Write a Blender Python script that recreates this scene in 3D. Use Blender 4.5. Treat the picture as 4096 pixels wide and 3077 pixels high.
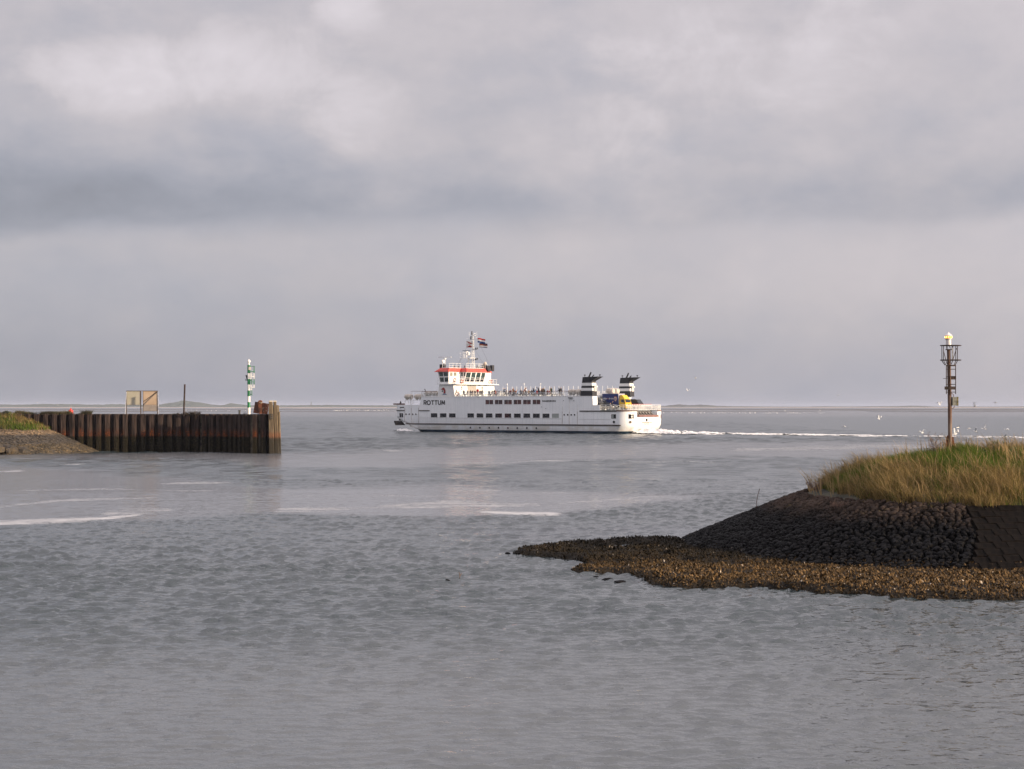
import bpy, bmesh, math, random
import numpy as np
from mathutils import Vector, Matrix, noise as mnoise

# ------------------------------------------------------------------ set-up
for o in list(bpy.data.objects):
    bpy.data.objects.remove(o)
scene = bpy.context.scene
COL = scene.collection
random.seed(7)
rng = np.random.default_rng(7)
R = math.radians

# camera: 4096 x 3077 photo, horizon at row 1624, eye 5.3 m above low water
F, CX, YH, EYE = 7200.0, 2048.0, 1624.0, 5.3
cam_d = bpy.data.cameras.new('camera')
cam = bpy.data.objects.new('camera', cam_d)
COL.objects.link(cam)
cam.location = (0, 0, EYE)
cam.rotation_euler = (R(90), 0, 0)
cam_d.sensor_width = 36.0
cam_d.lens = F / 4096 * 36.0
cam_d.shift_y = (YH - 3077 / 2) / 4096
cam_d.clip_start = 0.5
cam_d.clip_end = 60000
scene.camera = cam
scene.view_settings.view_transform = 'Standard'
scene.view_settings.look = 'None'
scene.view_settings.gamma = 1.0
scene.view_settings.exposure = 0.5
scene.view_settings.use_curve_mapping = False

# low sun: from the right and a little behind the camera
SUN_EL, SUN_PHI = R(12.0), R(23.0)
SUN = Vector((math.cos(SUN_EL) * math.cos(SUN_PHI), -math.cos(SUN_EL) * math.sin(SUN_PHI), math.sin(SUN_EL)))
sun_d = bpy.data.lights.new('sun', 'SUN')
sun_d.energy = 5.0
sun_d.angle = R(0.8)
sun_d.color = (1.0, 0.80, 0.58)
sun = bpy.data.objects.new('sun', sun_d)
COL.objects.link(sun)
sun.rotation_euler = SUN.to_track_quat('Z', 'Y').to_euler()
sun.location = (200, -80, 120)


# ---- tiny node-expression helper
class X:
    nt = None

    def __init__(s, sock):
        s.s = sock

    @staticmethod
    def node(t, **kw):
        n = X.nt.nodes.new(t)
        for k, v in kw.items():
            setattr(n, k, v)
        return n

    @staticmethod
    def put(sock, v):
        if isinstance(v, X):
            X.nt.links.new(v.s, sock)
        else:
            sock.default_value = v

    def m(s, op, *a, clamp=False):
        n = X.node('ShaderNodeMath', operation=op, use_clamp=clamp)
        X.put(n.inputs[0], s)
        for i, v in enumerate(a):
            X.put(n.inputs[i + 1], v)
        return X(n.outputs[0])

    def __add__(s, o): return s.m('ADD', o)
    def __radd__(s, o): return s.m('ADD', o)
    def __sub__(s, o): return s.m('SUBTRACT', o)
    def __rsub__(s, o): return (s * -1.0) + o
    def __mul__(s, o): return s.m('MULTIPLY', o)
    def __rmul__(s, o): return s.m('MULTIPLY', o)
    def __truediv__(s, o): return s.m('DIVIDE', o)


def xsmooth(a, b, x, lo=0.0, hi=1.0):
    n = X.node('ShaderNodeMapRange', interpolation_type='SMOOTHSTEP')
    X.put(n.inputs['Value'], x)
    X.put(n.inputs['From Min'], a); X.put(n.inputs['From Max'], b)
    X.put(n.inputs['To Min'], lo); X.put(n.inputs['To Max'], hi)
    return X(n.outputs[0])


def xmix(a, b, f):
    n = X.node('ShaderNodeMix', data_type='RGBA')
    X.put(n.inputs[0], f)
    for i, v in ((6, a), (7, b)):
        if not isinstance(v, X) and len(v) == 3:
            v = tuple(v) + (1.0,)
        X.put(n.inputs[i], v)
    return X(n.outputs[2])


def xmixf(a, b, f):
    n = X.node('ShaderNodeMix', data_type='FLOAT')
    X.put(n.inputs[0], f); X.put(n.inputs[2], a); X.put(n.inputs[3], b)
    return X(n.outputs[0])


def xvec(x, y, z):
    n = X.node('ShaderNodeCombineXYZ')
    for i, v in enumerate((x, y, z)):
        X.put(n.inputs[i], v)
    return X(n.outputs[0])


def xsep(v):
    n = X.node('ShaderNodeSeparateXYZ')
    X.put(n.inputs[0], v)
    return X(n.outputs[0]), X(n.outputs[1]), X(n.outputs[2])


def xnoise(vec, scale, detail=3.0, rough=0.5, dist=0.0):
    n = X.node('ShaderNodeTexNoise')
    X.put(n.inputs['Vector'], vec)
    n.inputs['Scale'].default_value = scale
    n.inputs['Detail'].default_value = detail
    n.inputs['Roughness'].default_value = rough
    n.inputs['Distortion'].default_value = dist
    return X(n.outputs['Fac'])


def xattr(name):
    n = X.node('ShaderNodeAttribute', attribute_name=name)
    return n


def xpos():
    return X(X.node('ShaderNodeNewGeometry').outputs['Position'])


# ---- world: thin clear sky behind a broken cloud deck
world = bpy.data.worlds.new('World')
scene.world = world
world.use_nodes = True
nt = world.node_tree
nt.nodes.clear()
X.nt = nt
out = X.node('ShaderNodeOutputWorld')
sky = X.node('ShaderNodeTexSky')
sky.sky_type = 'NISHITA'
sky.sun_disc = False
sky.sun_elevation = SUN_EL
sky.sun_rotation = math.atan2(SUN.x, SUN.y)
bg_sky = X.node('ShaderNodeBackground')
bg_sky.inputs[1].default_value = 0.08
nt.links.new(sky.outputs[0], bg_sky.inputs[0])
tc = X.node('ShaderNodeTexCoord')
D = X(tc.outputs['Generated'])
dx, dy, dz = xsep(D)
az = dx.m('ARCTAN2', dy)
el = dz.m('ARCSINE')
flat = xvec(dx, dy, dz * 1.9)
n_big = xnoise(flat, 5.0, 4.0, 0.55) - 0.5
n_mid = xnoise(flat, 13.0, 5.0, 0.55) - 0.5
n_fin = xnoise(flat, 30.0, 5.0, 0.6) - 0.5
wE = el + n_big * 0.020 + n_mid * 0.016
wA = az + n_mid * 0.05


def pixA(px): return (px - CX) / F
def pixE(py): return (YH - py) / F


def xgauss(a, e, rx, ry):
    q = (wA - a) / rx
    p = (wE - e) / ry
    return (q * q + p * p).m('MULTIPLY', -1.0).m('EXPONENT')


front = xsmooth(0.0, 0.6, dy)                       # the cloud deck seen ahead, general deck elsewhere
azc = az.m('MINIMUM', 0.3).m('MAXIMUM', -0.3)
n_soft = xnoise(flat, 2.4, 3.0, 0.5) - 0.5
n_puff = xnoise(xvec(dx, dy, dz * 1.15), 19.0, 9.0, 0.60, 0.35) - 0.5
low = xmixf(0.408, 0.498, xsmooth(0.0, 0.09, el)) + azc * 0.17
low = low + n_mid * 0.09 + n_soft * 0.05 + n_puff * 0.06
up = 0.505 + n_mid * 0.17 + n_big * 0.12 + n_fin * 0.05 + n_soft * 0.06
up = up + azc * 0.10
dark_l = xgauss(pixA(-150), pixE(820), 0.185, 0.030)
dark_r = xgauss(pixA(3850), pixE(800), 0.15, 0.026)
dark_m = xgauss(pixA(1900), pixE(850), 0.17, 0.017)
up = up - dark_l * 0.18 - dark_r * 0.08 - dark_m * 0.05
edge = xsmooth(pixE(985), pixE(865), wE + n_fin * 0.012 + n_mid * 0.022 + n_soft * 0.03)
B = xmixf(low, up, edge)
G = None
for (bx, by, rx, ry, am) in ((400, 330, 330, 150, 1.0), (640, 300, 200, 110, .55), (930, 280, 240, 160, 1.0), (1350, 430, 300, 260, .62),
                            (1420, 70, 160, 90, .75), (2520, 560, 420, 230, .40), (3300, 130, 900, 280, .45), (2350, 230, 480, 190, .38), (480, 60, 300, 80, .40),
                            (3010, 1160, 80, 90, .26), (760, 1150, 260, 120, .24), (1950, 1080, 280, 110, .22), (3100, 480, 330, 140, .26)):
    g = xgauss(pixA(bx), pixE(by), rx / F, ry / F) * am
    G = g if G is None else G + g
nz2 = n_puff * 1.25 + n_mid * 0.55
crisp = xsmooth(0.30, 0.74, G + nz2)
B = B + (crisp * (0.60 + n_puff * 1.6) * G.m('MINIMUM', 1.0) * 0.165 + G.m('MINIMUM', 1.0) * 0.045) * front + n_puff * 0.10 * edge
B = B * xsmooth(0.20, 1.20, el, 1.0, 2.6)            # zenith brightened to lift the shaded hull, modelled on the overcast law
cloud_col = xmix((0.866, 0.880, 1.03), (1.0, 0.926, 0.978), xsmooth(0.33, 0.57, B + n_mid * 0.12))
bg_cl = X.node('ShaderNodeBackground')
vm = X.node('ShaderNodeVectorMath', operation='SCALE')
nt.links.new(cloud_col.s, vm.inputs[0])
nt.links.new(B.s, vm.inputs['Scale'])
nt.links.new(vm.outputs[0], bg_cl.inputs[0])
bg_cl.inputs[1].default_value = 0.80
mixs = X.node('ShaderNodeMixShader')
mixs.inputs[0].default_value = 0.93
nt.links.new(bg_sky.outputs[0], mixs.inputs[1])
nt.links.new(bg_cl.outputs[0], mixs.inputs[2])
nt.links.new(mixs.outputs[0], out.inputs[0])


# ------------------------------------------------------------------ pixel helpers (directions only; distance from what a thing touches)
def at(px, py, Y):
    return Vector((Y * (px - CX) / F, Y, EYE + Y * (YH - py) / F))


def gnd(px, py, z=0.0):
    Y = (EYE - z) * F / (py - YH)
    return Vector((Y * (px - CX) / F, Y, z))


# ------------------------------------------------------------------ materials
MATS = {}


def mat(name, col, rough=0.6, metal=0.0, var=0.12, scale=3.0, bump=0.0, bscale=30.0, col2=None, spec=0.5, stretch=(1, 1, 1), coat=0.0):
    if name in MATS:
        return MATS[name]
    m = bpy.data.materials.new(name)
    m.use_nodes = True
    X.nt = m.node_tree
    b = m.node_tree.nodes['Principled BSDF']
    tcn = X.node('ShaderNodeTexCoord')
    ob = X(tcn.outputs['Object'])
    x, y, z = xsep(ob)
    v = xvec(x * stretch[0], y * stretch[1], z * stretch[2])
    n = xnoise(v, scale, 5.0, 0.6)
    c2 = col2 if col2 else tuple(min(1, c * (1 - 2.2 * var)) for c in col)
    c1 = tuple(min(1, c * (1 + var * 0.6)) for c in col)
    cc = xmix(c2, c1, xsmooth(0.28, 0.66, n))
    X.put(b.inputs['Base Color'], cc)
    b.inputs['Metallic'].default_value = metal
    b.inputs['Specular IOR Level'].default_value = spec
    b.inputs['Coat Weight'].default_value = coat
    X.put(b.inputs['Roughness'], xmixf(max(0.02, rough - 0.08), min(1, rough + 0.08), n))
    if bump:
        bn = X.node('ShaderNodeBump')
        bn.inputs['Strength'].default_value = 1.0
        bn.inputs['Distance'].default_value = bump
        X.put(bn.inputs['Height'], xnoise(v, bscale, 4.0, 0.6))
        X.m_link = m.node_tree.links.new(bn.outputs[0], b.inputs['Normal'])
    MATS[name] = m
    return m


def mat_tint(name, rough=0.8, mul=1.0, rnd=False):
    """clothing: colour from the object's own colour"""
    if name in MATS:
        return MATS[name]
    m = bpy.data.materials.new(name)
    m.use_nodes = True
    X.nt = m.node_tree
    b = m.node_tree.nodes['Principled BSDF']
    oi = X.node('ShaderNodeObjectInfo')
    if rnd:
        r = X(oi.outputs['Random'])
        cc = xmix((0.02, 0.025, 0.05), (0.10, 0.085, 0.07), r)
    else:
        cc = xmix((0.02, 0.02, 0.02), X(oi.outputs['Color']), xsmooth(-0.6, 0.5, xnoise(xpos(), 9.0, 3.0)))
    X.put(b.inputs['Base Color'], cc)
    b.inputs['Roughness'].default_value = rough
    MATS[name] = m
    return m


# ------------------------------------------------------------------ mesh builder
class MB:
    def __init__(s):
        s.v, s.f, s.mi = [], [], []

    def add(s, vs, fs, mi=0):
        b = len(s.v)
        s.v += [tuple(p) for p in vs]
        for f in fs:
            s.f.append(tuple(i + b for i in f))
            s.mi.append(mi)
        return s

    def box(s, p0, p1, mi=0):
        x0, y0, z0 = p0; x1, y1, z1 = p1
        return s.add([(x0, y0, z0), (x1, y0, z0), (x1, y1, z0), (x0, y1, z0), (x0, y0, z1), (x1, y0, z1), (x1, y1, z1), (x0, y1, z1)],
                     [(0, 3, 2, 1), (4, 5, 6, 7), (0, 1, 5, 4), (1, 2, 6, 5), (2, 3, 7, 6), (3, 0, 4, 7)], mi)

    def hexa(s, b, t, mi=0):
        """two quads, bottom and top, same order"""
        return s.add(list(b) + list(t), [(0, 3, 2, 1), (4, 5, 6, 7), (0, 1, 5, 4), (1, 2, 6, 5), (2, 3, 7, 6), (3, 0, 4, 7)], mi)

    def tube(s, p0, p1, r0, r1=None, n=8, mi=0, cap=True):
        r1 = r0 if r1 is None else r1
        p0, p1 = Vector(p0), Vector(p1)
        d = (p1 - p0).normalized()
        a = d.orthogonal().normalized()
        b = d.cross(a)
        vs = []
        for p, r in ((p0, r0), (p1, r1)):
            for k in range(n):
                t = 2 * math.pi * k / n
                vs.append(p + (a * math.cos(t) + b * math.sin(t)) * r)
        fs = [(k, (k + 1) % n, n + (k + 1) % n, n + k) for k in range(n)]
        if cap:
            fs += [tuple(range(n - 1, -1, -1)), tuple(range(n, 2 * n))]
        return s.add(vs, fs, mi)

    def path(s, pts, r, n=6, mi=0):
        for a, b in zip(pts[:-1], pts[1:]):
            s.tube(a, b, r, None, n, mi)
        return s

    def lathe(s, prof, n=16, c=(0, 0, 0), mi=0, axis='z'):
        """prof: (radius, height[, mat])"""
        vs, fs, ms = [], [], []
        for q in prof:
            for k in range(n):
                t = 2 * math.pi * k / n
                a, b, h = q[0] * math.cos(t), q[0] * math.sin(t), q[1]
                vs.append({'z': (c[0] + a, c[1] + b, c[2] + h), 'x': (c[0] + h, c[1] + a, c[2] + b), 'y': (c[0] + b, c[1] + h, c[2] + a)}[axis])
        b0 = len(s.v)
        s.v += vs
        for i in range(len(prof) - 1):
            mm = prof[i][2] if len(prof[i]) > 2 else mi
            for k in range(n):
                s.f.append((b0 + i * n + k, b0 + i * n + (k + 1) % n, b0 + (i + 1) * n + (k + 1) % n, b0 + (i + 1) * n + k))
                s.mi.append(mm)
        s.f.append(tuple(b0 + k for k in range(n - 1, -1, -1))); s.mi.append(prof[0][2] if len(prof[0]) > 2 else mi)
        s.f.append(tuple(b0 + (len(prof) - 1) * n + k for k in range(n))); s.mi.append(prof[-1][2] if len(prof[-1]) > 2 else mi)
        return s

    def loft(s, loops, mis=None, cap0=True, cap1=True, mi=0):
        n = len(loops[0])
        b0 = len(s.v)
        for lp in loops:
            s.v += [tuple(p) for p in lp]
        for i in range(len(loops) - 1):
            for k in range(n):
                s.f.append((b0 + i * n + k, b0 + i * n + (k + 1) % n, b0 + (i + 1) * n + (k + 1) % n, b0 + (i + 1) * n + k))
                s.mi.append(mis[i] if mis else mi)
        if cap0:
            s.f.append(tuple(b0 + k for k in range(n - 1, -1, -1))); s.mi.append(mis[0] if mis else mi)
        if cap1:
            s.f.append(tuple(b0 + (len(loops) - 1) * n + k for k in range(n))); s.mi.append(mis[-1] if mis else mi)
        return s

    def prism(s, pts, z0, z1, mi=0):
        return s.loft([[(p[0], p[1], z0) for p in pts], [(p[0], p[1], z1) for p in pts]], mi=mi)

    def mesh(s, name, mats, smooth=False, ang=35):
        me = bpy.data.meshes.new(name)
        me.from_pydata(s.v, [], s.f)
        for m in (mats if isinstance(mats, (list, tuple)) else [mats]):
            me.materials.append(m)
        me.polygons.foreach_set('material_index', s.mi)
        bm = bmesh.new(); bm.from_mesh(me)
        bmesh.ops.recalc_face_normals(bm, faces=bm.faces)
        bm.to_mesh(me); bm.free()
        if smooth:
            me.polygons.foreach_set('use_smooth', [True] * len(me.polygons))
            me.set_sharp_from_angle(angle=R(ang))
        me.update()
        return me

    def build(s, name, mats, parent=None, smooth=False, loc=None, ang=35):
        o = bpy.data.objects.new(name, s.mesh(name, mats, smooth, ang))
        COL.objects.link(o)
        if parent:
            o.parent = parent
        if loc is not None:
            o.location = loc
        return o


def tag(o, label, cat, group=None, kind=None):
    o['label'] = label
    o['category'] = cat
    if group:
        o['group'] = group
    if kind:
        o['kind'] = kind
    return o


def empty(name, loc, rz=0.0):
    o = bpy.data.objects.new(name, None)
    o.empty_display_size = 0.3
    COL.objects.link(o)
    o.location = loc
    o.rotation_euler = (0, 0, rz)
    return o


def inst(me, name, parent=None, loc=(0, 0, 0), rot=(0, 0, 0), scl=(1, 1, 1)):
    o = bpy.data.objects.new(name, me)
    COL.objects.link(o)
    if parent:
        o.parent = parent
    o.location = loc
    o.rotation_euler = rot
    o.scale = scl
    return o


def fast_mesh(name, V, Fq, mats, attrs=None, smooth=False, mi=None):
    """numpy vertices (n,3) and faces (m,3|4)"""
    me = bpy.data.meshes.new(name)
    V = np.asarray(V, dtype=np.float32)
    Fq = np.asarray(Fq, dtype=np.int32)
    k = Fq.shape[1]
    me.vertices.add(len(V)); me.vertices.foreach_set('co', V.ravel())
    me.loops.add(Fq.size); me.loops.foreach_set('vertex_index', Fq.ravel())
    me.polygons.add(len(Fq)); me.polygons.foreach_set('loop_start', np.arange(0, Fq.size, k, dtype=np.int32))
    for m in (mats if isinstance(mats, (list, tuple)) else [mats]):
        me.materials.append(m)
    if mi is not None:
        me.polygons.foreach_set('material_index', np.asarray(mi, dtype=np.int32))
    me.polygons.foreach_set('use_smooth', np.full(len(Fq), smooth))
    me.update(calc_edges=True)
    for an, (typ, data) in (attrs or {}).items():
        a = me.attributes.new(an, typ, 'POINT')
        a.data.foreach_set('color' if typ == 'FLOAT_COLOR' else 'value', np.asarray(data, dtype=np.float32).ravel())
    me.validate()
    return me


def vnoise(x, y, s=1.0, seed=0):
    """cheap smooth value noise in numpy, 0..1"""
    r = np.random.default_rng(100 + seed)
    T = r.random((128, 128))
    x = np.asarray(x, dtype=float) * s + 37.3 + seed
    y = np.asarray(y, dtype=float) * s + 11.7
    xi, yi = np.floor(x).astype(int), np.floor(y).astype(int)
    fx, fy = x - xi, y - yi
    fx, fy = fx * fx * (3 - 2 * fx), fy * fy * (3 - 2 * fy)
    g = lambda a, b: T[a % 128, b % 128]
    return (g(xi, yi) * (1 - fx) + g(xi + 1, yi) * fx) * (1 - fy) + (g(xi, yi + 1) * (1 - fx) + g(xi + 1, yi + 1) * fx) * fy


def fbm(x, y, s=1.0, seed=0, o=4):
    t, a, n = 0, 0.5, 0
    for i in range(o):
        t = t + a * vnoise(x, y, s * 2 ** i, seed + i); n += a; a *= 0.5
    return t / n


def text_mesh(txt, size, mats, bold=0.0, depth=0.01, space=1.0, width=None):
    cu = bpy.data.curves.new('lettering', 'FONT')
    cu.body = txt
    cu.size = size
    cu.offset = bold
    cu.extrude = depth
    cu.space_character = space
    cu.align_x = 'LEFT'
    cu.resolution_u = 3
    t = bpy.data.objects.new('lettering', cu)
    COL.objects.link(t)
    dg = bpy.context.evaluated_depsgraph_get()
    me = bpy.data.meshes.new_from_object(t.evaluated_get(dg))
    bpy.data.objects.remove(t)
    xs = [v.co.x for v in me.vertices]
    x0, x1 = min(xs), max(xs)
    ys = [v.co.y for v in me.vertices]
    y0, y1 = min(ys), max(ys)
    k = (width / (x1 - x0)) if width else 1.0
    ky = size / (y1 - y0)
    for v in me.vertices:
        v.co.x = (v.co.x - x0) * k
        v.co.y = (v.co.y - y0) * ky
    me.materials.clear()
    me.materials.append(mats)
    return me


# ------------------------------------------------------------------ WATER
def to_pix(x, Y, z=0.0):
    return CX + F * x / Y, YH + F * (EYE - z) / Y


def interp(px, pts):
    return np.interp(px, [p[0] for p in pts], [p[1] for p in pts])


def sst(a, b, x):
    t = np.clip((x - a) / (b - a), 0, 1)
    return t * t * (3 - 2 * t)


ys = np.concatenate([np.arange(-84, 20, 8.0), np.arange(20, 60, 0.105), np.arange(60, 110, 0.17), np.arange(110, 130, .3), np.arange(130, 300, 0.6), np.arange(300, 760, 1.6), np.geomspace(760, 32000, 60)])
xc = np.concatenate([np.arange(-76, -36, 0.8), np.arange(-36, -21, 0.32), np.arange(-21, 21, 0.15), np.arange(21, 36, 0.32), np.arange(36, 76.1, 0.8)])
xo = np.geomspace(80, 26000, 36)
xs = np.concatenate([-xo[::-1], xc, xo])
GX, GY = np.meshgrid(xs, ys)
Yc = np.maximum(GY, 4.0)
PX, PY = to_pix(GX, Yc)
nz = fbm(GX, GY * 0.35, 0.06, 3, 4) - 0.5
nf = fbm(GX * 0.5, GY, 0.35, 9, 4) - 0.5
PYn = PY + nz * 46 + nf * 22
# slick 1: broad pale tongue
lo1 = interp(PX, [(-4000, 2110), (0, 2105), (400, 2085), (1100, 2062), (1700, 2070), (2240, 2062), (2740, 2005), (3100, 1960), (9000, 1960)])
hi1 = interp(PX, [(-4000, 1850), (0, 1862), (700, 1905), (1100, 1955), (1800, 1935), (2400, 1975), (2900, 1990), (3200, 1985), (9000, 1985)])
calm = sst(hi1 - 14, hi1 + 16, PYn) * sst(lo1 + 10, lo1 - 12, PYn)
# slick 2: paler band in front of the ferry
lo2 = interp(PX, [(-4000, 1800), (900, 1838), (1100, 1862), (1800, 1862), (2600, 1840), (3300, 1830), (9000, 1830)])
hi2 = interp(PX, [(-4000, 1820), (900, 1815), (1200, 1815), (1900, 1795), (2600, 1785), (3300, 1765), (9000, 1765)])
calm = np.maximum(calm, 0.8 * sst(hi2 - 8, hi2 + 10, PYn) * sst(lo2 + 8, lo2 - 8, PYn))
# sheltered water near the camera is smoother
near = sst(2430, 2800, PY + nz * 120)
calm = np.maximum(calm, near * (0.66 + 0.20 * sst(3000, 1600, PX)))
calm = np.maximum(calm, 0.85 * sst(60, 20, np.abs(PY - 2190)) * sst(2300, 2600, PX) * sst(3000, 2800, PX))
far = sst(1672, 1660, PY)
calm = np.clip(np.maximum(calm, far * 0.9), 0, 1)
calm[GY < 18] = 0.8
# foam lines drifting on the slicks: (px, photo row, half thickness), strength
STREAKS = [([(-80, 2100, 16), (200, 2088, 16), (420, 2076, 10), (600, 2058, 4)], 1.0), ([(-50, 2034, 8), (250, 2005, 9), (480, 1998, 7), (660, 1992, 5)], .62),
           ([(380, 2062, 20), (520, 2050, 24), (720, 2042, 8)], .55), ([(1060, 2048, 10), (1180, 2040, 20), (1400, 2035, 9), (1850, 2026, 8)], .6),
           ([(1480, 2030, 6), (1780, 2014, 20), (1960, 2022, 16), (2200, 2020, 7)], .66), ([(1880, 2048, 5), (1960, 2050, 8), (2080, 2056, 10), (2270, 2060, 9)], 1.0),
           ([(2200, 2020, 5), (2450, 2000, 9), (2640, 1985, 8), (2770, 2000, 4)], .58), ([(1780, 1953, 4), (1900, 1960, 11), (2040, 1966, 6)], .62),
           ([(600, 1940, 4), (780, 1935, 7), (960, 1932, 4)], .58), ([(-40, 1889, 5), (60, 1886, 7), (130, 1884, 4)], .75), ([(200, 1857, 4), (300, 1860, 6), (370, 1858, 3)], .6),
           ([(1700, 1857, 4), (2000, 1852, 5), (2400, 1842, 5), (2900, 1850, 5)], .55), ([(2900, 1800, 9), (3200, 1792, 14), (3500, 1785, 14), (3770, 1790, 9)], .60),
           ([(1500, 1803, 4), (1560, 1805, 6), (1640, 1806, 4)], .6), ([(2020, 2160, 3), (2140, 2154, 6), (2250, 2150, 3)], .8), ([(0, 1965, 5), (400, 1958, 7), (900, 1968, 5)], .42), ([(1100, 1990, 8), (1700, 1985, 10), (2300, 1975, 8)], .40)]
foam = np.zeros_like(GX)
PYf = PY + (fbm(GX, GY * 0, .16, 33, 4) - .5) * 14
for pts, stg in STREAKS:
    xs_ = [q[0] for q in pts]
    ly = np.interp(PX, xs_, [q[1] for q in pts]); lt_ = np.interp(PX, xs_, [q[2] for q in pts])
    v = np.clip(1 - ((PYf - ly) / lt_) ** 2, 0, 1) * sst(xs_[0] - 10, xs_[0] + 60, PX) * sst(xs_[-1] + 10, xs_[-1] - 60, PX)
    foam = np.maximum(foam, v * stg)
foam[GY < 18] = 0
wm = bpy.data.materials.new('sea_water')
wm.use_nodes = True
X.nt = wm.node_tree
b = wm.node_tree.nodes['Principled BSDF']
P = xpos()
wx, wy, wz = xsep(P)
cal = X(xattr('calm').outputs['Fac'])
farf = X(xattr('far').outputs['Fac'])
warp = xnoise(xvec(wx, wy, 0.0), 0.16, 3.0) * 2.5
v1 = xvec(wx * 0.80 + warp, wy * 1.0 + wx * 0.14, 0.0)
v2 = xvec(wx * 0.72 - warp, wy * 1.0 - wx * 0.10, 3.7)
w1 = xnoise(v1, 0.85, 2.0, 0.45)
w2 = xnoise(v2, 3.3, 2.0, 0.45)
w3 = xnoise(v1, 8.0, 2.0, 0.5)
rough_h = w2 * 0.050 + w3 * 0.020
calm_h = w1 * 0.026 + w2 * 0.030 + w3 * 0.010
w0 = xnoise(xvec(wx * 0.34 + warp, wy * 0.22, 5.0), 1.0, 3.0, 0.55)
hgt = xmixf(rough_h, calm_h, cal) + w0 * farf * (1.0 - cal * 0.85) * 0.55
bn = X.node('ShaderNodeBump')
bn.inputs['Strength'].default_value = 1.0
bn.inputs['Distance'].default_value = 1.0
X.put(bn.inputs['Height'], hgt)
wm.node_tree.links.new(bn.outputs[0], b.inputs['Normal'])
tint = xnoise(xvec(wx * 0.4, wy, 0.0), 0.03, 3.0)
fo = X(xattr('foam').outputs['Fac'])
fo_n = xnoise(xvec(wx * 0.22, wy, 0.0), 0.75, 5.0, 0.62) - 0.5
fo_f = xnoise(xvec(wx * 0.5, wy, 0.0), 3.5, 4.0, 0.6) - 0.5
fo_m = xsmooth(0.30, 1.12, fo * 0.95 + fo_n * 1.5 * xsmooth(0.0, 0.3, fo) + fo_f * 1.3 * xsmooth(0.0, 0.3, fo))
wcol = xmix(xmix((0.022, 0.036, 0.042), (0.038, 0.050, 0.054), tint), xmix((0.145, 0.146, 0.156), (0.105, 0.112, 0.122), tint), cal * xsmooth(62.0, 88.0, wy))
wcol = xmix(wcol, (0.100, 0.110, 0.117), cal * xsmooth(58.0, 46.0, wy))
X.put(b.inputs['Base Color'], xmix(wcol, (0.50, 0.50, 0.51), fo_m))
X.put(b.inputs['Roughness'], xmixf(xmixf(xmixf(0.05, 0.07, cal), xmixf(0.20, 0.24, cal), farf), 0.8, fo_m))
b.inputs['IOR'].default_value = 1.33
nr, nc = GX.shape
idx = np.arange(nr * nc).reshape(nr, nc)
Fq = np.stack([idx[:-1, :-1], idx[:-1, 1:], idx[1:, 1:], idx[1:, :-1]], -1).reshape(-1, 4)
# wind chop: many small travelling waves, damped on the slicks and past the harbour
wr = np.random.default_rng(17)
ZW = np.zeros_like(GX)
SL2 = 0.0
res = np.interp(GY, [16, 60, 61, 110, 111, 130, 131, 300, 301, 760, 900], [.12, .12, .17, .17, .3, .3, .6, .6, 1.6, 1.6, 40])
outer = sst(90, 210, GY)
for k in range(60):
    big = k >= 42
    lam = (0.30 * (0.62 / 0.30) ** (k / 41.0)) if not big else 1.6 * (4.5 / 1.6) ** ((k - 42) / 17.0)
    th_ = wr.normal(R(84), R(30))
    kx, ky = 2 * math.pi / lam * math.cos(th_), 2 * math.pi / lam * math.sin(th_)
    sl = 0.068 if not big else 0.044
    amp = sl * lam / (2 * math.pi)
    # waves finer than the local mesh are left to the bump
    fade = np.clip(lam / res / 1.6 - 0.55, 0, 1)
    if big:
        fade = fade * (0.16 + 0.84 * outer)
    ZW += amp * fade * np.sin(kx * GX + ky * GY + 1.3 * np.sin(kx * .21 * GY - ky * .17 * GX) + wr.uniform(0, 6.28))
# sharpen: narrow crests, broad troughs
sd = np.maximum(0.004, fbm(GX, GY, .01, 3, 1) * 0 + np.interp(GY, [20, 60, 110, 130, 300, 760], [np.std(ZW[(GY > a) & (GY < b_) & (np.abs(GX) < 20)]) for a, b_ in ((20, 30), (50, 65), (100, 115), (125, 140), (250, 300), (600, 760))]))
zs = np.clip(ZW / sd, -3, 2.3)
ZW = 0.74 * sd * (np.exp(0.48 * zs) - 1.11) / 0.48
inx = sst(76, 70, np.abs(GX))
gustm = 0.55 + 0.9 * fbm(GX * .4, GY, 0.07, 41, 3)
ampl = (1 - calm) * gustm + (0.20 + 0.12 * near) * calm
ZW = ZW * ampl * inx * sst(700, 560, GY)
Vw = np.stack([GX, GY, ZW], -1).reshape(-1, 3)
farv = sst(45, 230, GY)
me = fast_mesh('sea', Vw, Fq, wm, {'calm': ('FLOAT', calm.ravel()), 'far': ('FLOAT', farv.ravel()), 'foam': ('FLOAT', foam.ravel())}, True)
sea = inst(me, 'sea')
tag(sea, 'grey tidal water rippling across the harbour mouth to the horizon', 'water', kind='structure')

# sea bed under everything
bed = MB().box((-30000, -200, -6.0), (30000, 33000, -5.0)).build('sea_bed', mat('seabed_mud', (0.12, 0.105, 0.09), 0.9))
tag(bed, 'muddy sea bed lying under the tidal water', 'sea bed', kind='structure')


# ---- mud flats: long low lenses showing at low tide
m_mud = mat('wet_mud', (0.085, 0.08, 0.08), 0.55, var=0.2, scale=0.02, stretch=(0.2, 1, 1))
m_sand = mat('pale_sand', (0.34, 0.29, 0.25), 0.85, var=0.15, scale=0.01)


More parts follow.
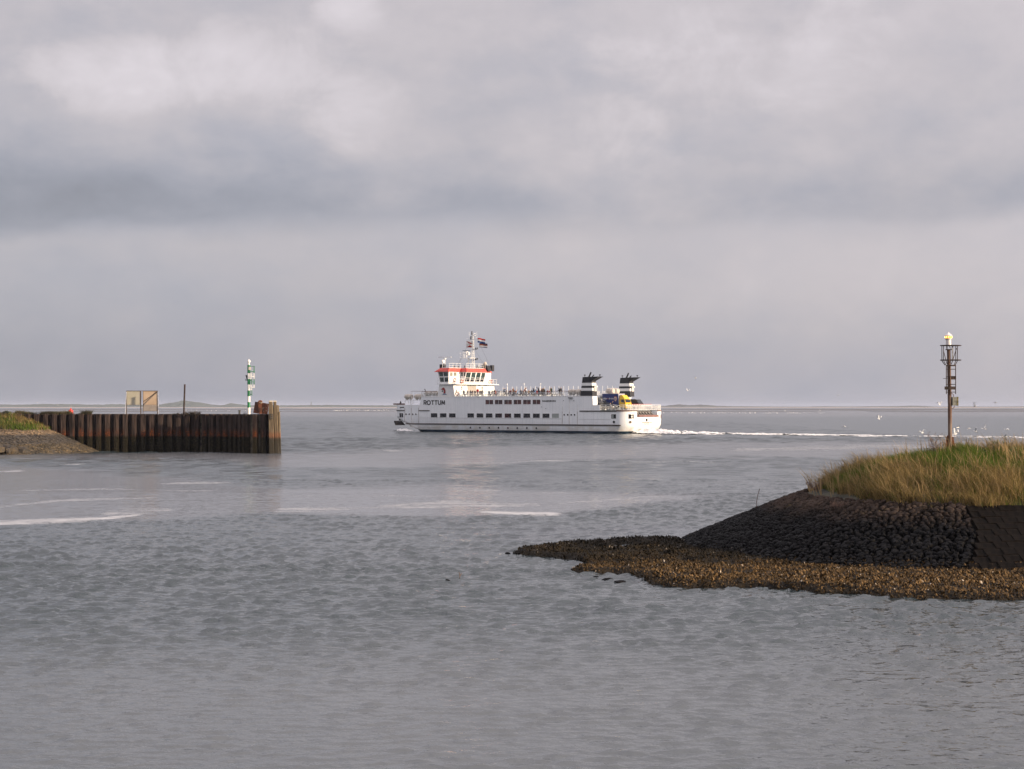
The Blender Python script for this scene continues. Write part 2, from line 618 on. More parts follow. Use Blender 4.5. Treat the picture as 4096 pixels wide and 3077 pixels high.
def flat_lens(name, px0, px1, py0, py1, z, m, seed, label):
    """low bank between two photo rows, widths tapering to its ends"""
    n = 90
    Y0, Y1 = EYE * F / (py1 - YH), EYE * F / (py0 - YH)
    Ym = 0.5 * (Y0 + Y1)
    xa, xb = Ym * (px0 - CX) / F, Ym * (px1 - CX) / F
    mb = MB()
    lo, hi, top0, top1 = [], [], [], []
    for i in range(n + 1):
        t = i / n
        x = xa + (xb - xa) * t
        e = min(1.0, 9 * t, 9 * (1 - t)) ** 0.7
        wv = (0.5 * float(fbm(x, 0, 14 / (xb - xa), seed)) + 0.5 * float(fbm(x, 5, 60 / (xb - xa), seed + 5)))
        mid = Ym + (Y1 - Y0) * 0.6 * (float(fbm(x, 9, 8 / (xb - xa), seed + 3)) - 0.5)
        hw = (Y1 - Y0) * 0.5 * e * (0.35 + 1.3 * wv)
        lo.append((x, mid - hw - 2, -0.3)); hi.append((x, mid + hw + 2, -0.3))
        top0.append((x, mid - hw * 0.86, z)); top1.append((x, mid + hw * 0.86, z))
    b0 = 0
    vs = lo + top0 + top1 + hi
    fs = []
    for r in range(3):
        for i in range(n):
            a = r * (n + 1) + i
            fs.append((a, a + 1, a + 1 + n + 1, a + n + 1))
    mb.add(vs, fs)
    o = mb.build(name, m, smooth=True)
    return tag(o, label, 'mudflat', 'mudflats bared by the tide', 'structure')


flat_lens('mudflat', -700, 2000, 1636.6, 1640.2, 0.25, m_mud, 1, 'long dark mudflat behind the sheet pile pier')
flat_lens('mudflat', 200, 1000, 1644.6, 1646.8, 0.2, m_mud, 2, 'thin dark mud strip nearer the pier')
flat_lens('mudflat', 1000, 1580, 1645.2, 1647.8, 0.2, m_mud, 3, 'thin dark mud strip between pier head and ferry bow')
flat_lens('mudflat', 2500, 5200, 1636.0, 1642.6, 0.3, m_mud, 4, 'broad dark mudflat behind the ferry wake')
flat_lens('mudflat', 3450, 4600, 1645.4, 1648.6, 0.2, m_mud, 5, 'narrow dark mud strip behind the lantern pole')
flat_lens('mudflat', 2400, 3300, 1646.0, 1648.2, 0.2, m_mud, 6, 'narrow mud strip dotted with resting birds off the stern')
flat_lens('beach', -1800, 2000, 1628.6, 1632.2, 0.9, m_sand, 7, 'pale beach along the foot of the wooded island')
flat_lens('beach', 2300, 6000, 1629.0, 1632.4, 0.9, m_sand, 8, 'pale beach along the foot of the low dunes')


# ---- the island: dunes and woods 7 km off
def ridge(name, prof, Y, m, seed, label, rough=1.0):
    p0, p1 = prof[0][0], prof[-1][0]
    n = int((p1 - p0) / 4)
    cols = []
    for i in range(n + 1):
        px = p0 + (p1 - p0) * i / n
        py = float(np.interp(px, [q[0] for q in prof], [q[1] for q in prof]))
        x = Y * (px - CX) / F
        h = max(0.2, EYE + Y * (YH - py) / F)
        h *= 1 + rough * 0.30 * (float(fbm(px, 0, 0.05, seed, 4)) - 0.5) + rough * 0.22 * (float(vnoise(px, 3, 0.45, seed)) - 0.5)
        cols.append([(x, Y - 260, -0.5), (x, Y - 170, h * (0.30 + 0.3 * float(vnoise(px, 1, 0.2, seed + 7)))), (x, Y - 60, h * (0.72 + 0.2 * float(vnoise(px, 2, 0.3, seed + 8)))),
                     (x, Y, h), (x, Y + 150, h * 0.8), (x, Y + 400, -0.5)])
    k = 6
    vs = [p for c in cols for p in c]
    fs = [(i * k + j, (i + 1) * k + j, (i + 1) * k + j + 1, i * k + j + 1) for i in range(n) for j in range(k - 1)]
    o = MB().add(vs, fs).build(name, m)
    return tag(o, label, 'island', kind='structure')


m_isl = mat('island_woods', (0.050, 0.062, 0.040), 0.95, var=0.35, scale=0.02, col2=(0.035, 0.045, 0.03))
m_dune = mat('island_dunes', (0.10, 0.10, 0.075), 0.95, var=0.3, scale=0.015)
ridge('island', [(-1500, 1620), (-300, 1619), (0, 1619), (100, 1618), (190, 1616.5), (290, 1617), (350, 1618.5), (480, 1618), (560, 1620), (600, 1619.5), (650, 1617), (690, 1611), (735, 1604), (790, 1609),
                 (815, 1614), (835, 1619), (880, 1621.5), (905, 1619), (925, 1614), (950, 1618), (990, 1621), (1100, 1622), (1250, 1621), (1330, 1620), (1450, 1621.5), (1600, 1622), (1900, 1622)],
      7000, m_isl, 21, 'wooded dune island low on the horizon behind the pier')
ridge('island', [(2200, 1622), (2560, 1623), (2660, 1624), (2690, 1620), (2720, 1618), (2760, 1621), (2800, 1618.5), (2830, 1620), (2870, 1624), (2920, 1625), (3000, 1626), (3100, 1627), (3230, 1628.5), (3262, 1629.5),
                 (3275, 1626), (3300, 1625.5), (3340, 1626.5), (3420, 1627), (3480, 1626), (3590, 1625), (3640, 1623.5), (3700, 1624), (3720, 1627), (3800, 1627.5), (3870, 1626.5), (3950, 1627.5), (4050, 1627), (4096, 1626), (4700, 1626), (5500, 1627)],
      7000, m_dune, 31, 'low grey dunes on the horizon behind the ferry wake', 0.7)
# far lattice beacon on the shore
bp = at(1245, 1624, 6600)
mb = MB()
for sx, sy in ((-1, -1), (1, -1), (1, 1), (-1, 1)):
    mb.tube((sx * 5.0, sy * 5.0, -5.3), (sx * 0.9, sy * 0.9, 9.5), 0.55, 0.4, 5)
for z in (0.0, 4.0, 7.5):
    r = 5.0 - 4.1 * (z + 5.3) / 14.8
    for i in range(4):
        a = [(-r, -r), (r, -r), (r, r), (-r, r)]
        mb.tube((*a[i], z), (*a[(i + 1) % 4], z), 0.35, None, 5)
beac = empty('beacon_tower', (bp.x, bp.y, EYE))
mb.build('lattice_legs', mat('beacon_grey', (0.14, 0.14, 0.14), 0.8), beac)
MB().lathe([(1.6, 9.5), (1.6, 13.5), (0.9, 14.5), (0.2, 16.0)], 8).build('top_mark', MATS['beacon_grey'], beac)
tag(beac, 'tiny lattice beacon standing on the far island shore', 'beacon')


# ------------------------------------------------------------------ shared materials
def mat_vcol(name, rough=0.8, trans=0.0, spec=0.3):
    m = bpy.data.materials.new(name)
    m.use_nodes = True
    X.nt = m.node_tree
    b = m.node_tree.nodes['Principled BSDF']
    a = xattr('col')
    m.node_tree.links.new(a.outputs['Color'], b.inputs['Base Color'])
    b.inputs['Roughness'].default_value = rough
    b.inputs['Specular IOR Level'].default_value = spec
    if trans:
        tr = X.node('ShaderNodeBsdfTranslucent')
        m.node_tree.links.new(a.outputs['Color'], tr.inputs[0])
        ms = X.node('ShaderNodeMixShader')
        ms.inputs[0].default_value = trans
        m.node_tree.links.new(b.outputs[0], ms.inputs[1])
        m.node_tree.links.new(tr.outputs[0], ms.inputs[2])
        m.node_tree.links.new(ms.outputs[0], m.node_tree.nodes['Material Output'].inputs[0])
    return m


m_grass = mat_vcol('grass_blades', 0.7, 0.35)
m_shell = mat_vcol('oyster_shells', 0.75, 0.0, 0.12)
m_soil = mat('dark_soil', (0.045, 0.042, 0.025), 0.95, var=0.4, scale=2.0, bump=0.05, bscale=6)
m_gravel = mat('black_gravel', (0.006, 0.006, 0.006), 0.9, spec=0.1, var=0.3, scale=6.0, bump=0.03, bscale=25)
m_wood = mat('weathered_timber', (0.17, 0.12, 0.075), 0.85, var=0.35, scale=4.0, stretch=(3, 3, 0.4), bump=0.01, bscale=12)
m_rust = mat('rusty_steel', (0.16, 0.055, 0.025), 0.85, 0.2, var=0.45, scale=2.5, col2=(0.05, 0.022, 0.015), bump=0.008, bscale=18)
m_darkrust = mat('dark_rusty_steel', (0.055, 0.036, 0.03), 0.85, 0.2, var=0.4, scale=5.0, bump=0.005, bscale=30)
m_galv = mat('galvanised_steel', (0.42, 0.42, 0.43), 0.45, 0.6, var=0.15, scale=6)
m_white = mat('white_paint', (0.78, 0.78, 0.77), 0.45, var=0.05, scale=2)
m_black = mat('black_paint', (0.018, 0.018, 0.02), 0.5, var=0.2, scale=3)


def blades(name, pts, hgt, col, lean=(0.25, -0.1), width=0.024, seed=1, jit=0.35, bend=0.5):
    """many grass blades in one mesh; pts (n,3), hgt (n), col (n,3)"""
    r = np.random.default_rng(seed)
    n = len(pts)
    az = r.random(n) * 2 * np.pi
    ww = width * (0.6 + 0.8 * r.random(n))
    sx, sy = np.cos(az) * ww / 2, np.sin(az) * ww / 2
    lx = (lean[0] + jit * r.normal(size=n)) * hgt * bend
    ly = (lean[1] + jit * r.normal(size=n)) * hgt * bend
    p = np.asarray(pts)
    V = np.zeros((n, 5, 3))
    V[:, 0] = p + np.stack([-sx, -sy, np.zeros(n)], -1)
    V[:, 1] = p + np.stack([sx, sy, np.zeros(n)], -1)
    mid = p + np.stack([lx * 0.35, ly * 0.35, hgt * 0.6], -1)
    V[:, 2] = mid + np.stack([-sx * .8, -sy * .8, np.zeros(n)], -1)
    V[:, 3] = mid + np.stack([sx * .8, sy * .8, np.zeros(n)], -1)
    V[:, 4] = p + np.stack([lx, ly, hgt], -1)
    b = np.arange(n)[:, None] * 5
    Ft = np.concatenate([b + np.array([[0, 1, 3]]), b + np.array([[0, 3, 2]]), b + np.array([[2, 3, 4]])])
    C = np.ones((n, 5, 4))
    C[:, :, :3] = np.asarray(col)[:, None, :]
    return fast_mesh(name, V.reshape(-1, 3), Ft, m_grass, {'col': ('FLOAT_COLOR', C.reshape(-1, 4))})


# ------------------------------------------------------------------ NEAR EMBANKMENT (right): rounded end of a harbour mole
EC, ERX, ERY = (16.5, 68.0), 10.0, 12.5


def emb_d(x, y):
    dx = np.maximum(0, EC[0] - np.asarray(x, dtype=float)) / ERX
    return np.hypot(dx, (np.asarray(y, dtype=float) - EC[1]) / ERY)


def emb_h(x, y):
    d = emb_d(x, y)
    z = np.where(d < .6, 3.75 - 3.4 * d - 0.28 * np.exp(-(d / 0.16) ** 2), np.where(d < 1, 1.71 - 4.2 * (d - .6), 0.03 - 2.2 * (d - 1)))
    return np.maximum(z, -2.5)


def emb_pos(x, y, lift=0.0):
    return Vector((x, y, float(emb_h(x, y)) + lift))


def emb_nrm(x, y):
    e = 0.15
    hx = float(emb_h(x + e, y) - emb_h(x - e, y)) / (2 * e)
    hy = float(emb_h(x, y + e) - emb_h(x, y - e)) / (2 * e)
    return Vector((-hx, -hy, 1)).normalized()


gx, gy = np.meshgrid(np.arange(2, 62, 0.4), np.arange(50, 90, 0.4))
gz = emb_h(gx, gy) + 0.06 * (fbm(gx, gy, 0.8, 5) - 0.5) * (emb_d(gx, gy) < 0.58) - 0.03
nr, nc = gx.shape
idx = np.arange(nr * nc).reshape(nr, nc)
Fq = np.stack([idx[:-1, :-1], idx[:-1, 1:], idx[1:, 1:], idx[1:, :-1]], -1).reshape(-1, 4)
dq = emb_d(gx, gy)[:-1, :-1].ravel()
emb = inst(fast_mesh('embankment', np.stack([gx, gy, gz], -1).reshape(-1, 3), Fq, [m_soil, m_gravel], None, True, (dq > 0.57).astype(int)), 'embankment')
tag(emb, 'rounded end of a grassy harbour mole faced with dark stones', 'embankment', kind='structure')

# -- pitched basalt stones on the rounded end
m_stone = bpy.data.materials.new('basalt_stone')
m_stone.use_nodes = True
X.nt = m_stone.node_tree
b = m_stone.node_tree.nodes['Principled BSDF']
P = xpos(); sx_, sy_, sz_ = xsep(P)
cell = X.node('ShaderNodeTexVoronoi'); cell.inputs['Scale'].default_value = 3.1
X.nt.links.new(P.s, cell.inputs['Vector'])
cr, cg, cb = xsep(X(cell.outputs['Color']))
dry = xsmooth(1.15, 1.95, sz_ + xnoise(P, 0.8, 3.0) * 0.7 - 0.35)
n1 = xnoise(P, 9.0, 5.0, 0.65)
wet_c = xmix((0.002, 0.002, 0.0025), (0.009, 0.0085, 0.009), cr * n1 * 1.6)
dry_c = xmix((0.010, 0.008, 0.007), (0.075, 0.054, 0.043), cr * 0.7 + n1 * 0.4)
lich = xsmooth(0.62, 0.70, xnoise(P, 2.6, 4.0, 0.7)) * xsmooth(1.35, 1.8, sz_)
cc = xmix(xmix(wet_c, dry_c, dry), (0.16, 0.12, 0.03), lich * 0.5)
X.put(b.inputs['Base Color'], cc)
X.put(b.inputs['Roughness'], xmixf(0.55, 0.9, dry))
b.inputs['Specular IOR Level'].default_value = 0.06
bn = X.node('ShaderNodeBump'); bn.inputs['Distance'].default_value = 0.02
X.put(bn.inputs['Height'], xnoise(P, 22.0, 4.0, 0.6)); X.nt.links.new(bn.outputs[0], b.inputs['Normal'])


def stone_mesh(seed, k=7):
    r = random.Random(seed)
    vs = []
    for (rad, h) in ((1.0, -0.55), (1.0, 0.25), (0.80, 0.72), (0.42, 0.95)):
        for i in range(k):
            t = 2 * math.pi * i / k + (0.2 if h > 0.3 else 0)
            q = rad * r.uniform(0.80, 1.12)
            vs.append((q * math.cos(t), q * math.sin(t), h * r.uniform(0.78, 1.15)))
    fs = []
    for l in range(3):
        for i in range(k):
            fs.append((l * k + i, l * k + (i + 1) % k, (l + 1) * k + (i + 1) % k, (l + 1) * k + i))
    fs.append(tuple(3 * k + i for i in range(k)))
    return MB().add(vs, fs).mesh('stone', m_stone, True, 38)


STONES = [stone_mesh(40 + i, 6 + i % 3) for i in range(9)]
spots = []
rows = 29
def block_edge(d):
    return float(np.interp(d, [.5, .6, .75, .88, .97], [15.3, 15.3, 15.1, 14.6, 14.1]))


for i in range(rows):
    d = 0.545 + (0.985 - 0.545) * i / (rows - 1)
    # walk from the block field leftwards round the end
    s = random.uniform(0, 0.3)
    x = block_edge(d) - 0.02 - random.uniform(0, .10)
    # front part at x<EC[0]: parameter angle
    a0 = math.asin(max(-1, min(1, (EC[0] - x) / (ERX * d))))
    a = a0
    while a < R(168):
        px_ = EC[0] - ERX * d * math.sin(a)
        py_ = EC[1] - ERY * d * math.cos(a)
        j = random.uniform(-0.05, 0.05)
        w = random.choice((random.uniform(0.17, 0.25), random.uniform(0.22, 0.36))) * (1.0 if a < R(120) else 1.5)
        spots.append((px_ + random.uniform(-.03, .03), py_ + j, w, a))
        dl = math.hypot(ERX * d * math.cos(a), ERY * d * math.sin(a))
        a += w * 0.96 / max(dl, 0.5)
spots.sort(key=lambda q: math.hypot(q[0], q[1]))


def stone_matrix(x, y, w, a):
    n = emb_nrm(x, y)
    n = (n + Vector((random.uniform(-.06, .06), random.uniform(-.06, .06), 0))).normalized()
    q = n.to_track_quat('Z', 'Y')
    rot = q.to_matrix().to_4x4() @ Matrix.Rotation(random.uniform(0, 6.28), 4, 'Z')
    p = emb_pos(x, y, random.uniform(-0.015, 0.012))
    sc = Matrix.Diagonal((w * 0.49, w * random.uniform(0.42, 0.52), random.uniform(0.10, 0.145), 1))
    return Matrix.Translation(p) @ rot @ sc


for q in spots[:300]:
    o = inst(random.choice(STONES), 'stone', emb)
    o.matrix_local = stone_matrix(*q)


def join_copies(items, name, mats, parent=None):
    """items: (mesh, matrix) -> one joined mesh (polygons of any size)"""
    vs, fs = [], []
    for me_, mx in items:
        b0 = len(vs)
        vs += [tuple(mx @ v.co) for v in me_.vertices]
        fs += [tuple(i + b0 for i in p.vertices) for p in me_.polygons]
    me = bpy.data.meshes.new(name)
    me.from_pydata(vs, [], fs)
    for m in (mats if isinstance(mats, (list, tuple)) else [mats]):
        me.materials.append(m)
    me.polygons.foreach_set('use_smooth', [True] * len(me.polygons))
    me.set_sharp_from_angle(angle=R(38))
    o = bpy.data.objects.new(name, me)
    COL.objects.link(o)
    if parent:
        o.parent = parent
    return o


rest = join_copies([(random.choice(STONES), stone_matrix(*q)) for q in spots[300:]], 'stones', m_stone, emb)
rest['kind'] = 'stuff'

# -- squared blocks on the straight face
bl = MB()
a_, b_, c_ = 0.5, 0.485, 0.5
bl.loft([[(-a_, -a_, -c_), (a_, -a_, -c_), (a_, a_, -c_), (-a_, a_, -c_)], [(-a_, -a_, .35), (a_, -a_, .35), (a_, a_, .35), (-a_, a_, .35)],
         [(-b_, -b_, .5), (b_, -b_, .5), (b_, b_, .5), (-b_, b_, .5)]])
m_block = mat('dark_revetment_block', (0.010, 0.0075, 0.006), 0.85, spec=0.05, var=0.45, scale=3.0, bump=0.02, bscale=16)
BLOCK = bl.mesh('block', m_block)
ny = emb_nrm(20, 60)
ny = emb_nrm(20, 58.5)
tilt = math.atan2(-ny.y, ny.z)
rowd = 0.0400
for i in range(11):
    d = 0.565 + rowd * (i + 0.5)
    y = EC[1] - ERY * d
    x = block_edge(d) + 0.02 + random.uniform(0, 0.08)
    first = True
    while x < 28.0:
        w = random.uniform(0.40, 0.60) * (0.6 if first and i % 2 else 1)
        first = False
        o = inst(BLOCK, 'block', emb, emb_pos(x + w / 2, y, random.uniform(-.03, .0)), (tilt + random.uniform(-.04, .04), random.uniform(-.03, .03), random.uniform(-.015, .015)),
                 (w - 0.008, ERY * rowd * 1.03 - 0.010, 0.24))
        x += w

# -- oyster reef at the toe
REEF = [(2055, 2214), (2090, 2206), (2180, 2192), (2240, 2178), (2330, 2176), (2400, 2172), (2560, 2166), (2700, 2163), (2900, 2166), (3300, 2180), (7400, 2180), (7600, 2400), (4400, 2402), (4096, 2402),
        (3800, 2398), (3560, 2396), (3420, 2378), (3300, 2375), (3150, 2360), (3000, 2352), (2850, 2352), (2740, 2350), (2680, 2345), (2610, 2340), (2590, 2320), (2540, 2305), (2480, 2296), (2400, 2297), (2330, 2297),
        (2290, 2282), (2330, 2262), (2310, 2246), (2280, 2238), (2230, 2230), (2110, 2222)]
rp = np.array([[gnd(*p).x, gnd(*p).y] for p in REEF])


def seg_dist(x, y, poly):
    """signed distance, positive inside"""
    x = np.asarray(x, float); y = np.asarray(y, float)
    dm = np.full(x.shape, 1e9); ins = np.zeros(x.shape, bool)
    n = len(poly)
    for i in range(n):
        ax, ay = poly[i]; bx, by = poly[(i + 1) % n]
        ex, ey = bx - ax, by - ay
        t = np.clip(((x - ax) * ex + (y - ay) * ey) / (ex * ex + ey * ey), 0, 1)
        dm = np.minimum(dm, np.hypot(x - ax - t * ex, y - ay - t * ey))
        cond = (ay > y) != (by > y)
        ins ^= cond & (x < (bx - ax) * (y - ay) / (by - ay + 1e-12) + ax)
    return np.where(ins, dm, -dm)


PONDS = [(2330, 2206, 48, 7), (2470, 2192, 45, 6), (2560, 2182, 60, 4), (2720, 2176, 45, 6), (2655, 2232, 20, 4), (2745, 2256, 24, 5), (2845, 2266, 18, 5), (2950, 2276, 24, 5), (3290, 2303, 60, 3), (3600, 2316, 50, 3), (2300, 2262, 30, 7)]


def reef_h(x, y):
    sd = seg_dist(x, y, rp) + 0.55 * (fbm(x, y, 0.9, 61) - 0.5)
    h = np.clip(sd * 0.5, -0.35, 0.15) + (fbm(x, y, 0.55, 62) - 0.5) * 0.20 + (fbm(x, y, 2.6, 63) - 0.5) * 0.14 + 0.02
    px, py = to_pix(x, np.maximum(y, 5))
    for (cx, cy, rx, ry) in PONDS:
        q = ((px - cx) / rx) ** 2 + ((py - cy) / ry) ** 2
        h = h - 0.60 * np.exp(-q * 0.8)
    return h


rx_, ry_ = np.meshgrid(np.arange(-1.5, 36, 0.18), np.arange(46.5, 72, 0.18))
rz_ = reef_h(rx_, ry_)
nr, nc = rx_.shape
idx = np.arange(nr * nc).reshape(nr, nc)
Fq = np.stack([idx[:-1, :-1], idx[:-1, 1:], idx[1:, 1:], idx[1:, :-1]], -1).reshape(-1, 4)
keep = (rz_[:-1, :-1].ravel() > -0.12) & (emb_d(rx_, ry_)[:-1, :-1].ravel() > 0.9)
m_reefbed = mat('oyster_mud', (0.020, 0.015, 0.009), 0.8, spec=0.15, var=0.5, scale=5, bump=0.05, bscale=14)
reef = inst(fast_mesh('oyster_reef', np.stack([rx_, ry_, rz_], -1).reshape(-1, 3), Fq[keep], m_reefbed, None, True), 'oyster_reef')
tag(reef, 'low shelly reef bared at the foot of the stone mole', 'reef', kind='structure')
n = 240000
qx, qy = rng.uniform(-1.5, 35, n), rng.uniform(46.8, 71.5, n)
qd = emb_d(qx, qy)
qz = np.maximum(reef_h(qx, qy), np.where(qd < 1.06, emb_h(qx, qy) + 0.03, -9))
edge_d = 0.925 + 0.05 * (fbm(qx, qy, 0.7, 64) - 0.5) + 0.04 * rng.random(n)
ok = (qz > -0.015) & (qd > edge_d) & (rng.random(n) < 0.35 + 0.9 * fbm(qx, qy, 1.6, 65))
qx, qy, qz, qd = qx[ok], qy[ok], qz[ok], qd[ok]
n = len(qx)
L = rng.uniform(0.04, 0.10, n) * (0.6 + 1.1 * fbm(qx, qy, 1.1, 69)); W = L * rng.uniform(0.45, 0.75, n)
aa = rng.random(n) * 2 * np.pi
til = rng.uniform(0.15, 1.45, n)
dirv = np.stack([np.cos(aa) * np.cos(til), np.sin(aa) * np.cos(til), np.sin(til)], -1)
sid = np.stack([-np.sin(aa), np.cos(aa), np.zeros(n)], -1)
nrm = np.cross(dirv, sid)
base = np.stack([qx, qy, qz - 0.01], -1)
V = np.zeros((n, 6, 3))
V[:, 0] = base
V[:, 1] = base + dirv * (L * .45)[:, None] + sid * (W * .5)[:, None]
V[:, 2] = base + dirv * (L * .9)[:, None] + sid * (W * .34)[:, None]
V[:, 3] = base + dirv * L[:, None]
V[:, 4] = base + dirv * (L * .5)[:, None] - sid * (W * .5)[:, None]
V[:, 5] = base + dirv * (L * .5)[:, None] + nrm * (W * .28)[:, None]
bb = np.arange(n)[:, None] * 6
Ft = np.concatenate([bb + np.array([[a, b_, 5]]) for a, b_ in ((0, 1), (1, 2), (2, 3), (3, 4), (4, 0))])
_, qpy = to_pix(qx, qy)
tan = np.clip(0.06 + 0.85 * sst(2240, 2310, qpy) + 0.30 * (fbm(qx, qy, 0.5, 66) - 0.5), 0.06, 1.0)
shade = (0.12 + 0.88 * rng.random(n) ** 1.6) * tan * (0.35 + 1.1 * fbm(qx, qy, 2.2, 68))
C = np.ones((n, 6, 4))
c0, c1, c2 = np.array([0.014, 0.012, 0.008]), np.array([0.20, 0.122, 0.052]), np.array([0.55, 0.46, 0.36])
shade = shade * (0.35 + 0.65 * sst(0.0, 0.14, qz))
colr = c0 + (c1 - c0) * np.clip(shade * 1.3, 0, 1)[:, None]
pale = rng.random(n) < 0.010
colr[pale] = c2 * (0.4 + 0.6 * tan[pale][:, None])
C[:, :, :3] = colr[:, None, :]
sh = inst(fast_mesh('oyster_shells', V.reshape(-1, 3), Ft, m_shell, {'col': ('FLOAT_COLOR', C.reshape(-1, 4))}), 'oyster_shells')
tag(sh, 'brown oyster shells crusting the reef at the foot of the mole', 'oysters', kind='stuff')

# -- grass on the mole
n = 230000
qx, qy = rng.uniform(9.5, 30, n), rng.uniform(59.5, 76, n)
qd = emb_d(qx, qy)
lim = 0.552 + 0.09 * (fbm(qx, qy, 0.9, 71) - 0.5) + 0.02 * rng.random(n) - 0.13 * sst(14.0, 10.8, qx)
tuss = fbm(qx, qy, 1.15, 72)
ok = (qd < lim) & (rng.random(n) < -0.35 + 2.4 * tuss)
qx, qy, qd, tuss = qx[ok], qy[ok], qd[ok], tuss[ok]
n = len(qx)
qz = emb_h(qx, qy) - 0.04
green = np.clip(0.92 - 1.95 * np.clip(qd - 0.16, 0, 1) + 1.9 * (fbm(qx, qy, 0.45, 73) - 0.5) + 0.9 * (fbm(qx, qy, 1.7, 74) - 0.5), 0, 1)
green *= np.where(qx < 12.0, 0.6, 1)
isg = rng.random(n) < green
tap = sst(9.8, 13.8, qx) * 0.6 + 0.4
hg = tap * np.where(isg, rng.uniform(0.22, 0.50, n), rng.uniform(0.30, 0.78, n)) * (0.6 + 0.8 * tuss) * np.where(qd > lim[ok] - 0.05, 0.8, 1) * (0.85 + 0.5 * fbm(qx, qy, 0.35, 75))
cg0, cg1 = np.array([0.040, 0.070, 0.008]), np.array([0.15, 0.20, 0.025])
cs0, cs1 = np.array([0.10, 0.072, 0.026]), np.array([0.36, 0.255, 0.10])
t = rng.random(n)[:, None]
colg = np.where(isg[:, None], cg0 + (cg1 - cg0) * t, cs0 + (cs1 - cs0) * t)
gr = inst(blades('tall_grass', np.stack([qx, qy, qz], -1), hg, colg, (-0.30, -0.12), 0.019, 5, 0.55, 0.95), 'tall_grass')
tag(gr, 'tall green and straw coloured grass covering the mole crest', 'grass', kind='stuff')
# seed-bearing stalks standing out of it
n = 900
qx, qy = rng.uniform(9.8, 25, n), rng.uniform(60.5, 71, n)
qd = emb_d(qx, qy); ok = qd < 0.53
qx, qy = qx[ok], qy[ok]; n = len(qx)
qz = emb_h(qx, qy)
hh = rng.uniform(0.7, 1.05, n)
stx = np.stack([qx, qy, qz], -1)
st = inst(blades('seed_stalks', np.repeat(stx, 2, 0) + rng.normal(0, .012, (2 * n, 3)), np.repeat(hh, 2), np.tile(np.array([[0.36, 0.25, 0.12]]), (2 * n, 1)), (-0.3, -.1), 0.020, 8, 0.30, 0.8), 'seed_stalks')
tag(st, 'pale dry seed stalks rising above the grass of the mole', 'grass', kind='stuff')


# -- single weeds on the mole
def leafy_weed(px, py, Y, h, nst, name, label, leafc, stemc, leafy=True, spread=0.3, seed=1, nl=16):
    r = random.Random(seed)
    p = at(px, py, Y)
    p.z = float(emb_h(p.x, p.y))
    root = empty(name, p)
    tag(root, label, 'plant')
    for s in range(nst):
        hh = h * r.uniform(0.6, 1)
        dx_, dy_ = r.uniform(-spread, spread), r.uniform(-spread, spread)
        ax, ay = r.uniform(-.1, .1), r.uniform(-.1, .1)
        pts = [Vector((ax + dx_ * t * t, ay + dy_ * t * t, hh * t)) for t in (0, .35, .7, 1)]
        mb = MB()
        for a, b2, ra, rb in zip(pts[:-1], pts[1:], (.011, .009, .007), (.009, .007, .004)):
            mb.tube(a, b2, ra, rb, 4)
        if not leafy:
            for k in range(12):
                t = r.uniform(0.35, 1.0)
                i = min(2, int(t * 3))
                q = pts[i].lerp(pts[i + 1], t * 3 - i)
                e = q + Vector((r.uniform(-.18, .18), r.uniform(-.12, .12), r.uniform(.02, .16)))
                mb.tube(q, e, .005, .003, 3)
                mb.tube(e - Vector((0, 0, .02)), e + Vector((0, 0, .03)), .012, .006, 4)
        mb.build('stem', stemc, root)
        if leafy:
            lm = MB()
            for k in range(nl):
                t = r.uniform(0.2, 1.0)
                i = min(2, int(t * 3))
                q = pts[i].lerp(pts[i + 1], t * 3 - i)
                an = r.uniform(0, 6.28)
                d = Vector((math.cos(an), math.sin(an), r.uniform(-.2, .4)))
                sdv = Vector((-math.sin(an), math.cos(an), 0))
                l = r.uniform(.07, .14)
                lm.add([q, q + d * l * .5 + sdv * l * .28, q + d * l, q + d * l * .5 - sdv * l * .28, q + d * l * .5 + Vector((0, 0, l * .12))], [(0, 1, 4), (1, 2, 4), (2, 3, 4), (3, 0, 4)])
            lm.build('leaves', leafc, root)
    return root


m_leaf = mat('weed_leaf', (0.06, 0.10, 0.018), 0.6, var=0.3, scale=9)
m_stem = mat('weed_stem', (0.10, 0.085, 0.04), 0.8)
m_dry = mat('dry_stem', (0.16, 0.10, 0.075), 0.9, var=0.25, scale=9)
leafy_weed(3985, 1800, 67.5, 0.85, 5, 'leafy_weed', 'green leafy weed topping the grass right of the lantern pole', m_leaf, m_stem, True, .25, 3, 26)
leafy_weed(4060, 1800, 66.5, 0.62, 4, 'leafy_weed', 'lower leafy weed in the straw grass at the mole crest', m_leaf, m_stem, True, .2, 4, 16)
leafy_weed(3925, 1815, 66.5, 0.55, 4, 'leafy_weed', 'small green weed between lantern pole and the tallest weed', m_leaf, m_stem, True, .2, 5, 14)
leafy_weed(3735, 1800, 68.0, 0.95, 7, 'dry_weed', 'brown dried weed with bare twigs left of the lantern pole', m_leaf, m_dry, False, .32, 6)
leafy_weed(3270, 2000, 68, 0.30, 9, 'dry_weed', 'low dark tuft at the left end of the grass on the stones', m_leaf, m_dry, False, .35, 7)
leafy_weed(3345, 2005, 63.5, 0.22, 8, 'dry_weed', 'low pale tuft growing on the stones under the grass', m_leaf, m_dry, False, .3, 9)

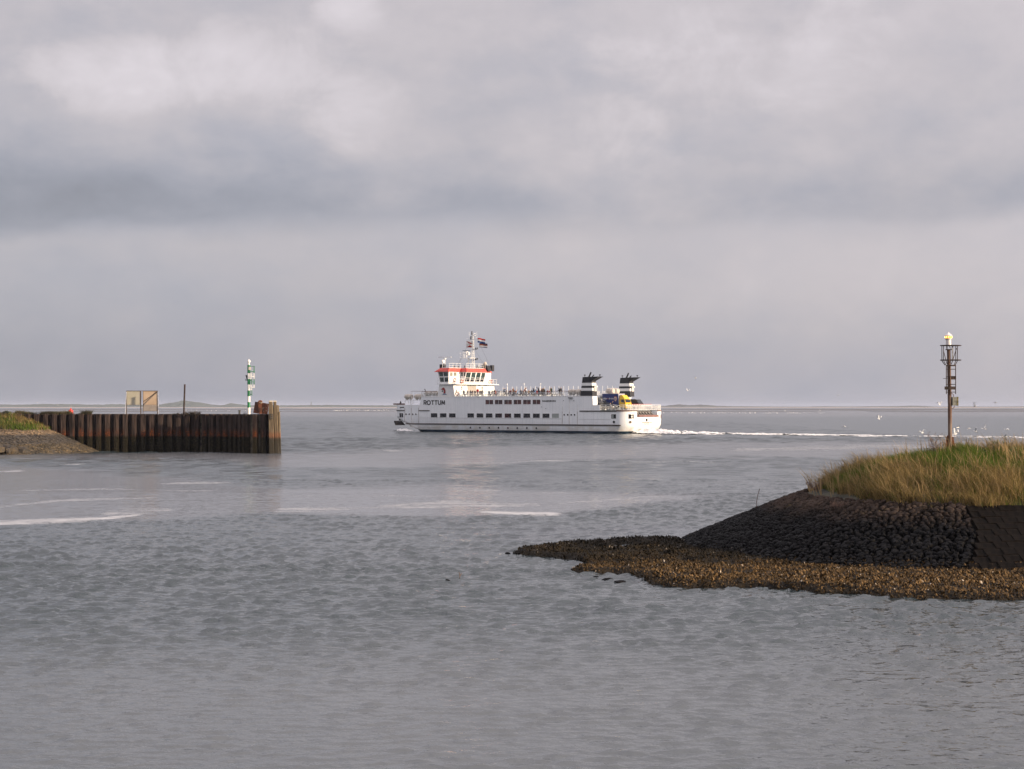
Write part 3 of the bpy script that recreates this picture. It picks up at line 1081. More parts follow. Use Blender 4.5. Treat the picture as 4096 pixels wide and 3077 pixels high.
# thin stick leaning out of the stones, and a twig standing in the water
p = gnd(3075, 2040, 0.0)
p = Vector((9.55, 70.4, 0)); p.z = float(emb_h(p.x, p.y))
sk = MB().path([(0, 0, -.2), (0.015, 0, .35), (0.06, 0, .6), (0.14, 0, .86)], 0.012, 5).build('stick', m_dry, loc=p)
tag(sk, 'thin bare stick leaning out of the stone slope', 'stick')
p = gnd(1838, 2315)
sk = MB().path([(0, 0, -.3), (0.01, 0, .12), (-0.02, 0, .2)], 0.012, 5).path([(0.01, 0, .08), (0.07, 0, .17)], 0.009, 5).build('stick', m_dry, loc=p)
tag(sk, 'short forked twig poking out of open water', 'stick')
# a few stones just awash off the reef tip
for k, (px, py, w, lab) in enumerate(((2430, 2322, .32, 'low dark rock awash in the reef notch, middle of three'), (2480, 2332, .42, 'largest low rock awash in front of the reef notch'), (2385, 2314, .26, 'small low rock awash in the reef notch, farthest from the mole'),
                                      (1790, 2328, .16, 'small dark rock awash beside the forked twig'), (2150, 2222, .35, 'small rock awash against the side of the reef tip'), (2030, 2218, .25, 'tiny rock awash alone beyond the reef tip'))):
    o = inst(STONES[k], 'rock', None, gnd(px, py, -0.02), (0, 0, k), (w * .6, w * .45, 0.08))
    tag(o, lab, 'rock', 'rocks awash around the reef')

# ------------------------------------------------------------------ LANTERN POLE
PY_ = 68.0
PK = PY_ / F


def q7(x, y, dy=0.0):
    v = at(3650 + x / 3.197, 1300 + y / 3.197, PY_)
    return Vector((v.x, v.y + dy, v.z))


pb = q7(482, 1560)
pb.z = float(emb_h(pb.x, pb.y))
pole = empty('lantern_pole', pb)
tag(pole, 'rusty navigation light pole with cage and amber lantern on the grassy mole', 'light pole')
o7 = lambda x, y, dy=0.0: q7(x, y, dy) - pb
m_polerust = mat('flaking_pole_paint', (0.075, 0.035, 0.022), 0.8, 0.1, var=0.6, scale=4.0, stretch=(1, 1, 0.35), col2=(0.20, 0.15, 0.12), bump=0.006, bscale=14)
MB().tube((0, 0, -0.3), o7(477, 1050), 0.078, 0.074, 12).tube(o7(477, 1050), o7(463, 318), 0.074, 0.068, 12).build('pole', m_polerust, pole, True)
foot = MB()
foot.hexa([o7(420, 1560, -.03), o7(455, 1560, -.03), o7(455, 1560, .03), o7(420, 1560, .03)], [o7(440, 1415, -.03), o7(456, 1415, -.03), o7(456, 1415, .03), o7(440, 1415, .03)])
foot.hexa([o7(505, 1560, -.03), o7(540, 1560, -.03), o7(540, 1560, .03), o7(505, 1560, .03)], [o7(503, 1430, -.03), o7(522, 1430, -.03), o7(522, 1430, .03), o7(503, 1430, .03)])
foot.build('base_gusset', m_rust, pole)
# ladder with hoop cage
lad = MB()
LY = -0.16
for xx in (420, 538):
    lad.tube(o7(xx, 885, LY), o7(xx, 515, LY), 0.016, None, 6)
lad.build('ladder_rail', m_darkrust, pole)
for k, yy in enumerate((860, 762, 665, 568)):
    MB().tube(o7(420, yy, LY), o7(538, yy, LY), 0.014, None, 6).build('rung', m_darkrust, pole)
MB().box(o7(428, 530, LY - .02), o7(536, 512, LY + .03)).build('rung', m_darkrust, pole)
cg = MB()
for sgn, xs_ in ((-1, (420, 384, 384)), (1, (538, 562, 562))):
    for yo in (LY, 0.10):
        cg.path([o7(xs_[0], 515, yo * .6), o7(xs_[1], 458, yo), o7(xs_[1], 265, yo)], 0.014, 6)
for a, c in (((436, 500), (388, 330)), ((492, 505), (556, 300))):
    cg.tube(o7(*a, -.05), o7(*c, -.1), 0.013, None, 6)
cg.build('cage_upright', m_darkrust, pole)


def ring(cx_, cy_, rx, r, name):
    c = o7(cx_, cy_)
    pts = [(c.x + rx * math.cos(t), c.y + rx * .8 * math.sin(t), c.z) for t in np.linspace(0, 2 * math.pi, 17)]
    return MB().path(pts, r, 6).build(name, m_darkrust, pole)


ring(488, 450, 0.385, 0.020, 'cage_ring')
ring(488, 264, 0.385, 0.018, 'cage_ring')
MB().box(o7(360, 268, -.1), o7(618, 260, .12)).build('platform', m_darkrust, pole)
MB().box(o7(428, 322, -.08), o7(500, 310, .08)).build('head_plate', m_darkrust, pole)
post = MB()
for xx in (440, 512):
    post.box(o7(xx - 8, 440 if xx == 512 else 315, -.02), o7(xx + 8, 258, .02))
post.build('bracket', m_galv, pole)
for a, c in (((398, 828, LY - .03), (532, 788, LY + .02)), ((378, 688, LY - .02), (445, 682, LY)), ((480, 700, LY), (545, 655, LY + .015))):
    MB().box(o7(*a), o7(*c)).build('clamp', m_darkrust, pole)
bx = MB()
bx.box(o7(506, 1032, -.10), o7(562, 922, .06))
boxo = bx.build('junction_box', mat('grey_box_paint', (0.20, 0.20, 0.17), 0.6, var=0.3, scale=8), pole)
MB().box(o7(562, 1034, -.105), o7(579, 920, .065)).build('box_lid', mat('mossy_yellow', (0.17, 0.14, 0.05), 0.8, var=0.4, scale=12), boxo)
for cpts in ([(492, 870, -.06), (515, 890, -.08), (520, 925, -.08)], [(526, 1030, -.08), (526, 1060, -.07), (500, 1075, -.05)], [(466, 270, -.06), (475, 295, -.06), (492, 300, -.06)]):
    MB().path([o7(*q) for q in cpts], 0.011, 6).build('cable', m_rust, pole)
lc = o7(460, 258)
m_lwhite = mat('lantern_white', (0.74, 0.70, 0.68), 0.4, var=0.08, scale=8)
lan = MB().lathe([(0.100, 0.0), (0.102, .20), (0.125, .215), (0.125, .245), (0.135, .25)], 20, lc).build('lantern_body', m_lwhite, pole, True)
m_amber = bpy.data.materials.new('amber_light')
m_amber.use_nodes = True
ab = m_amber.node_tree.nodes['Principled BSDF']
ab.inputs['Base Color'].default_value = (0.8, 0.30, 0.03, 1)
ab.inputs['Roughness'].default_value = 0.2
ab.inputs['Emission Color'].default_value = (1.0, 0.42, 0.06, 1)
ab.inputs['Emission Strength'].default_value = 0.9
MB().lathe([(0.128, .25), (0.138, .28), (0.138, .32), (0.128, .345)], 20, lc).build('amber_lens', m_amber, lan, True)
m_bulb = bpy.data.materials.new('lit_bulb')
m_bulb.use_nodes = True
bb_ = m_bulb.node_tree.nodes['Principled BSDF']
bb_.inputs['Emission Color'].default_value = (1.0, 0.75, 0.30, 1)
bb_.inputs['Emission Strength'].default_value = 3.0
for k in range(10):
    t = 2 * math.pi * (k + .25) / 10
    MB().lathe([(0.008, -.014), (0.015, 0), (0.008, .014)], 6, (lc.x + .138 * math.cos(t), lc.y + .138 * math.sin(t), lc.z + .30)).build('bulb', m_bulb, lan)
MB().lathe([(0.142, .345), (0.142, .362), (0.085, .415), (0.035, .455), (0.018, .47), (0.016, .50)], 20, lc).build('lantern_cap', m_lwhite, pole, True)


# ------------------------------------------------------------------ FAR PIER (left): sheet piles, 207 m off
WY = 207.0
WT = EYE - (1657 - YH) / F * WY            # top of the wall, about 4.35 m
m_pile = bpy.data.materials.new('sheet_pile_steel')
m_pile.use_nodes = True
X.nt = m_pile.node_tree
b = m_pile.node_tree.nodes['Principled BSDF']
P = xpos(); x_, y_, z_ = xsep(P)
st_ = xnoise(xvec(x_ * 3.0, y_ * 3.0, z_ * 0.35), 1.3, 5.0, 0.65)
fi_ = xnoise(P, 6.0, 4.0, 0.6)
zz = z_ + (st_ - 0.5) * 0.9
upc = xmix((0.016, 0.012, 0.011), (0.078, 0.055, 0.046), xsmooth(0.35, 0.68, st_))
rus = xmix((0.045, 0.017, 0.010), (0.20, 0.055, 0.016), xsmooth(0.38, 0.68, fi_))
wet = xmix((0.008, 0.007, 0.004), (0.040, 0.032, 0.017), xsmooth(0.38, 0.75, fi_))
cc = xmix(upc, rus, xsmooth(2.9, 2.0, zz) * xsmooth(0.36, 0.62, xnoise(xvec(x_, y_, z_ * 0.4), 1.1, 3.0)))
cc = xmix(cc, wet, xsmooth(1.95, 1.70, z_ + (st_ - 0.5) * 0.35))
X.put(b.inputs['Base Color'], cc)
b.inputs['Roughness'].default_value = 0.85
b.inputs['Specular IOR Level'].default_value = 0.12

pier = empty('sheet_pile_pier', (0, 0, 0))
tag(pier, 'long rusty sheet pile pier wall standing in the water', 'pier')
PITCH = 1.02


def pile_mesh():
    prof = [(0, 0), (0.22, 0), (0.235, -0.03), (0.265, -0.03), (0.28, 0), (0.50, 0), (0.51, 0.70), (1.00, 0.70), (1.02, 0.0)]
    back = [(p[0], p[1] + 0.03) for p in prof]
    H_ = WT + 2.5
    mb = MB()
    n = len(prof)
    vs = [(p[0], p[1], -2.5) for p in prof] + [(p[0], p[1], -2.5) for p in back] + [(p[0], p[1], WT) for p in prof] + [(p[0], p[1], WT) for p in back]
    fs = []
    for i in range(n - 1):
        fs += [(i, i + 1, 2 * n + i + 1, 2 * n + i), (n + i + 1, n + i, 3 * n + i, 3 * n + i + 1), (2 * n + i, 2 * n + i + 1, 3 * n + i + 1, 3 * n + i)]
    mb.add(vs, fs)
    return mb.mesh('sheet_pile', m_pile)


PILE = pile_mesh()
xw = WY * (740 - CX) / F
x0 = xw - PITCH * 27
cur = Vector((x0, WY, 0)); ang = 0.0
wall_path = [cur.copy()]
angs = [0.0] * 27 + [8, 16, 24, 30, 36, 42, 48, 52, 55, 58]
for k, a in enumerate(angs):
    o = inst(PILE, 'sheet_pile', pier, (cur.x, cur.y, random.uniform(-.02, .02)), (0, 0, -R(a)))
    cur = cur + Vector((math.cos(R(a)), -math.sin(R(a)), 0)) * PITCH
    wall_path.append(cur.copy())
# the head: face turned back to the light
HY = cur.y - 0.4
hx0 = HY * (1010 - CX) / F
for k, sc_ in enumerate((1.06, 0.86)):
    o = inst(PILE, 'sheet_pile', pier, (hx0 + (0 if k == 0 else 1.06), HY - 0.25 * k, 0.04), (0, 0, -R(6)), (sc_, 1, 1))
# side of the head running back
hx1 = hx0 + 1.9
for k in range(7):
    inst(PILE, 'sheet_pile', pier, (hx1 - 0.25 - 0.16 * k, HY - 0.1 + 1.0 * k, 0), (0, 0, R(99)))
# top fill
m_pierg = mat('pier_gravel', (0.10, 0.085, 0.06), 0.95, var=0.4, scale=1.5, bump=0.03, bscale=8)
poly = [(p.x, p.y + 0.72) for p in wall_path] + [(hx0, HY + .5), (hx1 - .75, HY + .5), (hx1 - 1.6, HY + 6.4), (hx1 - 2.4, 214), (x0, 214)]
fill = MB().prism(poly, -2.5, WT - 0.10).build('pier_fill', m_pierg, pier)
cap = MB()
for a, c in zip(wall_path[:-1], wall_path[1:]):
    d = (c - a).normalized(); nn = Vector((-d.y, d.x, 0))
    cap.hexa([a + nn * .70 + Vector((0, 0, WT - .12)), c + nn * .70 + Vector((0, 0, WT - .12)), c + nn * .88 + Vector((0, 0, WT - .12)), a + nn * .88 + Vector((0, 0, WT - .12))],
             [a + nn * .70 + Vector((0, 0, WT + .02)), c + nn * .70 + Vector((0, 0, WT + .02)), c + nn * .88 + Vector((0, 0, WT + .02)), a + nn * .88 + Vector((0, 0, WT + .02))])
cap.build('capping_beam', m_darkrust, pier)
pier.location = (x0 + 14, WY, 0)
for ch_ in pier.children:
    ch_.matrix_parent_inverse = Matrix.Translation((-x0 - 14, -WY, 0))
# ------------------------------------------------------------------ fender posts of the pier head
def q7p(x, y, Y): return at(1000 + x / 6.65, 1580 + y / 6.65, Y)


m_fend = bpy.data.materials.new('tidal_timber')
m_fend.use_nodes = True
X.nt = m_fend.node_tree
b = m_fend.node_tree.nodes['Principled BSDF']
P = xpos(); x_, y_, z_ = xsep(P)
gn = xnoise(xvec(x_ * 9.0, y_ * 9.0, z_ * 0.5), 1.0, 5.0, 0.65)
fi = xnoise(P, 5.0, 4.0, 0.6)
cc = xmix((0.060, 0.043, 0.026), (0.20, 0.15, 0.09), xsmooth(0.3, 0.7, gn))
cc = xmix(cc, xmix((0.10, 0.03, 0.015), (0.24, 0.09, 0.03), fi), xsmooth(2.9, 2.3, z_ + gn * 0.5) * 0.7)
cc = xmix(cc, xmix((0.010, 0.008, 0.005), (0.045, 0.035, 0.018), fi), xsmooth(1.95, 1.6, z_ + (gn - 0.5) * 0.7))
X.put(b.inputs['Base Color'], cc)
b.inputs['Roughness'].default_value = 0.85
bn = X.node('ShaderNodeBump'); bn.inputs['Distance'].default_value = 0.02
X.put(bn.inputs['Height'], gn); X.nt.links.new(bn.outputs[0], b.inputs['Normal'])


def post(xt0, xt1, yt, xb0, xb1, Y, label, cap=False, depth=0.42, shoulder=None):
    """tapered squared post from the sea bed, sizes read at its own distance"""
    bl_, br_ = q7p(xb0, 1530, Y), q7p(xb1, 1530, Y)
    tl_, tr_ = q7p(xt0, yt, Y), q7p(xt1, yt, Y)
    root = empty('fender_post', (0.5 * (bl_.x + br_.x), Y, 0))
    tag(root, label, 'post', 'timber posts at the pier head')
    off = root.location
    mb = MB()
    c = 0.05

    def loop(l, r, z):
        w0, w1 = l - off.x, r - off.x
        return [(w0 + c, 0, z), (w1 - c, 0, z), (w1, c, z), (w1, depth - c, z), (w1 - c, depth, z), (w0 + c, depth, z), (w0, depth - c, z), (w0, c, z)]
    dl, dr = (bl_.x - tl_.x) / tl_.z, (br_.x - tr_.x) / tl_.z
    lps = [loop(bl_.x + dl * 2.5, br_.x + dr * 2.5, -2.5)]
    if shoulder:
        z1 = q7p(0, shoulder[2], Y).z
        lps += [loop(q7p(shoulder[0], 0, Y).x, q7p(shoulder[1], 0, Y).x, z1)]
    lps += [loop(tl_.x, tr_.x, tl_.z)]
    mb.loft(lps)
    mb.build('post', m_fend, root)
    if cap:
        MB().box((tl_.x - off.x + .01, .01, tl_.z), (tr_.x - off.x - .01, depth - .01, tl_.z + 0.14)).build('post_cap', mat('pale_cap', (0.62, 0.55, 0.43), 0.8, var=0.2, scale=4), root)
    return root


HP = HY - 0.6
post(498, 585, 185, 505, 640, HP, 'squared timber post with white cap and iron ladder at the pier head', True, 0.5, (490, 612, 400))
post(618, 692, 185, 632, 700, HP + 0.9, 'white capped timber post standing behind the ladder post', True, 0.42)
post(632, 722, 272, 655, 760, HP + 0.1, 'tall dark flat topped timber post without a cap', False, 0.45)
post(728, 766, 275, 745, 782, HP + 0.7, 'narrow sunlit timber post between its taller dark neighbour and the shortest post', False, 0.3)
post(748, 792, 450, 790, 822, HP + 0.2, 'shortest sunlit timber post at the outer corner of the pier', False, 0.35)
# iron ladder frame on the first post
la = empty('iron_ladder', q7p(565, 640, HP - 0.12))
tag(la, 'short iron ladder frame bolted to a timber pier post', 'ladder')
lo_ = la.location.copy()
lr = MB()
for xx in (535, 600):
    lr.tube(q7p(xx, 505, HP - .12) - lo_, q7p(xx, 640, HP - .12) - lo_, 0.045, None, 6)
lr.build('ladder_rail', m_black, la)
for yy in (512, 575, 635):
    MB().tube(q7p(535, yy, HP - .12) - lo_, q7p(606, yy, HP - .12) - lo_, 0.04, None, 6).build('rung', m_black, la)
# rusty leaning steel plate box on the head
SY = HY + 1.0
sp = empty('steel_shield', q7p(270, 500, SY))
tag(sp, 'leaning rusty steel plate shield with capped post on the pier head', 'steel plate')
so = sp.location.copy()
m_shield = mat('flaking_rust_plate', (0.17, 0.055, 0.022), 0.85, 0.1, var=0.4, scale=1.6, stretch=(1, 1, .5), col2=(0.045, 0.022, 0.016), bump=0.01, bscale=10)


def plate(p, th, m, name, y0=0.0, y1=0.0):
    vs = [q7p(x, y, SY) - so for x, y in p]
    n_ = len(vs)
    f_ = [Vector((v.x, v.y + (y0 if i < 2 else y1), v.z)) for i, v in enumerate(vs)]
    return MB().loft([f_, [Vector((v.x, v.y + th, v.z)) for v in f_]]).build(name, m, sp)


plate([(85, 475), (230, 500), (225, 190), (125, 180)], 0.06, m_shield, 'steel_plate', 0.0, 0.3)
plate([(300, 505), (470, 510), (490, 235), (300, 205)], 0.06, m_shield, 'steel_plate', -0.1, 0.25)
plate([(240, 505), (320, 505), (318, 180), (225, 180)], 0.45, m_rust, 'post', -0.15, -0.15)
plate([(220, 182), (325, 182), (318, 160), (225, 160)], 0.55, m_rust, 'post_head', -0.2, -0.2)
plate([(232, 160), (316, 160), (290, 140), (255, 140)], 0.45, m_rust, 'post_head', -0.15, -0.15)
r_ = random.Random(4)
for k in range(14):                       # remaining flakes of pale paint
    cx_, cy_ = (r_.uniform(340, 450), r_.uniform(330, 440)) if k < 9 else (r_.uniform(255, 320), r_.uniform(200, 260))
    w_, h_ = r_.uniform(8, 26), r_.uniform(10, 34)
    v = [q7p(cx_ + dx * w_ * r_.uniform(.6, 1), cy_ + dy * h_ * r_.uniform(.6, 1), SY) - so for dx, dy in ((-1, 0), (-.3, 1), (.5, 1), (1, 0), (.4, -1), (-.5, -.8))]
    yy = -0.12 + 0.35 * (500 - cy_) / 290 - .1 if k < 9 else -.17
    MB().loft([[Vector((q.x, yy, q.z)) for q in v], [Vector((q.x, yy + .01, q.z)) for q in v]]).build('paint_flake', mat('old_paint', (0.38, 0.29, 0.20), 0.8, var=0.3, scale=6), sp)

# ------------------------------------------------------------------ green and white light column
def q6(x, y, Y=WY - 0.6): return at(960 + x / 6.92, 1430 + y / 6.92, Y)


LYc = 205.6
q6c = lambda x, y: q6(x, y, LYc)
base = q6c(245, 1570); base.z = WT - 0.1
colm = empty('light_column', base)
tag(colm, 'green and white banded harbour light column on the pier', 'light column')
m_green = mat('green_paint', (0.010, 0.17, 0.060), 0.4, var=0.12, scale=3)
m_lw = mat('column_white', (0.78, 0.77, 0.74), 0.45, var=0.06, scale=3)
rad = 0.5 * (q6c(286, 0).x - q6c(203, 0).x)
zl = [base.z] + [q6c(0, y).z for y in (1390, 1235, 1075, 915, 752, 598, 437, 225)]
for k in range(8):
    z0, z1 = zl[k] - base.z, zl[k + 1] - base.z
    r0 = rad * (1.05 if k == 0 else 1.0)
    MB().lathe([(r0, z0), (rad, z1)], 20).build('band', m_lw if k % 2 == 0 else m_green, colm, True)
topz = zl[-1] - base.z
MB().lathe([(rad * 1.12, topz), (rad * 1.12, topz + .06)], 20).build('top_plate', m_green, colm, True)
lt = MB().lathe([(0.12, topz + .06), (0.12, topz + .16), (0.10, topz + .18), (0.10, topz + .34), (0.17, topz + .36), (0.20, topz + .46), (0.16, topz + .58), (0.05, topz + .66), (0.03, topz + .74)], 16)
lt.build('lantern', m_lw, colm, True)
# ladder and cage at the right side
oc = lambda x, y, dy=0.0: Vector((q6c(x, y).x - base.x, dy, q6c(x, y).z - base.z))
cg = MB()
for xx, yt, yb, mi in ((320, 400, 598, 0), (320, 598, 755, 1), (320, 755, 910, 0), (328, 910, 1065, 1)):
    for dy in (-.2, .2):
        cg.tube(oc(xx, yb, dy), oc(xx, yt, dy), 0.022, None, 6, mi)
yy = 430
while yy < 1060:
    cg.tube(oc(320, yy, -.2), oc(320, yy, .2), 0.016, None, 5, 0 if (437 < yy < 598 or 752 < yy < 915) else 1)
    yy += 42
cg.build('ladder', [m_lw, m_green], colm)
for (yt, yb, m) in ((245, 437, m_green), (437, 598, m_lw), (598, 752, m_green), (752, 832, m_lw)):
    g = MB()
    for dy in (-.35, 0.0, .35):
        g.tube(oc(402 if dy == 0 else 384, yb, dy), oc(402 if dy == 0 else 384, yt, dy), 0.022, None, 6)
    yh = {245: 395, 437: 535, 598: 680, 752: 828}[yt]
    for k in range(8):
        t0, t1 = math.pi * (k / 8 - .5), math.pi * ((k + 1) / 8 - .5)
        cx_ = oc(320, yh)
        rr = oc(404, yh).x - cx_.x
        g.tube((cx_.x + rr * math.cos(t0), .42 * math.sin(t0), cx_.z), (cx_.x + rr * math.cos(t1), .42 * math.sin(t1), cx_.z), 0.03, None, 6)
    if yt == 245:
        for dy in (-.35, .35):
            g.tube(oc(290, 248, dy * .5), oc(402, 248, dy), 0.025, None, 6)
            g.tube(oc(290, 392, dy * .5), oc(402, 392, dy), 0.03, None, 6)
    g.build('cage', m, colm)
MB().box(oc(248, 350, -rad - .14), oc(308, 265, -rad + .1)).build('control_box', mat('cream_box', (0.60, 0.54, 0.46), 0.5), colm)
MB().hexa([oc(178, 590, -.1), oc(200, 590, -.1), oc(200, 590, .1), oc(178, 590, .1)], [oc(158, 490, -.15), oc(196, 490, -.15), oc(196, 490, .15), oc(158, 490, .15)]).build('fog_signal', m_black, colm)
MB().path([oc(205, 605, 0), oc(160, 605, 0), oc(152, 635, 0), oc(205, 635, 0)], 0.035, 6).build('bracket', mat('dark_green_paint', (0.012, 0.05, 0.03), 0.5), colm)
for yy in (635, 1022):
    MB().tube(oc(285, yy, 0), oc(330, yy, 0), 0.045, None, 6).build('stay', MATS['dark_green_paint'], colm)

# ------------------------------------------------------------------ notice boards seen from behind
def q8(x, y, Y): return at(490 + x / 11.87, 1540 + y / 11.87, Y)


BY = WY + 2.2
ob_ = q8(930, 1400, BY); ob_.z = WT - 0.1
board = empty('notice_board', ob_)
tag(board, 'pair of weathered panel boards on a steel frame, seen from behind', 'sign board')
o8 = lambda x, y, dy=0.0: q8(x, y, BY) - ob_ + Vector((0, dy, 0))
m_panelL = mat('bleached_panel', (0.37, 0.34, 0.28), 0.8, var=0.25, scale=1.6, stretch=(1.6, 1, .5), col2=(0.36, 0.34, 0.25))
m_panelR = mat('tan_panel', (0.46, 0.35, 0.245), 0.8, var=0.12, scale=1.2, col2=(0.40, 0.29, 0.20))
m_panelG = mat('grey_panel', (0.30, 0.26, 0.23), 0.8, var=0.08, scale=1.5)
MB().box(o8(205, 940, .05), o8(840, 300, .08)).build('panel', m_panelL, board)
MB().box(o8(985, 945, .05), o8(1640, 300, .08)).build('panel', m_panelR, board)
MB().box(o8(990, 1235, .05), o8(1650, 1005, .08)).build('panel', m_panelG, board)
M_BF = mat('brown_frame', (0.10, 0.072, 0.055), 0.75, var=0.25, scale=4)
for x0_, x1_, y1_ in ((172, 205, 1420), (840, 885, 1420), (965, 985, 1420), (1640, 1682, 1420)):
    MB().box(o8(x0_, y1_, .02), o8(x1_, 285, .10)).build('frame_upright', M_BF, board)
m_fr = MATS['brown_frame']
for (x0_, x1_, y0_, y1_) in ((170, 1690, 275, 300), (205, 885, 945, 968), (965, 1650, 950, 975), (205, 885, 1236, 1246), (965, 1660, 1236, 1246)):
    MB().box(o8(x0_, y1_, .015), o8(x1_, y0_, .105)).build('frame_rail', m_fr, board)
MB().box(o8(965, 998, .005), o8(1650, 977, .06)).build('frame_rail', mat('cream_rail', (0.55, 0.45, 0.36), 0.7), board)
MB().tube(o8(1000, 790, .03), o8(1625, 335, .03), 0.03, None, 6).build('diagonal_brace', m_fr, board)
for a, c in (((190, 330), (278, 1400)), ((1680, 320), (1850, 1400))):
    p1 = o8(*c); p1.y = -1.8; p1.x *= 1.0
    MB().tube(o8(*a, -.03), p1 - Vector((0, 0, .05)), 0.05, None, 8).build('stay', m_galv, board)

# rusty post and stub on the pier
p = at(735, 1657, WY - 0.5); p.z = WT - .2
hp = at(735, 1540, WY - 0.5).z - p.z
o = MB().tube((0, 0, 0), (0.12, 0, hp), 0.10, 0.095, 10).lathe([(0.12, hp), (0.12, hp + .06)], 10, (0.12, 0, 0)).build('mooring_post', m_darkrust, None, True, p)
tag(o, 'tall thin rusty steel post between notice boards and light column', 'post')
p = at(958, 1657, 205.0); p.z = WT - .2
hp = at(958, 1641, 205.0).z - p.z
o = MB().lathe([(0.11, 0), (0.11, hp - .08), (0.15, hp - .08), (0.15, hp)], 10).build('bollard', m_black, None, True, p)
tag(o, 'short black bollard beside the light column', 'bollard')

# ------------------------------------------------------------------ far bank with stone slope at the pier root
LC, LRX, LRY = (-57.5, 208.0), 10.2, 12.0


def lb_d(x, y):
    dx = np.maximum(0, np.asarray(x, float) - LC[0]) / LRX
    return np.hypot(dx, (np.asarray(y, float) - LC[1]) / LRY)


def lb_h(x, y):
    d = lb_d(x, y)
    return np.where(d < 1, 4.55 - 4.55 * d - 0.25 * np.exp(-(d / .12) ** 2), -2.0 * (d - 1))


gx, gy = np.meshgrid(np.arange(-130, -44, 0.4), np.arange(192, 226, 0.4))
gz = lb_h(gx, gy) + 0.10 * (fbm(gx, gy, 1.4, 81) - 0.5)
nr, nc = gx.shape
idx = np.arange(nr * nc).reshape(nr, nc)
Fq = np.stack([idx[:-1, :-1], idx[:-1, 1:], idx[1:, 1:], idx[1:, :-1]], -1).reshape(-1, 4)
zq = gz[:-1, :-1].ravel()
kp = zq > -1.2
m_slope = bpy.data.materials.new('far_stone_slope')
m_slope.use_nodes = True
X.nt = m_slope.node_tree
b = m_slope.node_tree.nodes['Principled BSDF']
P = xpos(); x_, y_, z_ = xsep(P)
vo = X.node('ShaderNodeTexVoronoi'); vo.inputs['Scale'].default_value = 3.4
X.put(vo.inputs['Vector'], P)
vc, _, _ = xsep(X(vo.outputs['Color']))
vd = X(vo.outputs['Distance'])
nz_ = xnoise(P, 1.2, 4.0)
dryc = xmix((0.16, 0.105, 0.055), (0.32, 0.22, 0.125), vc)
midc = xmix((0.035, 0.028, 0.022), (0.10, 0.078, 0.056), vc)
lowc = xmix((0.045, 0.033, 0.015), (0.24, 0.165, 0.08), vc * xsmooth(0.3, 0.7, nz_))
zz = z_ + (nz_ - 0.5) * 0.35
cc = xmix(lowc, xmix(midc, dryc, xsmooth(1.95, 2.2, zz)), xsmooth(0.95, 1.2, zz))
cc = xmix(cc, (0.015, 0.013, 0.010), xsmooth(0.24, 0.36, vd) * 0.55)
X.put(b.inputs['Base Color'], cc)
b.inputs['Roughness'].default_value = 0.85
bn = X.node('ShaderNodeBump'); bn.inputs['Distance'].default_value = 0.12; bn.invert = True
X.put(bn.inputs['Height'], vd); X.nt.links.new(bn.outputs[0], b.inputs['Normal'])
gd = lb_d(gx, gy)[:-1, :-1].ravel()
lbank = inst(fast_mesh('far_bank', np.stack([gx, gy, gz], -1).reshape(-1, 3), Fq[kp], [m_soil, m_slope], None, False, (gd > 0.40)[kp].astype(int)), 'far_bank')
tag(lbank, 'stone faced bank with grassy top at the root of the pier', 'embankment', kind='structure')
# rough stones bedded in that slope
n = 2600
qx, qy = rng.uniform(-66, -47, n), rng.uniform(195, 207, n)
qd = lb_d(qx, qy); ok = (qd > 0.42) & (qd < 0.995)
itm = []
for x, y in zip(qx[ok], qy[ok]):
    w = random.uniform(.28, .5)
    itm.append((random.choice(STONES), Matrix.Translation((x, y, float(lb_h(x, y)) - .02)) @ Matrix.Rotation(random.uniform(0, 6.3), 4, 'Z') @ Matrix.Diagonal((w * .5, w * .45, .07, 1))))
ls = join_copies(itm, 'slope_stones', m_slope, lbank); ls['kind'] = 'stuff'
# weedy rock heap at the very left
m_weed = mat('weedy_rock', (0.050, 0.034, 0.016), 0.7, var=0.6, scale=1.6, col2=(0.012, 0.010, 0.007), bump=0.08, bscale=5)
itm = []
for k in range(150):
    t = random.random()
    x = -56.5 - 9 * random.random() + 3.2 * (t ** 1.2)
    y = 195.0 + 3.2 * random.random()
    h = max(-0.1, 1.9 * (1 - (x + 61) / 8.5) * random.uniform(.35, 1)) if x > -61 else random.uniform(.3, 2.0)
    w = random.uniform(.5, 1.3)
    itm.append((random.choice(STONES), Matrix.Translation((x, y, h * .8)) @ Matrix.Rotation(random.uniform(0, 6), 4, 'Z') @ Matrix.Diagonal((w * .6, w * .5, w * .45, 1))))
rh = join_copies(itm, 'rock_heap', m_weed)
tag(rh, 'heap of dark weed covered rocks at the waterline of the far bank', 'rocks', kind='stuff')
# grass on the far bank
n = 42000
qx, qy = rng.uniform(-72, -51, n), rng.uniform(199, 213, n)
qd = lb_d(qx, qy); lim = 0.44 + 0.10 * (fbm(qx, qy, 0.6, 82) - 0.5)
ok = (qd < lim) & (rng.random(n) < .3 + 1.2 * fbm(qx, qy, 0.8, 83))
qx, qy = qx[ok], qy[ok]; n = len(qx)
green = np.clip(0.38 + 2.2 * (fbm(qx, qy, 0.35, 84) - 0.5), 0, 1)
isg = rng.random(n) < green
t = rng.random(n)[:, None]
colg = np.where(isg[:, None], cg0 + (cg1 - cg0) * t, cs0 + (cs1 - cs0) * t)
g2 = inst(blades('bank_grass', np.stack([qx, qy, lb_h(qx, qy) - .05], -1), rng.uniform(.25, .6, n), colg, (-.2, -.1), 0.06, 12, .35, .7), 'bank_grass')
tag(g2, 'green and straw grass on the bank at the pier root', 'grass', kind='stuff')


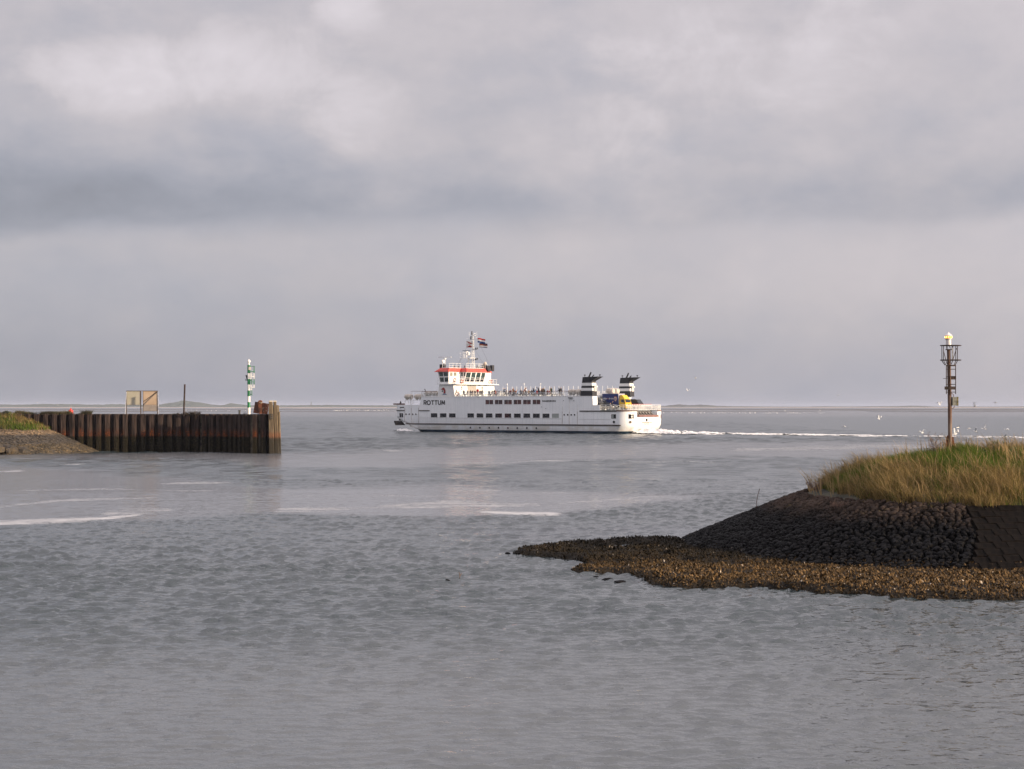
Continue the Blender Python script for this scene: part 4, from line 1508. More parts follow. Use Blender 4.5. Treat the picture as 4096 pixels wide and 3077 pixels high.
def scrub(px0, px1, Y, n, h, seed, label, cols):
    r = np.random.default_rng(seed)
    px = r.uniform(px0, px1, n)
    y = Y + r.uniform(-.6, .6, n)
    x = y * (px - CX) / F
    den = vnoise(x, y * 0, 0.9, seed)
    hh = h * (0.25 + 1.1 * den) * r.uniform(.4, 1, n)
    pts = np.stack([x, y, np.full(n, WT - .08)], -1)
    c = np.asarray(cols)[r.integers(0, len(cols), n)] * r.uniform(.6, 1.2, (n, 1))
    o = inst(blades('pier_scrub', pts, hh, c, (0, 0), 0.05, seed, .9, .9), 'pier_scrub')
    return tag(o, label, 'scrub', kind='stuff')


scrub(60, 365, WY + 1.2, 2600, 0.55, 91, 'low brown and green scrub along the pier edge below the red buoy', [(0.10, 0.085, 0.04), (0.06, 0.07, 0.025), (0.13, 0.09, 0.05)])
scrub(742, 800, WY - .2, 260, 0.48, 92, 'sparse dry weeds on the pier beside the rusty post', [(0.05, 0.04, 0.03), (0.09, 0.07, 0.05)])
scrub(690, 730, WY + .6, 70, 0.40, 93, 'few dry weed stems on the pier before the rusty post', [(0.05, 0.04, 0.03), (0.09, 0.07, 0.05)])
scrub(970, 985, 205.5, 14, 0.7, 94, 'thin bent weed stems at the foot of the light column', [(0.05, 0.04, 0.03)])
p = at(25, 1660, WY + .5); p.z = float(lb_h(p.x, p.y)) if lb_d(p.x, p.y) < 1 else WT
# dark bush at the far left of the bank
bsh = empty('bush', (p.x, p.y, p.z - .1))
r_ = random.Random(5)
mb = MB()
for k in range(420):
    a, e_, q_ = r_.uniform(0, 6.28), r_.uniform(0, 1.5), r_.uniform(.4, 1.0) ** .5
    c = Vector((math.cos(a) * math.cos(e_) * .62 * q_, math.sin(a) * math.cos(e_) * .5 * q_, math.sin(e_) * .62 * q_ + .1))
    d = Vector((r_.uniform(-1, 1), r_.uniform(-1, 1), r_.uniform(-.3, 1))).normalized() * .07
    s_ = d.cross(Vector((0, 0, 1))).normalized() * .05
    mb.add([c - d, c + s_, c + d, c - s_], [(0, 1, 2, 3)])
mb.build('leaves', mat('bush_leaf', (0.045, 0.055, 0.025), 0.8, var=.3, scale=5), bsh)
mb = MB()
for k in range(6):
    mb.tube((0, 0, -.2), (r_.uniform(-.4, .4), r_.uniform(-.3, .3), r_.uniform(.3, .5)), .02, .008, 5)
mb.build('stem', m_dry, bsh)
tag(bsh, 'small dark bush crowning the grass of the far bank', 'bush')

# ------------------------------------------------------------------ red buoy afloat behind the pier
BYd = 330.0
bpos = at(283, 1700, BYd); bpos.z = 0
buoy = empty('buoy', bpos)
tag(buoy, 'red channel buoy showing above the pier wall', 'buoy')
m_red = mat('buoy_red', (0.62, 0.035, 0.02), 0.4, var=0.12, scale=2)
zt = at(0, 1642, BYd).z
MB().lathe([(0.9, -.6), (1.2, -.2), (1.2, .6), (0.95, .8), (0.42, .85)], 20).build('float', m_red, buoy, True)
MB().lathe([(0.42, .85), (0.40, zt - .65), (0.44, zt - .6), (0.44, zt), (0.25, zt + .12)], 16).build('body', m_red, buoy, True)
MB().lathe([(0.14, zt + .12), (0.12, zt + .30), (0.15, zt + .36), (.05, zt + .42)], 10).build('lamp', m_red, buoy, True)
MB().tube((0, 0, zt + .3), (0.12, 0, zt + .95), .03, .02, 5).tube((-.1, 0, zt + .2), (-.22, 0, zt + .7), .025, .015, 5).build('antenna', mat('pale_rod', (0.6, 0.5, 0.48), 0.6), buoy)


# ------------------------------------------------------------------ FERRY  (u: metres forward of the stern, w: metres in from the port side, z: above water)
TH = R(36.0)
SP0 = Vector((21.87, 338.6, 0))
SL, SB = 58.0, 13.8
fdir = Vector((-math.cos(TH), math.sin(TH), 0)); sdir = Vector((math.sin(TH), math.cos(TH), 0))


def ship_world(u, w, z):
    return SP0 + fdir * u + sdir * w + Vector((0, 0, z))


def L(u, w, z):
    return Vector((u - SL / 2, SB / 2 - w, z))


SROT = math.pi - TH
ferry = empty('ferry', ship_world(SL / 2, SB / 2, 0), SROT)
tag(ferry, 'white car ferry with red topped wheelhouse and two striped funnels', 'ferry')

m_hull = bpy.data.materials.new('ferry_white_paint')
m_hull.use_nodes = True
X.nt = m_hull.node_tree
b = m_hull.node_tree.nodes['Principled BSDF']
tcn = X.node('ShaderNodeTexCoord'); P = X(tcn.outputs['Object']); x_, y_, z_ = xsep(P)
strk = xnoise(xvec(x_ * 2.2, y_ * 2.2, z_ * 0.18), 1.0, 5.0, 0.65)
brd = xnoise(P, 0.5, 4.0)
pan = (x_ * 0.42 + y_ * 0.42).m('FRACT')
seam = xsmooth(0.0, 0.012, pan) * xsmooth(1.0, 0.988, pan)
cc = xmix((0.74, 0.77, 0.80), (0.84, 0.86, 0.88), xsmooth(0.3, 0.62, strk * 0.6 + brd * 0.4))
cc = xmix(cc, (0.46, 0.36, 0.27), xsmooth(0.60, 0.74, strk) * xsmooth(3.2, 1.6, z_) * 0.55)
cc = xmix(cc, (0.58, 0.55, 0.50), xsmooth(1.55, 1.2, z_) * xsmooth(0.35, 0.65, brd) * 0.75)
cc = xmix((0.55, 0.56, 0.58), cc, seam)
X.put(b.inputs['Base Color'], cc)
b.inputs['Roughness'].default_value = 0.42
bn = X.node('ShaderNodeBump'); bn.inputs['Distance'].default_value = 0.03
X.put(bn.inputs['Height'], xnoise(P, 0.9, 2.0)); X.nt.links.new(bn.outputs[0], b.inputs['Normal'])

m_sw = mat('ship_white', (0.80, 0.80, 0.79), 0.45, var=0.05, scale=1.2)
m_blue = mat('boot_top_blue', (0.012, 0.035, 0.065), 0.5, var=0.25, scale=0.8)
m_strake = mat('black_fender', (0.022, 0.019, 0.018), 0.75, var=0.4, scale=1.5, col2=(0.07, 0.05, 0.035))
m_dglass = mat('dark_window', (0.012, 0.013, 0.020), 0.08, var=0.3, scale=1.0, spec=0.5)
m_bglass = mat('bridge_window', (0.05, 0.075, 0.075), 0.06, var=0.3, scale=1.0)
m_saloon = mat('saloon_window', (0.035, 0.028, 0.032), 0.12, var=0.5, scale=1.2, col2=(0.13, 0.03, 0.022))
m_blind = mat('blinded_window', (0.33, 0.36, 0.35), 0.5, var=0.06, scale=1.0)
m_redp = mat('red_paint', (0.62, 0.075, 0.055), 0.5, var=0.10, scale=1.0)
m_deck = mat('deck_green', (0.10, 0.13, 0.12), 0.8, var=0.2, scale=1.0)
m_dkgrey = mat('dark_grey_paint', (0.05, 0.05, 0.055), 0.6, var=0.2, scale=1.0)
m_funnel = mat('funnel_black', (0.020, 0.020, 0.026), 0.55, var=0.25, scale=1.2)
m_brown = mat('ramp_brown', (0.20, 0.10, 0.085), 0.7, var=0.2, scale=1.0)
m_cream = mat('raft_canister', (0.58, 0.52, 0.45), 0.5, var=0.15, scale=2.0)
m_orange = mat('lifebuoy_orange', (0.62, 0.16, 0.06), 0.6, var=0.15, scale=6)


def outline(u0, u1, i, R0, R1, z, n=7):
    """rounded plan; i = inset from both sides"""
    w0, w1 = i, SB - i
    pts = []
    for cu, cw, a0, Rr in ((u0, w0, 180, R0), (u1, w0, 270, R1), (u1, w1, 0, R1), (u0, w1, 90, R0)):
        su = 1 if cu == u0 else -1
        sw = 1 if cw == w0 else -1
        for k in range(n):
            t = R(a0 + 90 * k / (n - 1))
            pts.append(L(cu + su * Rr + Rr * math.cos(t), cw + sw * Rr + Rr * math.sin(t), z))
    return pts


RS, RB = 2.7, 3.0
hl = [outline(3.2, 49.0, 1.2, 1.2, 2.0, -1.6), outline(1.6, 51.5, .28, 1.9, 2.4, -0.1), outline(1.2, 52.2, .10, 2.1, 2.5, .48), outline(0.55, 54.3, .02, 2.4, 2.8, 1.0),
      outline(0.2, 54.9, 0.0, RS, RB, 1.48), outline(0.08, 55.6, 0, RS, RB, 1.75), outline(0.03, 56.9, 0, RS, RB, 2.2), outline(0.0, 57.7, 0, RS, RB, 2.75), outline(0, 58, 0, RS, RB, 3.2)]
MB().loft(hl, [1, 1, 0, 0, 0, 0, 0, 0]).build('hull', [m_hull, m_blue], ferry, True, ang=40)


# side shell from the ramp sill up to the car deck, with the ramp recess in the stern
def stern_curve(port=True, n=9):
    pts = []
    for k in range(n):
        t = R(180 + 90 * k / (n - 1)) if port else R(90 + 90 * k / (n - 1))
        if port:
            pts.append((RS + RS * math.cos(t), RS + RS * math.sin(t)))
        else:
            pts.append((RS + RS * math.cos(t), SB - RS + RS * math.sin(t)))
    return pts


REC0, REC1, RECU = 3.1, 10.5, 1.6
pc = stern_curve(True)            # from (0, RS) to (RS, 0)
sc_ = stern_curve(False)          # from (RS, SB) to (0, SB-RS)
plan = []
plan += [(0.0, REC0)] + pc                                        # port corner, ends at (RS,0)
for k in range(7):                                               # bow port corner
    t = R(270 + 90 * k / 6); plan.append((58 - RB + RB * math.cos(t), RB + RB * math.sin(t)))
for k in range(7):
    t = R(0 + 90 * k / 6); plan.append((58 - RB + RB * math.cos(t), SB - RB + RB * math.sin(t)))
plan += sc_ + [(0.0, REC1), (RECU, REC1), (RECU, REC0)]
Z1, Z2 = 3.2, 4.42
MB().loft([[L(u, w, Z1) for u, w in plan], [L(u, w, Z2) for u, w in plan]]).build('upper_shell', m_hull, ferry, True, ang=40)
# black rubbing bands
def band(name, u0, u1, z0, z1, out=0.12, m=m_strake, side=0):
    if side == 0:
        MB().box(L(u1, -out, z0), L(u0, 0.05, z1)).build(name, m, ferry)
    else:
        MB().box(L(u1, SB - 0.05, z0), L(u0, SB + out, z1)).build(name, m, ferry)


for sd in (0, 1):
    band('rubbing_strake', 1.7, 54.0, 1.50, 1.74, side=sd)
    band('upper_fender', 2.6, 11.0, 4.20, 4.40, 0.10, side=sd)
    band('upper_fender', 47.8, 50.6, 4.25, 4.42, 0.10, side=sd)
    band('upper_fender', 54.4, 55.6, 4.28, 4.45, 0.10, side=sd)
# curved bits of band round stern corner and bow
def arc_band(name, pts, z0, z1, out, m):
    c = (0, 0)
    lo = [L(u, w, z0) for u, w in pts]; hi = [L(u, w, z1) for u, w in pts]
    n = len(pts)
    mb = MB()
    vs = []
    for i, (u, w) in enumerate(pts):
        a = pts[max(0, i - 1)]; c2 = pts[min(n - 1, i + 1)]
        tx, ty = c2[0] - a[0], c2[1] - a[1]
        l = math.hypot(tx, ty)
        nx, ny = ty / l, -tx / l
        vs += [L(u, w, z0), L(u + nx * out, w + ny * out, z0), L(u + nx * out, w + ny * out, z1), L(u, w, z1)]
    fs = []
    for i in range(n - 1):
        for j in range(4):
            fs.append((i * 4 + j, i * 4 + (j + 1) % 4, (i + 1) * 4 + (j + 1) % 4, (i + 1) * 4 + j))
    fs += [(0, 1, 2, 3), tuple(4 * (n - 1) + j for j in (3, 2, 1, 0))]
    mb.add(vs, fs)
    return mb.build(name, m, ferry)


bowc = [(58 - RB + RB * math.cos(R(270 + 15 * k)), RB + RB * math.sin(R(270 + 15 * k))) for k in range(7)]
bows = [(58 - RB + RB * math.cos(R(15 * k)), SB - RB + RB * math.sin(R(15 * k))) for k in range(7)]
arc_band('upper_fender', [(54.9, 0)] + bowc + bows + [(54.9, SB)], 4.28, 4.45, 0.12, m_strake)
arc_band('upper_fender', [(0, REC0)] + pc, 4.26, 4.44, 0.10, m_brown)
arc_band('upper_fender', sc_ + [(0, REC1)], 4.26, 4.44, 0.10, m_brown)
# aft vehicle deck and rim
MB().prism([(L(u, w, 0).x, L(u, w, 0).y) for u, w in [(0.05, 3.0)] + [(p[0] + .04, p[1]) for p in pc] + [(12.2, .04), (12.2, SB - .04)] + [(p[0] + .04, p[1]) for p in sc_] + [(0.05, 10.6), (RECU, 10.6), (RECU, 3.0)]], 4.424, 4.50).build('vehicle_deck', [m_deck], ferry)
# stern recess: dark ramp gear and brown sill
MB().box(L(RECU - .25, REC0, 3.204), L(RECU - .02, REC1, 4.40)).build('ramp_wall', m_dkgrey, ferry)
MB().hexa([L(0.15, REC0 - .02, 3.22), L(-0.38, REC0 - .02, 3.22), L(-0.38, REC1 + .1, 3.22), L(0.15, REC1 + .1, 3.22)],
          [L(0.15, REC0 + .05, 3.58), L(-0.20, REC0 + .35, 3.58), L(-0.20, REC1 + .0, 3.58), L(0.15, REC1 + .05, 3.58)]).build('ramp_sill', m_brown, ferry)
for k in range(6):
    w0 = REC0 + .35 + k * 1.02
    MB().hexa([L(.1, w0 + .75, 3.55), L(.1, w0 + .95, 3.55), L(.3, w0 + .95, 3.55), L(.3, w0 + .75, 3.55)],
              [L(.7, w0, 4.40), L(.7, w0 + .2, 4.40), L(.9, w0 + .2, 4.40), L(.9, w0, 4.40)]).build('ramp_strut', mat('strut_grey', (0.22, 0.205, 0.19), 0.6, var=.15), ferry)
    MB().box(L(1.0, w0 + .28, 3.21), L(1.2, w0 + .78, 4.40)).build('ramp_panel', MATS['strut_grey'], ferry)

# forward: bulwark round the bow
def wall_strip(pts, z0, z1, th, name, m):
    vs = []
    n = len(pts)
    for i, (u, w) in enumerate(pts):
        a = pts[max(0, i - 1)]; c2 = pts[min(n - 1, i + 1)]
        tx, ty = c2[0] - a[0], c2[1] - a[1]
        l = math.hypot(tx, ty); nx, ny = -ty / l, tx / l
        vs += [L(u, w, z0), L(u, w, z1), L(u + nx * th, w + ny * th, z1), L(u + nx * th, w + ny * th, z0)]
    fs = []
    for i in range(n - 1):
        for j in range(4):
            fs.append((i * 4 + j, i * 4 + (j + 1) % 4, (i + 1) * 4 + (j + 1) % 4, (i + 1) * 4 + j))
    fs += [(0, 1, 2, 3), tuple(4 * (n - 1) + j for j in (3, 2, 1, 0))]
    return MB().add(vs, fs).build(name, m, ferry, True, ang=40)


wall_strip([(50.5, 0), (54, 0)] + bowc + bows + [(54, SB), (50.5, SB)], Z2, 5.52, 0.12, 'bow_bulwark', m_hull)
MB().box(L(58 - 2.4, 0.5, 4.42), L(50, SB - .5, 4.47)).build('bow_deck', m_deck, ferry)
# port side rail bulwark step aft of the house
for w0 in (0.0, SB - .12):
    MB().hexa([L(8.2, w0, Z2), L(6.3, w0, Z2), L(6.3, w0 + .12, Z2), L(8.2, w0 + .12, Z2)], [L(8.2, w0, 5.47), L(6.5, w0, 5.47), L(6.5, w0 + .12, 5.47), L(8.2, w0 + .12, 5.47)]).build('side_bulwark', m_hull, ferry)

# house: saloon deck
hz = 7.15
for w0, w1 in ((0, SB),):
    MB().hexa([L(50.7, w0, Z2), L(12.0, w0, Z2), L(12.0, w1, Z2), L(50.7, w1, Z2)], [L(49.95, w0, hz), L(12.0, w0, hz), L(12.0, w1, hz), L(49.95, w1, hz)]).build('saloon_house', m_hull, ferry)
for w0, w1 in ((0, 1.65), (SB - 1.65, SB)):
    MB().hexa([L(11.998, w0, Z2), L(7.9, w0, Z2), L(7.9, w1, Z2), L(11.998, w1, Z2)], [L(11.998, w0, hz), L(8.05, w0, hz), L(8.05, w1, hz), L(11.998, w1, hz)]).build('funnel_casing', m_hull, ferry)
MB().box(L(49.6, .2, hz), L(12.1, SB - .2, hz + .02)).build('sun_deck', m_deck, ferry)
for w0 in (-.03, SB - .03):
    MB().box(L(50.0, w0, hz - .06), L(8.0, w0 + .06, hz + .05)).build('deck_edge', m_sw, ferry)
MB().box(L(12.0, 1.7, 6.9), L(10.6, SB - 1.7, 7.1)).build('deck_overhang', m_sw, ferry)

# ---- windows
def window(u0, u1, z0, z1, m, w=0.0, frame=True, rim=0.045, mull=False, parent=None):
    """window on the port side plane"""
    par = parent or ferry
    fr = MB()
    r = rim
    o = 0.03
    fr.box(L(u0 + r, w - o, z0 - r), L(u1 - r, w + .02, z0))
    fr.box(L(u0 + r, w - o, z1), L(u1 - r, w + .02, z1 + r))
    fr.box(L(u0 + r, w - o, z0), L(u0, w + .02, z1))
    fr.box(L(u1, w - o, z0), L(u1 - r, w + .02, z1))
    if mull:
        um = 0.5 * (u0 + u1)
        fr.box(L(um + .025, w - o, z0), L(um - .025, w + .02, z1))
    f = fr.build('window', m_sw, par)
    MB().box(L(u0, w - .012, z0), L(u1, w + .02, z1)).build('pane', m, f)
    return f


lower = [(47.43, 45.76), (45.07, 43.41), (42.73, 41.07), (38.05, 36.43), (35.74, 34.11), (33.44, 31.81), (31.11, 29.48), (28.81, 27.22), (26.52, 24.92), (24.23, 22.64), (21.95, 20.34), (19.67, 18.05)]
for a, c in lower:
    window(a, c, 2.97, 3.80, m_dglass)
window(17.44, 15.82, 2.99, 3.81, m_blind)
upper_w = [(33.53, 31.64), (31.21, 29.37), (28.9, 27.06), (26.6, 24.79), (24.31, 22.49), (22.01, 20.21)]
for k, (a, c) in enumerate(upper_w):
    window(a, c, 5.63, 6.49, m_saloon, mull=True)
window(56.6 - .9, 55.12 - .4, 2.95, 3.80, m_dglass, mull=True)
window(3.75, 2.72, 2.90, 3.72, m_dglass)
# opening with a cream box inside, aft on the side
MB().box(L(3.6, -.02, 2.95), L(3.3, 0.0, 3.66)).build('inner_panel', m_blind, ferry)


def porthole(u, z, r=0.17, w=0.0):
    n = 14
    c = L(u, w, z)
    o = MB().lathe([(r * 1.25, -.0), (r * 1.25, .035)], n, c, axis='y').build('porthole', m_sw, ferry, True)
    MB().lathe([(r, .0), (r, .045)], n, c, axis='y').build('glass', m_dglass, o, True)


for u in (37.3, 34.95, 32.64, 30.33, 28.02, 25.74, 23.44, 21.16):
    porthole(u, 0.95, 0.21, 0.02)
for u in (14.57, 13.76, 12.94, 12.15):
    porthole(u, 3.58, 0.17)
for u in (53.95, 53.1, 52.2, 51.35):
    porthole(u, 3.60, 0.17)
porthole(55.6, 2.45, 0.24)
porthole(3.18, 2.25, 0.26)


# ---- shell doors: seams and gutters
def vbar(u, z0, z1, r=0.05, m=m_sw, w=-.02, name='door_gutter'):
    MB().tube(L(u, w, z0), L(u, w, z1), r, None, 6).build(name, m, ferry)


m_seam = mat('door_seam', (0.10, 0.075, 0.06), 0.8, var=.4, scale=3)
for u in (54.35, 52.62, 50.70):
    MB().box(L(u + .025, -.012, 1.80), L(u - .025, 0.01, 4.9)).build('door_seam', m_seam, ferry)
    vbar(u - .12, 1.80, 5.5, .055)
vbar(52.62, 5.5, 8.2, .05)
for u, z1 in ((15.05, 5.5), (13.44, 7.1), (11.56, 5.55)):
    MB().box(L(u + .025, -.012, 1.80), L(u - .025, 0.01, min(z1, 4.2))).build('door_seam', m_seam, ferry)
    vbar(u - .1 if u > 12 else u - .1, 1.80, z1, .05)
for a, c, z in ((50.5, 36.0, 2.83), (36.0, 15.1, 2.80), (11.3, 3.9, 2.72)):
    MB().box(L(a, -.03, z), L(c, .01, z + .035)).build('weld_seam', mat('grey_seam', (0.42, 0.42, 0.43), 0.6), ferry)
# small fittings on the side
for u, z in ((14.75, 6.35), (12.3, 6.3), (19.9, 5.1), (18.9, 4.8), (24.6, 7.05), (35.4, 7.05)):
    MB().tube(L(u, -.10, z), L(u, .02, z), .06, None, 8).build('side_fitting', m_black, ferry)
MB().box(L(13.5, -.35, 6.80), L(12.6, .0, 6.92)).build('deck_light', m_black, ferry)

# ---- stern openings and writing (on the transom)
def stern_window(w0, w1, z0, z1, u, name='stern_window', ang=0.0):
    fr = MB()
    fr.box(L(u - .03, w0 - .05, z0 - .05), L(u + .05, w1 + .05, z1 + .05))
    f = fr.build(name, m_sw, ferry)
    MB().box(L(u - .04, w0, z0), L(u - .028, w1, z1)).build('pane', m_brown if ang else m_dglass, f)


stern_window(6.25, 6.85, 2.33, 2.86, -0.0)


def corner_pt(a, out=0.0, port=True):
    """point on the rounded stern corner; a=0 at the transom, 90 at the side"""
    t = R(a)
    u = RS - (RS + out) * math.cos(t)
    w = RS - (RS + out) * math.sin(t)
    return (u, w) if port else (u, SB - w)


def corner_window(a0, a1, z0, z1, port, m):
    mb = MB(); n = 4
    for (o_, e, mm) in ((0.02, .03, 0), (0.035, 0, 1)):
        pts = [corner_pt(a0 - e * 40 + (a1 - a0 + 2 * e * 40) * k / n, o_, port) for k in range(n + 1)]
        zz0, zz1 = z0 - e * 1.6, z1 + e * 1.6
        vs = [L(u, w, zz0) for u, w in pts] + [L(u, w, zz1) for u, w in pts]
        mb.add(vs, [(k, k + 1, n + 2 + k, n + 1 + k) for k in range(n)], mm)
    return mb.build('corner_window', [m_sw, m], ferry)


corner_window(14, 38, 2.88, 3.72, True, m_dglass)
corner_window(14, 38, 2.83, 3.66, False, m_brown)
for port in (True, False):
    u, w = corner_pt(30, .02, port)
    d_ = Vector((-math.cos(R(30)), (1 if port else -1) * math.sin(R(30)), 0))
    c = L(u, w, 2.25)
    MB().tube(c, c + d_ * .05, .24, None, 14).build('hawse_pipe', mat('hawse_bronze', (0.09, 0.055, 0.03), 0.6), ferry, True)
m_txt = mat('black_lettering', (0.012, 0.012, 0.014), 0.5, var=.1)
m_txtg = mat('faded_lettering', (0.30, 0.27, 0.22), 0.6, var=.1)


def port_text(txt, u_left, z0, size, width, m, bold=0.0, w=-0.03, name='lettering', parent=None):
    """left edge is forward on the port side (reads left to right from outside)"""
    me = text_mesh(txt, size, m, bold, 0.008, 1.0, width)
    o = inst(me, name, parent or ferry)
    # text x -> aft, text y -> up, normal -> port
    mx = Matrix(((-1, 0, 0, 0), (0, 0, 1, 0), (0, 1, 0, 0), (0, 0, 0, 1)))
    p = L(u_left, w, z0)
    o.matrix_local = Matrix.Translation(p) @ mx
    return o


def stern_text(txt, w_left, z0, size, width, m, u=-0.03, bold=0.0):
    me = text_mesh(txt, size, m, bold, 0.008, 1.0, width)
    o = inst(me, 'lettering', ferry)
    # viewed from astern: left is port (w small); text x -> starboard (-Y local), normal -> aft (-X)
    mx = Matrix(((0, 0, -1, 0), (-1, 0, 0, 0), (0, 1, 0, 0), (0, 0, 0, 1)))
    o.matrix_local = Matrix.Translation(L(u, w_left, z0)) @ mx
    return o




def stroke_word(word, u_left, z0, size, width, m, th):
    """heavy sans capitals from strokes, left edge forward on the port side"""
    arc = lambda cx, cy, rx, ry, a0, a1, n=10: [(cx + rx * math.cos(R(a0 + (a1 - a0) * k / n)), cy + ry * math.sin(R(a0 + (a1 - a0) * k / n))) for k in range(n + 1)]
    G_ = {'R': [[(.12, 0), (.12, 1)], [(.12, .93)] + arc(.42, .69, .27, .24, 90, -90) + [(.12, .45)], [(.40, .45), (.70, 0)]],
          'O': [arc(.5, .5, .40, .44, 0, 360, 20)], 'T': [[(.05, .92), (.75, .92)], [(.40, .92), (.40, 0)]],
          'U': [[(.12, 1), (.12, .40)] + arc(.42, .40, .30, .34, 180, 360) + [(.72, 1)]], 'M': [[(.12, 0), (.16, 1)], [(.16, .94), (.46, .20), (.76, .94)], [(.76, 1), (.80, 0)]]}
    adv = {'R': .80, 'O': 1.06, 'T': .82, 'U': .88, 'M': .98}
    tot = sum(adv[c] for c in word)
    kx = width / tot
    x = 0.0
    for c in word:
        mb = MB(); n_ = 0
        for st in G_[c]:
            for a, b2 in zip(st[:-1], st[1:]):
                ax, az_, bx_, bz_ = (x + a[0]) * kx, a[1] * size, (x + b2[0]) * kx, b2[1] * size
                l = math.hypot(bx_ - ax, bz_ - az_); ex, ez = (bx_ - ax) / l, (bz_ - az_) / l
                nx, nz_ = -ez * th / 2, ex * th / 2
                ov = th * .22 if len(st) > 2 else 0
                q = [(ax - ex * ov + nx, az_ - ez * ov + nz_), (bx_ + ex * ov + nx, bz_ + ez * ov + nz_), (bx_ + ex * ov - nx, bz_ + ez * ov - nz_), (ax - ex * ov - nx, az_ - ez * ov - nz_)]
                w_ = -.022 - .0015 * n_; n_ += 1
                mb.loft([[L(u_left - p[0], w_, z0 + p[1]) for p in q], [L(u_left - p[0], .01, z0 + p[1]) for p in q]])
        mb.build('letter', m, ferry)
        x += adv[c]


stroke_word('ROTTUM', 49.38, 5.52, 0.90, 5.70, m_txt, .20)
port_text('WAGENBORG', 19.83, 6.08, 0.34, 3.27, m_txt, 0.008)
port_text('ROTTUM', 56.1 - .5, 4.86, 0.24, 1.1, m_txt, 0.012)
stern_text('SCHIERMONNIKOOG', 4.73, 2.0, 0.22, 3.76, m_txtg, bold=0.008)
stern_text('ROTTUM', 5.72, 1.72, 0.20, 1.7, m_txtg, bold=0.008)

# ---- port tower with the bird emblem, wheelhouse above
tz = 9.75
MB().hexa([L(45.82, 0, hz), L(41.28, 0, hz), L(41.28, SB, hz), L(45.82, SB, hz)], [L(45.19, 0, tz), L(41.73, 0, tz), L(41.73, SB, tz), L(45.19, SB, tz)]).build('deckhouse', m_sw, ferry)
m_bird = mat('emblem_red', (0.30, 0.025, 0.025), 0.5)
m_eblue = mat('emblem_blue', (0.03, 0.12, 0.28), 0.5)


def emb_poly(pts, m, name, w):
    q = [(1530 + x / 3.613, 1300 + y / 3.613) for x, y in pts]
    out_ = []
    s_, c_ = math.sin(TH), math.cos(TH)
    for px, py in q:
        a, e = (px - CX) / F, (YH - py) / F
        t = (w + SP0.x * s_ + SP0.y * c_) / (a * s_ + c_)
        out_.append(((a * t - SP0.x) * -c_ + (t - SP0.y) * s_, EYE + t * e))
    MB().loft([[L(u, w, z) for u, z in out_], [L(u, w + .012, z) for u, z in out_]]).build(name, m, ferry)


# the tower face leans in a little, so the emblem plate stands on two brackets just proud of it
emb_poly([(845, 938), (862, 915), (882, 903), (897, 915), (907, 938), (910, 965), (908, 990), (878, 990), (886, 965), (884, 948), (870, 938), (855, 936)], m_bird, 'emblem_head', -.05)
emb_poly([(858, 950), (866, 946), (874, 950), (877, 958), (874, 966), (866, 970), (859, 966), (856, 958)], m_txt, 'emblem_eye', -.05)
emb_poly([(858, 1009), (880, 996), (905, 993), (922, 1002), (930, 1013), (905, 1006), (880, 1008)], m_eblue, 'emblem_wave', -.05)

# wheelhouse: two wings and a deeper centre
wz0, wz1 = tz, 12.2
wh = MB()


def leaning(u_f0, u_f1, ua0, ua1, w0, w1, z0=wz0, z1=wz1):
    """front edge u_f0 (bottom) u_f1 (top), aft edge ua0, ua1"""
    return MB().hexa([L(u_f0, w0, z0), L(ua0, w0, z0), L(ua0, w1, z0), L(u_f0, w1, z0)], [L(u_f1, w0, z1), L(ua1, w0, z1), L(ua1, w1, z1), L(u_f1, w1, z1)])


leaning(45.15, 45.65, 42.88, 42.83, 0.0, 3.9).build('bridge_wing', m_sw, ferry)
leaning(45.15, 45.65, 42.88, 42.83, 10.55, 14.3).build('bridge_wing', m_sw, ferry)
leaning(46.5, 47.0, 42.0, 41.35, 3.9, 10.55).build('wheelhouse', m_sw, ferry)
MB().box(L(45.6, -.3, tz - .12), L(40.6, SB + .3, tz)).build('bridge_deck', m_sw, ferry)
# red visor roof
rz0, rz1 = 12.2, 12.98
rp = [(46.2, -.45), (42.75, -.25), (42.75, 3.75), (41.15, 3.75), (41.15, 10.7), (42.75, 10.7), (42.75, 14.55), (46.2, 14.55), (47.6, 10.7), (47.6, 3.75)]
ri = [(45.2, .25), (42.85, .15), (42.85, 4.1), (41.45, 4.1), (41.45, 10.4), (42.85, 10.4), (42.85, 13.9), (45.2, 13.9), (46.6, 10.4), (46.6, 4.1)]
MB().loft([[L(u, w, rz0) for u, w in rp], [L(u, w, rz0 + .06) for u, w in rp], [L(u, w, rz1) for u, w in ri]]).build('red_roof', m_redp, ferry)
MB().prism([(L(u, w, 0).x, L(u, w, 0).y) for u, w in [(45.1, .35), (42.95, .3), (42.95, 4.2), (41.55, 4.2), (41.55, 10.3), (42.95, 10.3), (42.95, 13.8), (45.1, 13.8), (46.5, 10.3), (46.5, 4.2)]], rz1 - .01, rz1 + .04).build('roof_top', m_sw, ferry)


def quad_window(p, m, off, name='bridge_pane', rim=True):
    """pane through four points (u,w,z), pushed out by off (u,w)"""
    q = [L(a[0] + off[0], a[1] + off[1], a[2]) for a in p]
    q2 = [L(a[0] - off[0], a[1] - off[1], a[2]) for a in p]
    return MB().loft([q, q2]).build(name, m, ferry)


# port side panes (plane w=0): upper row, lower row, leaning front post
def lean_u(z, f): return 45.15 + (45.65 - 45.15) * (z - wz0) / (wz1 - wz0) if f else 42.85


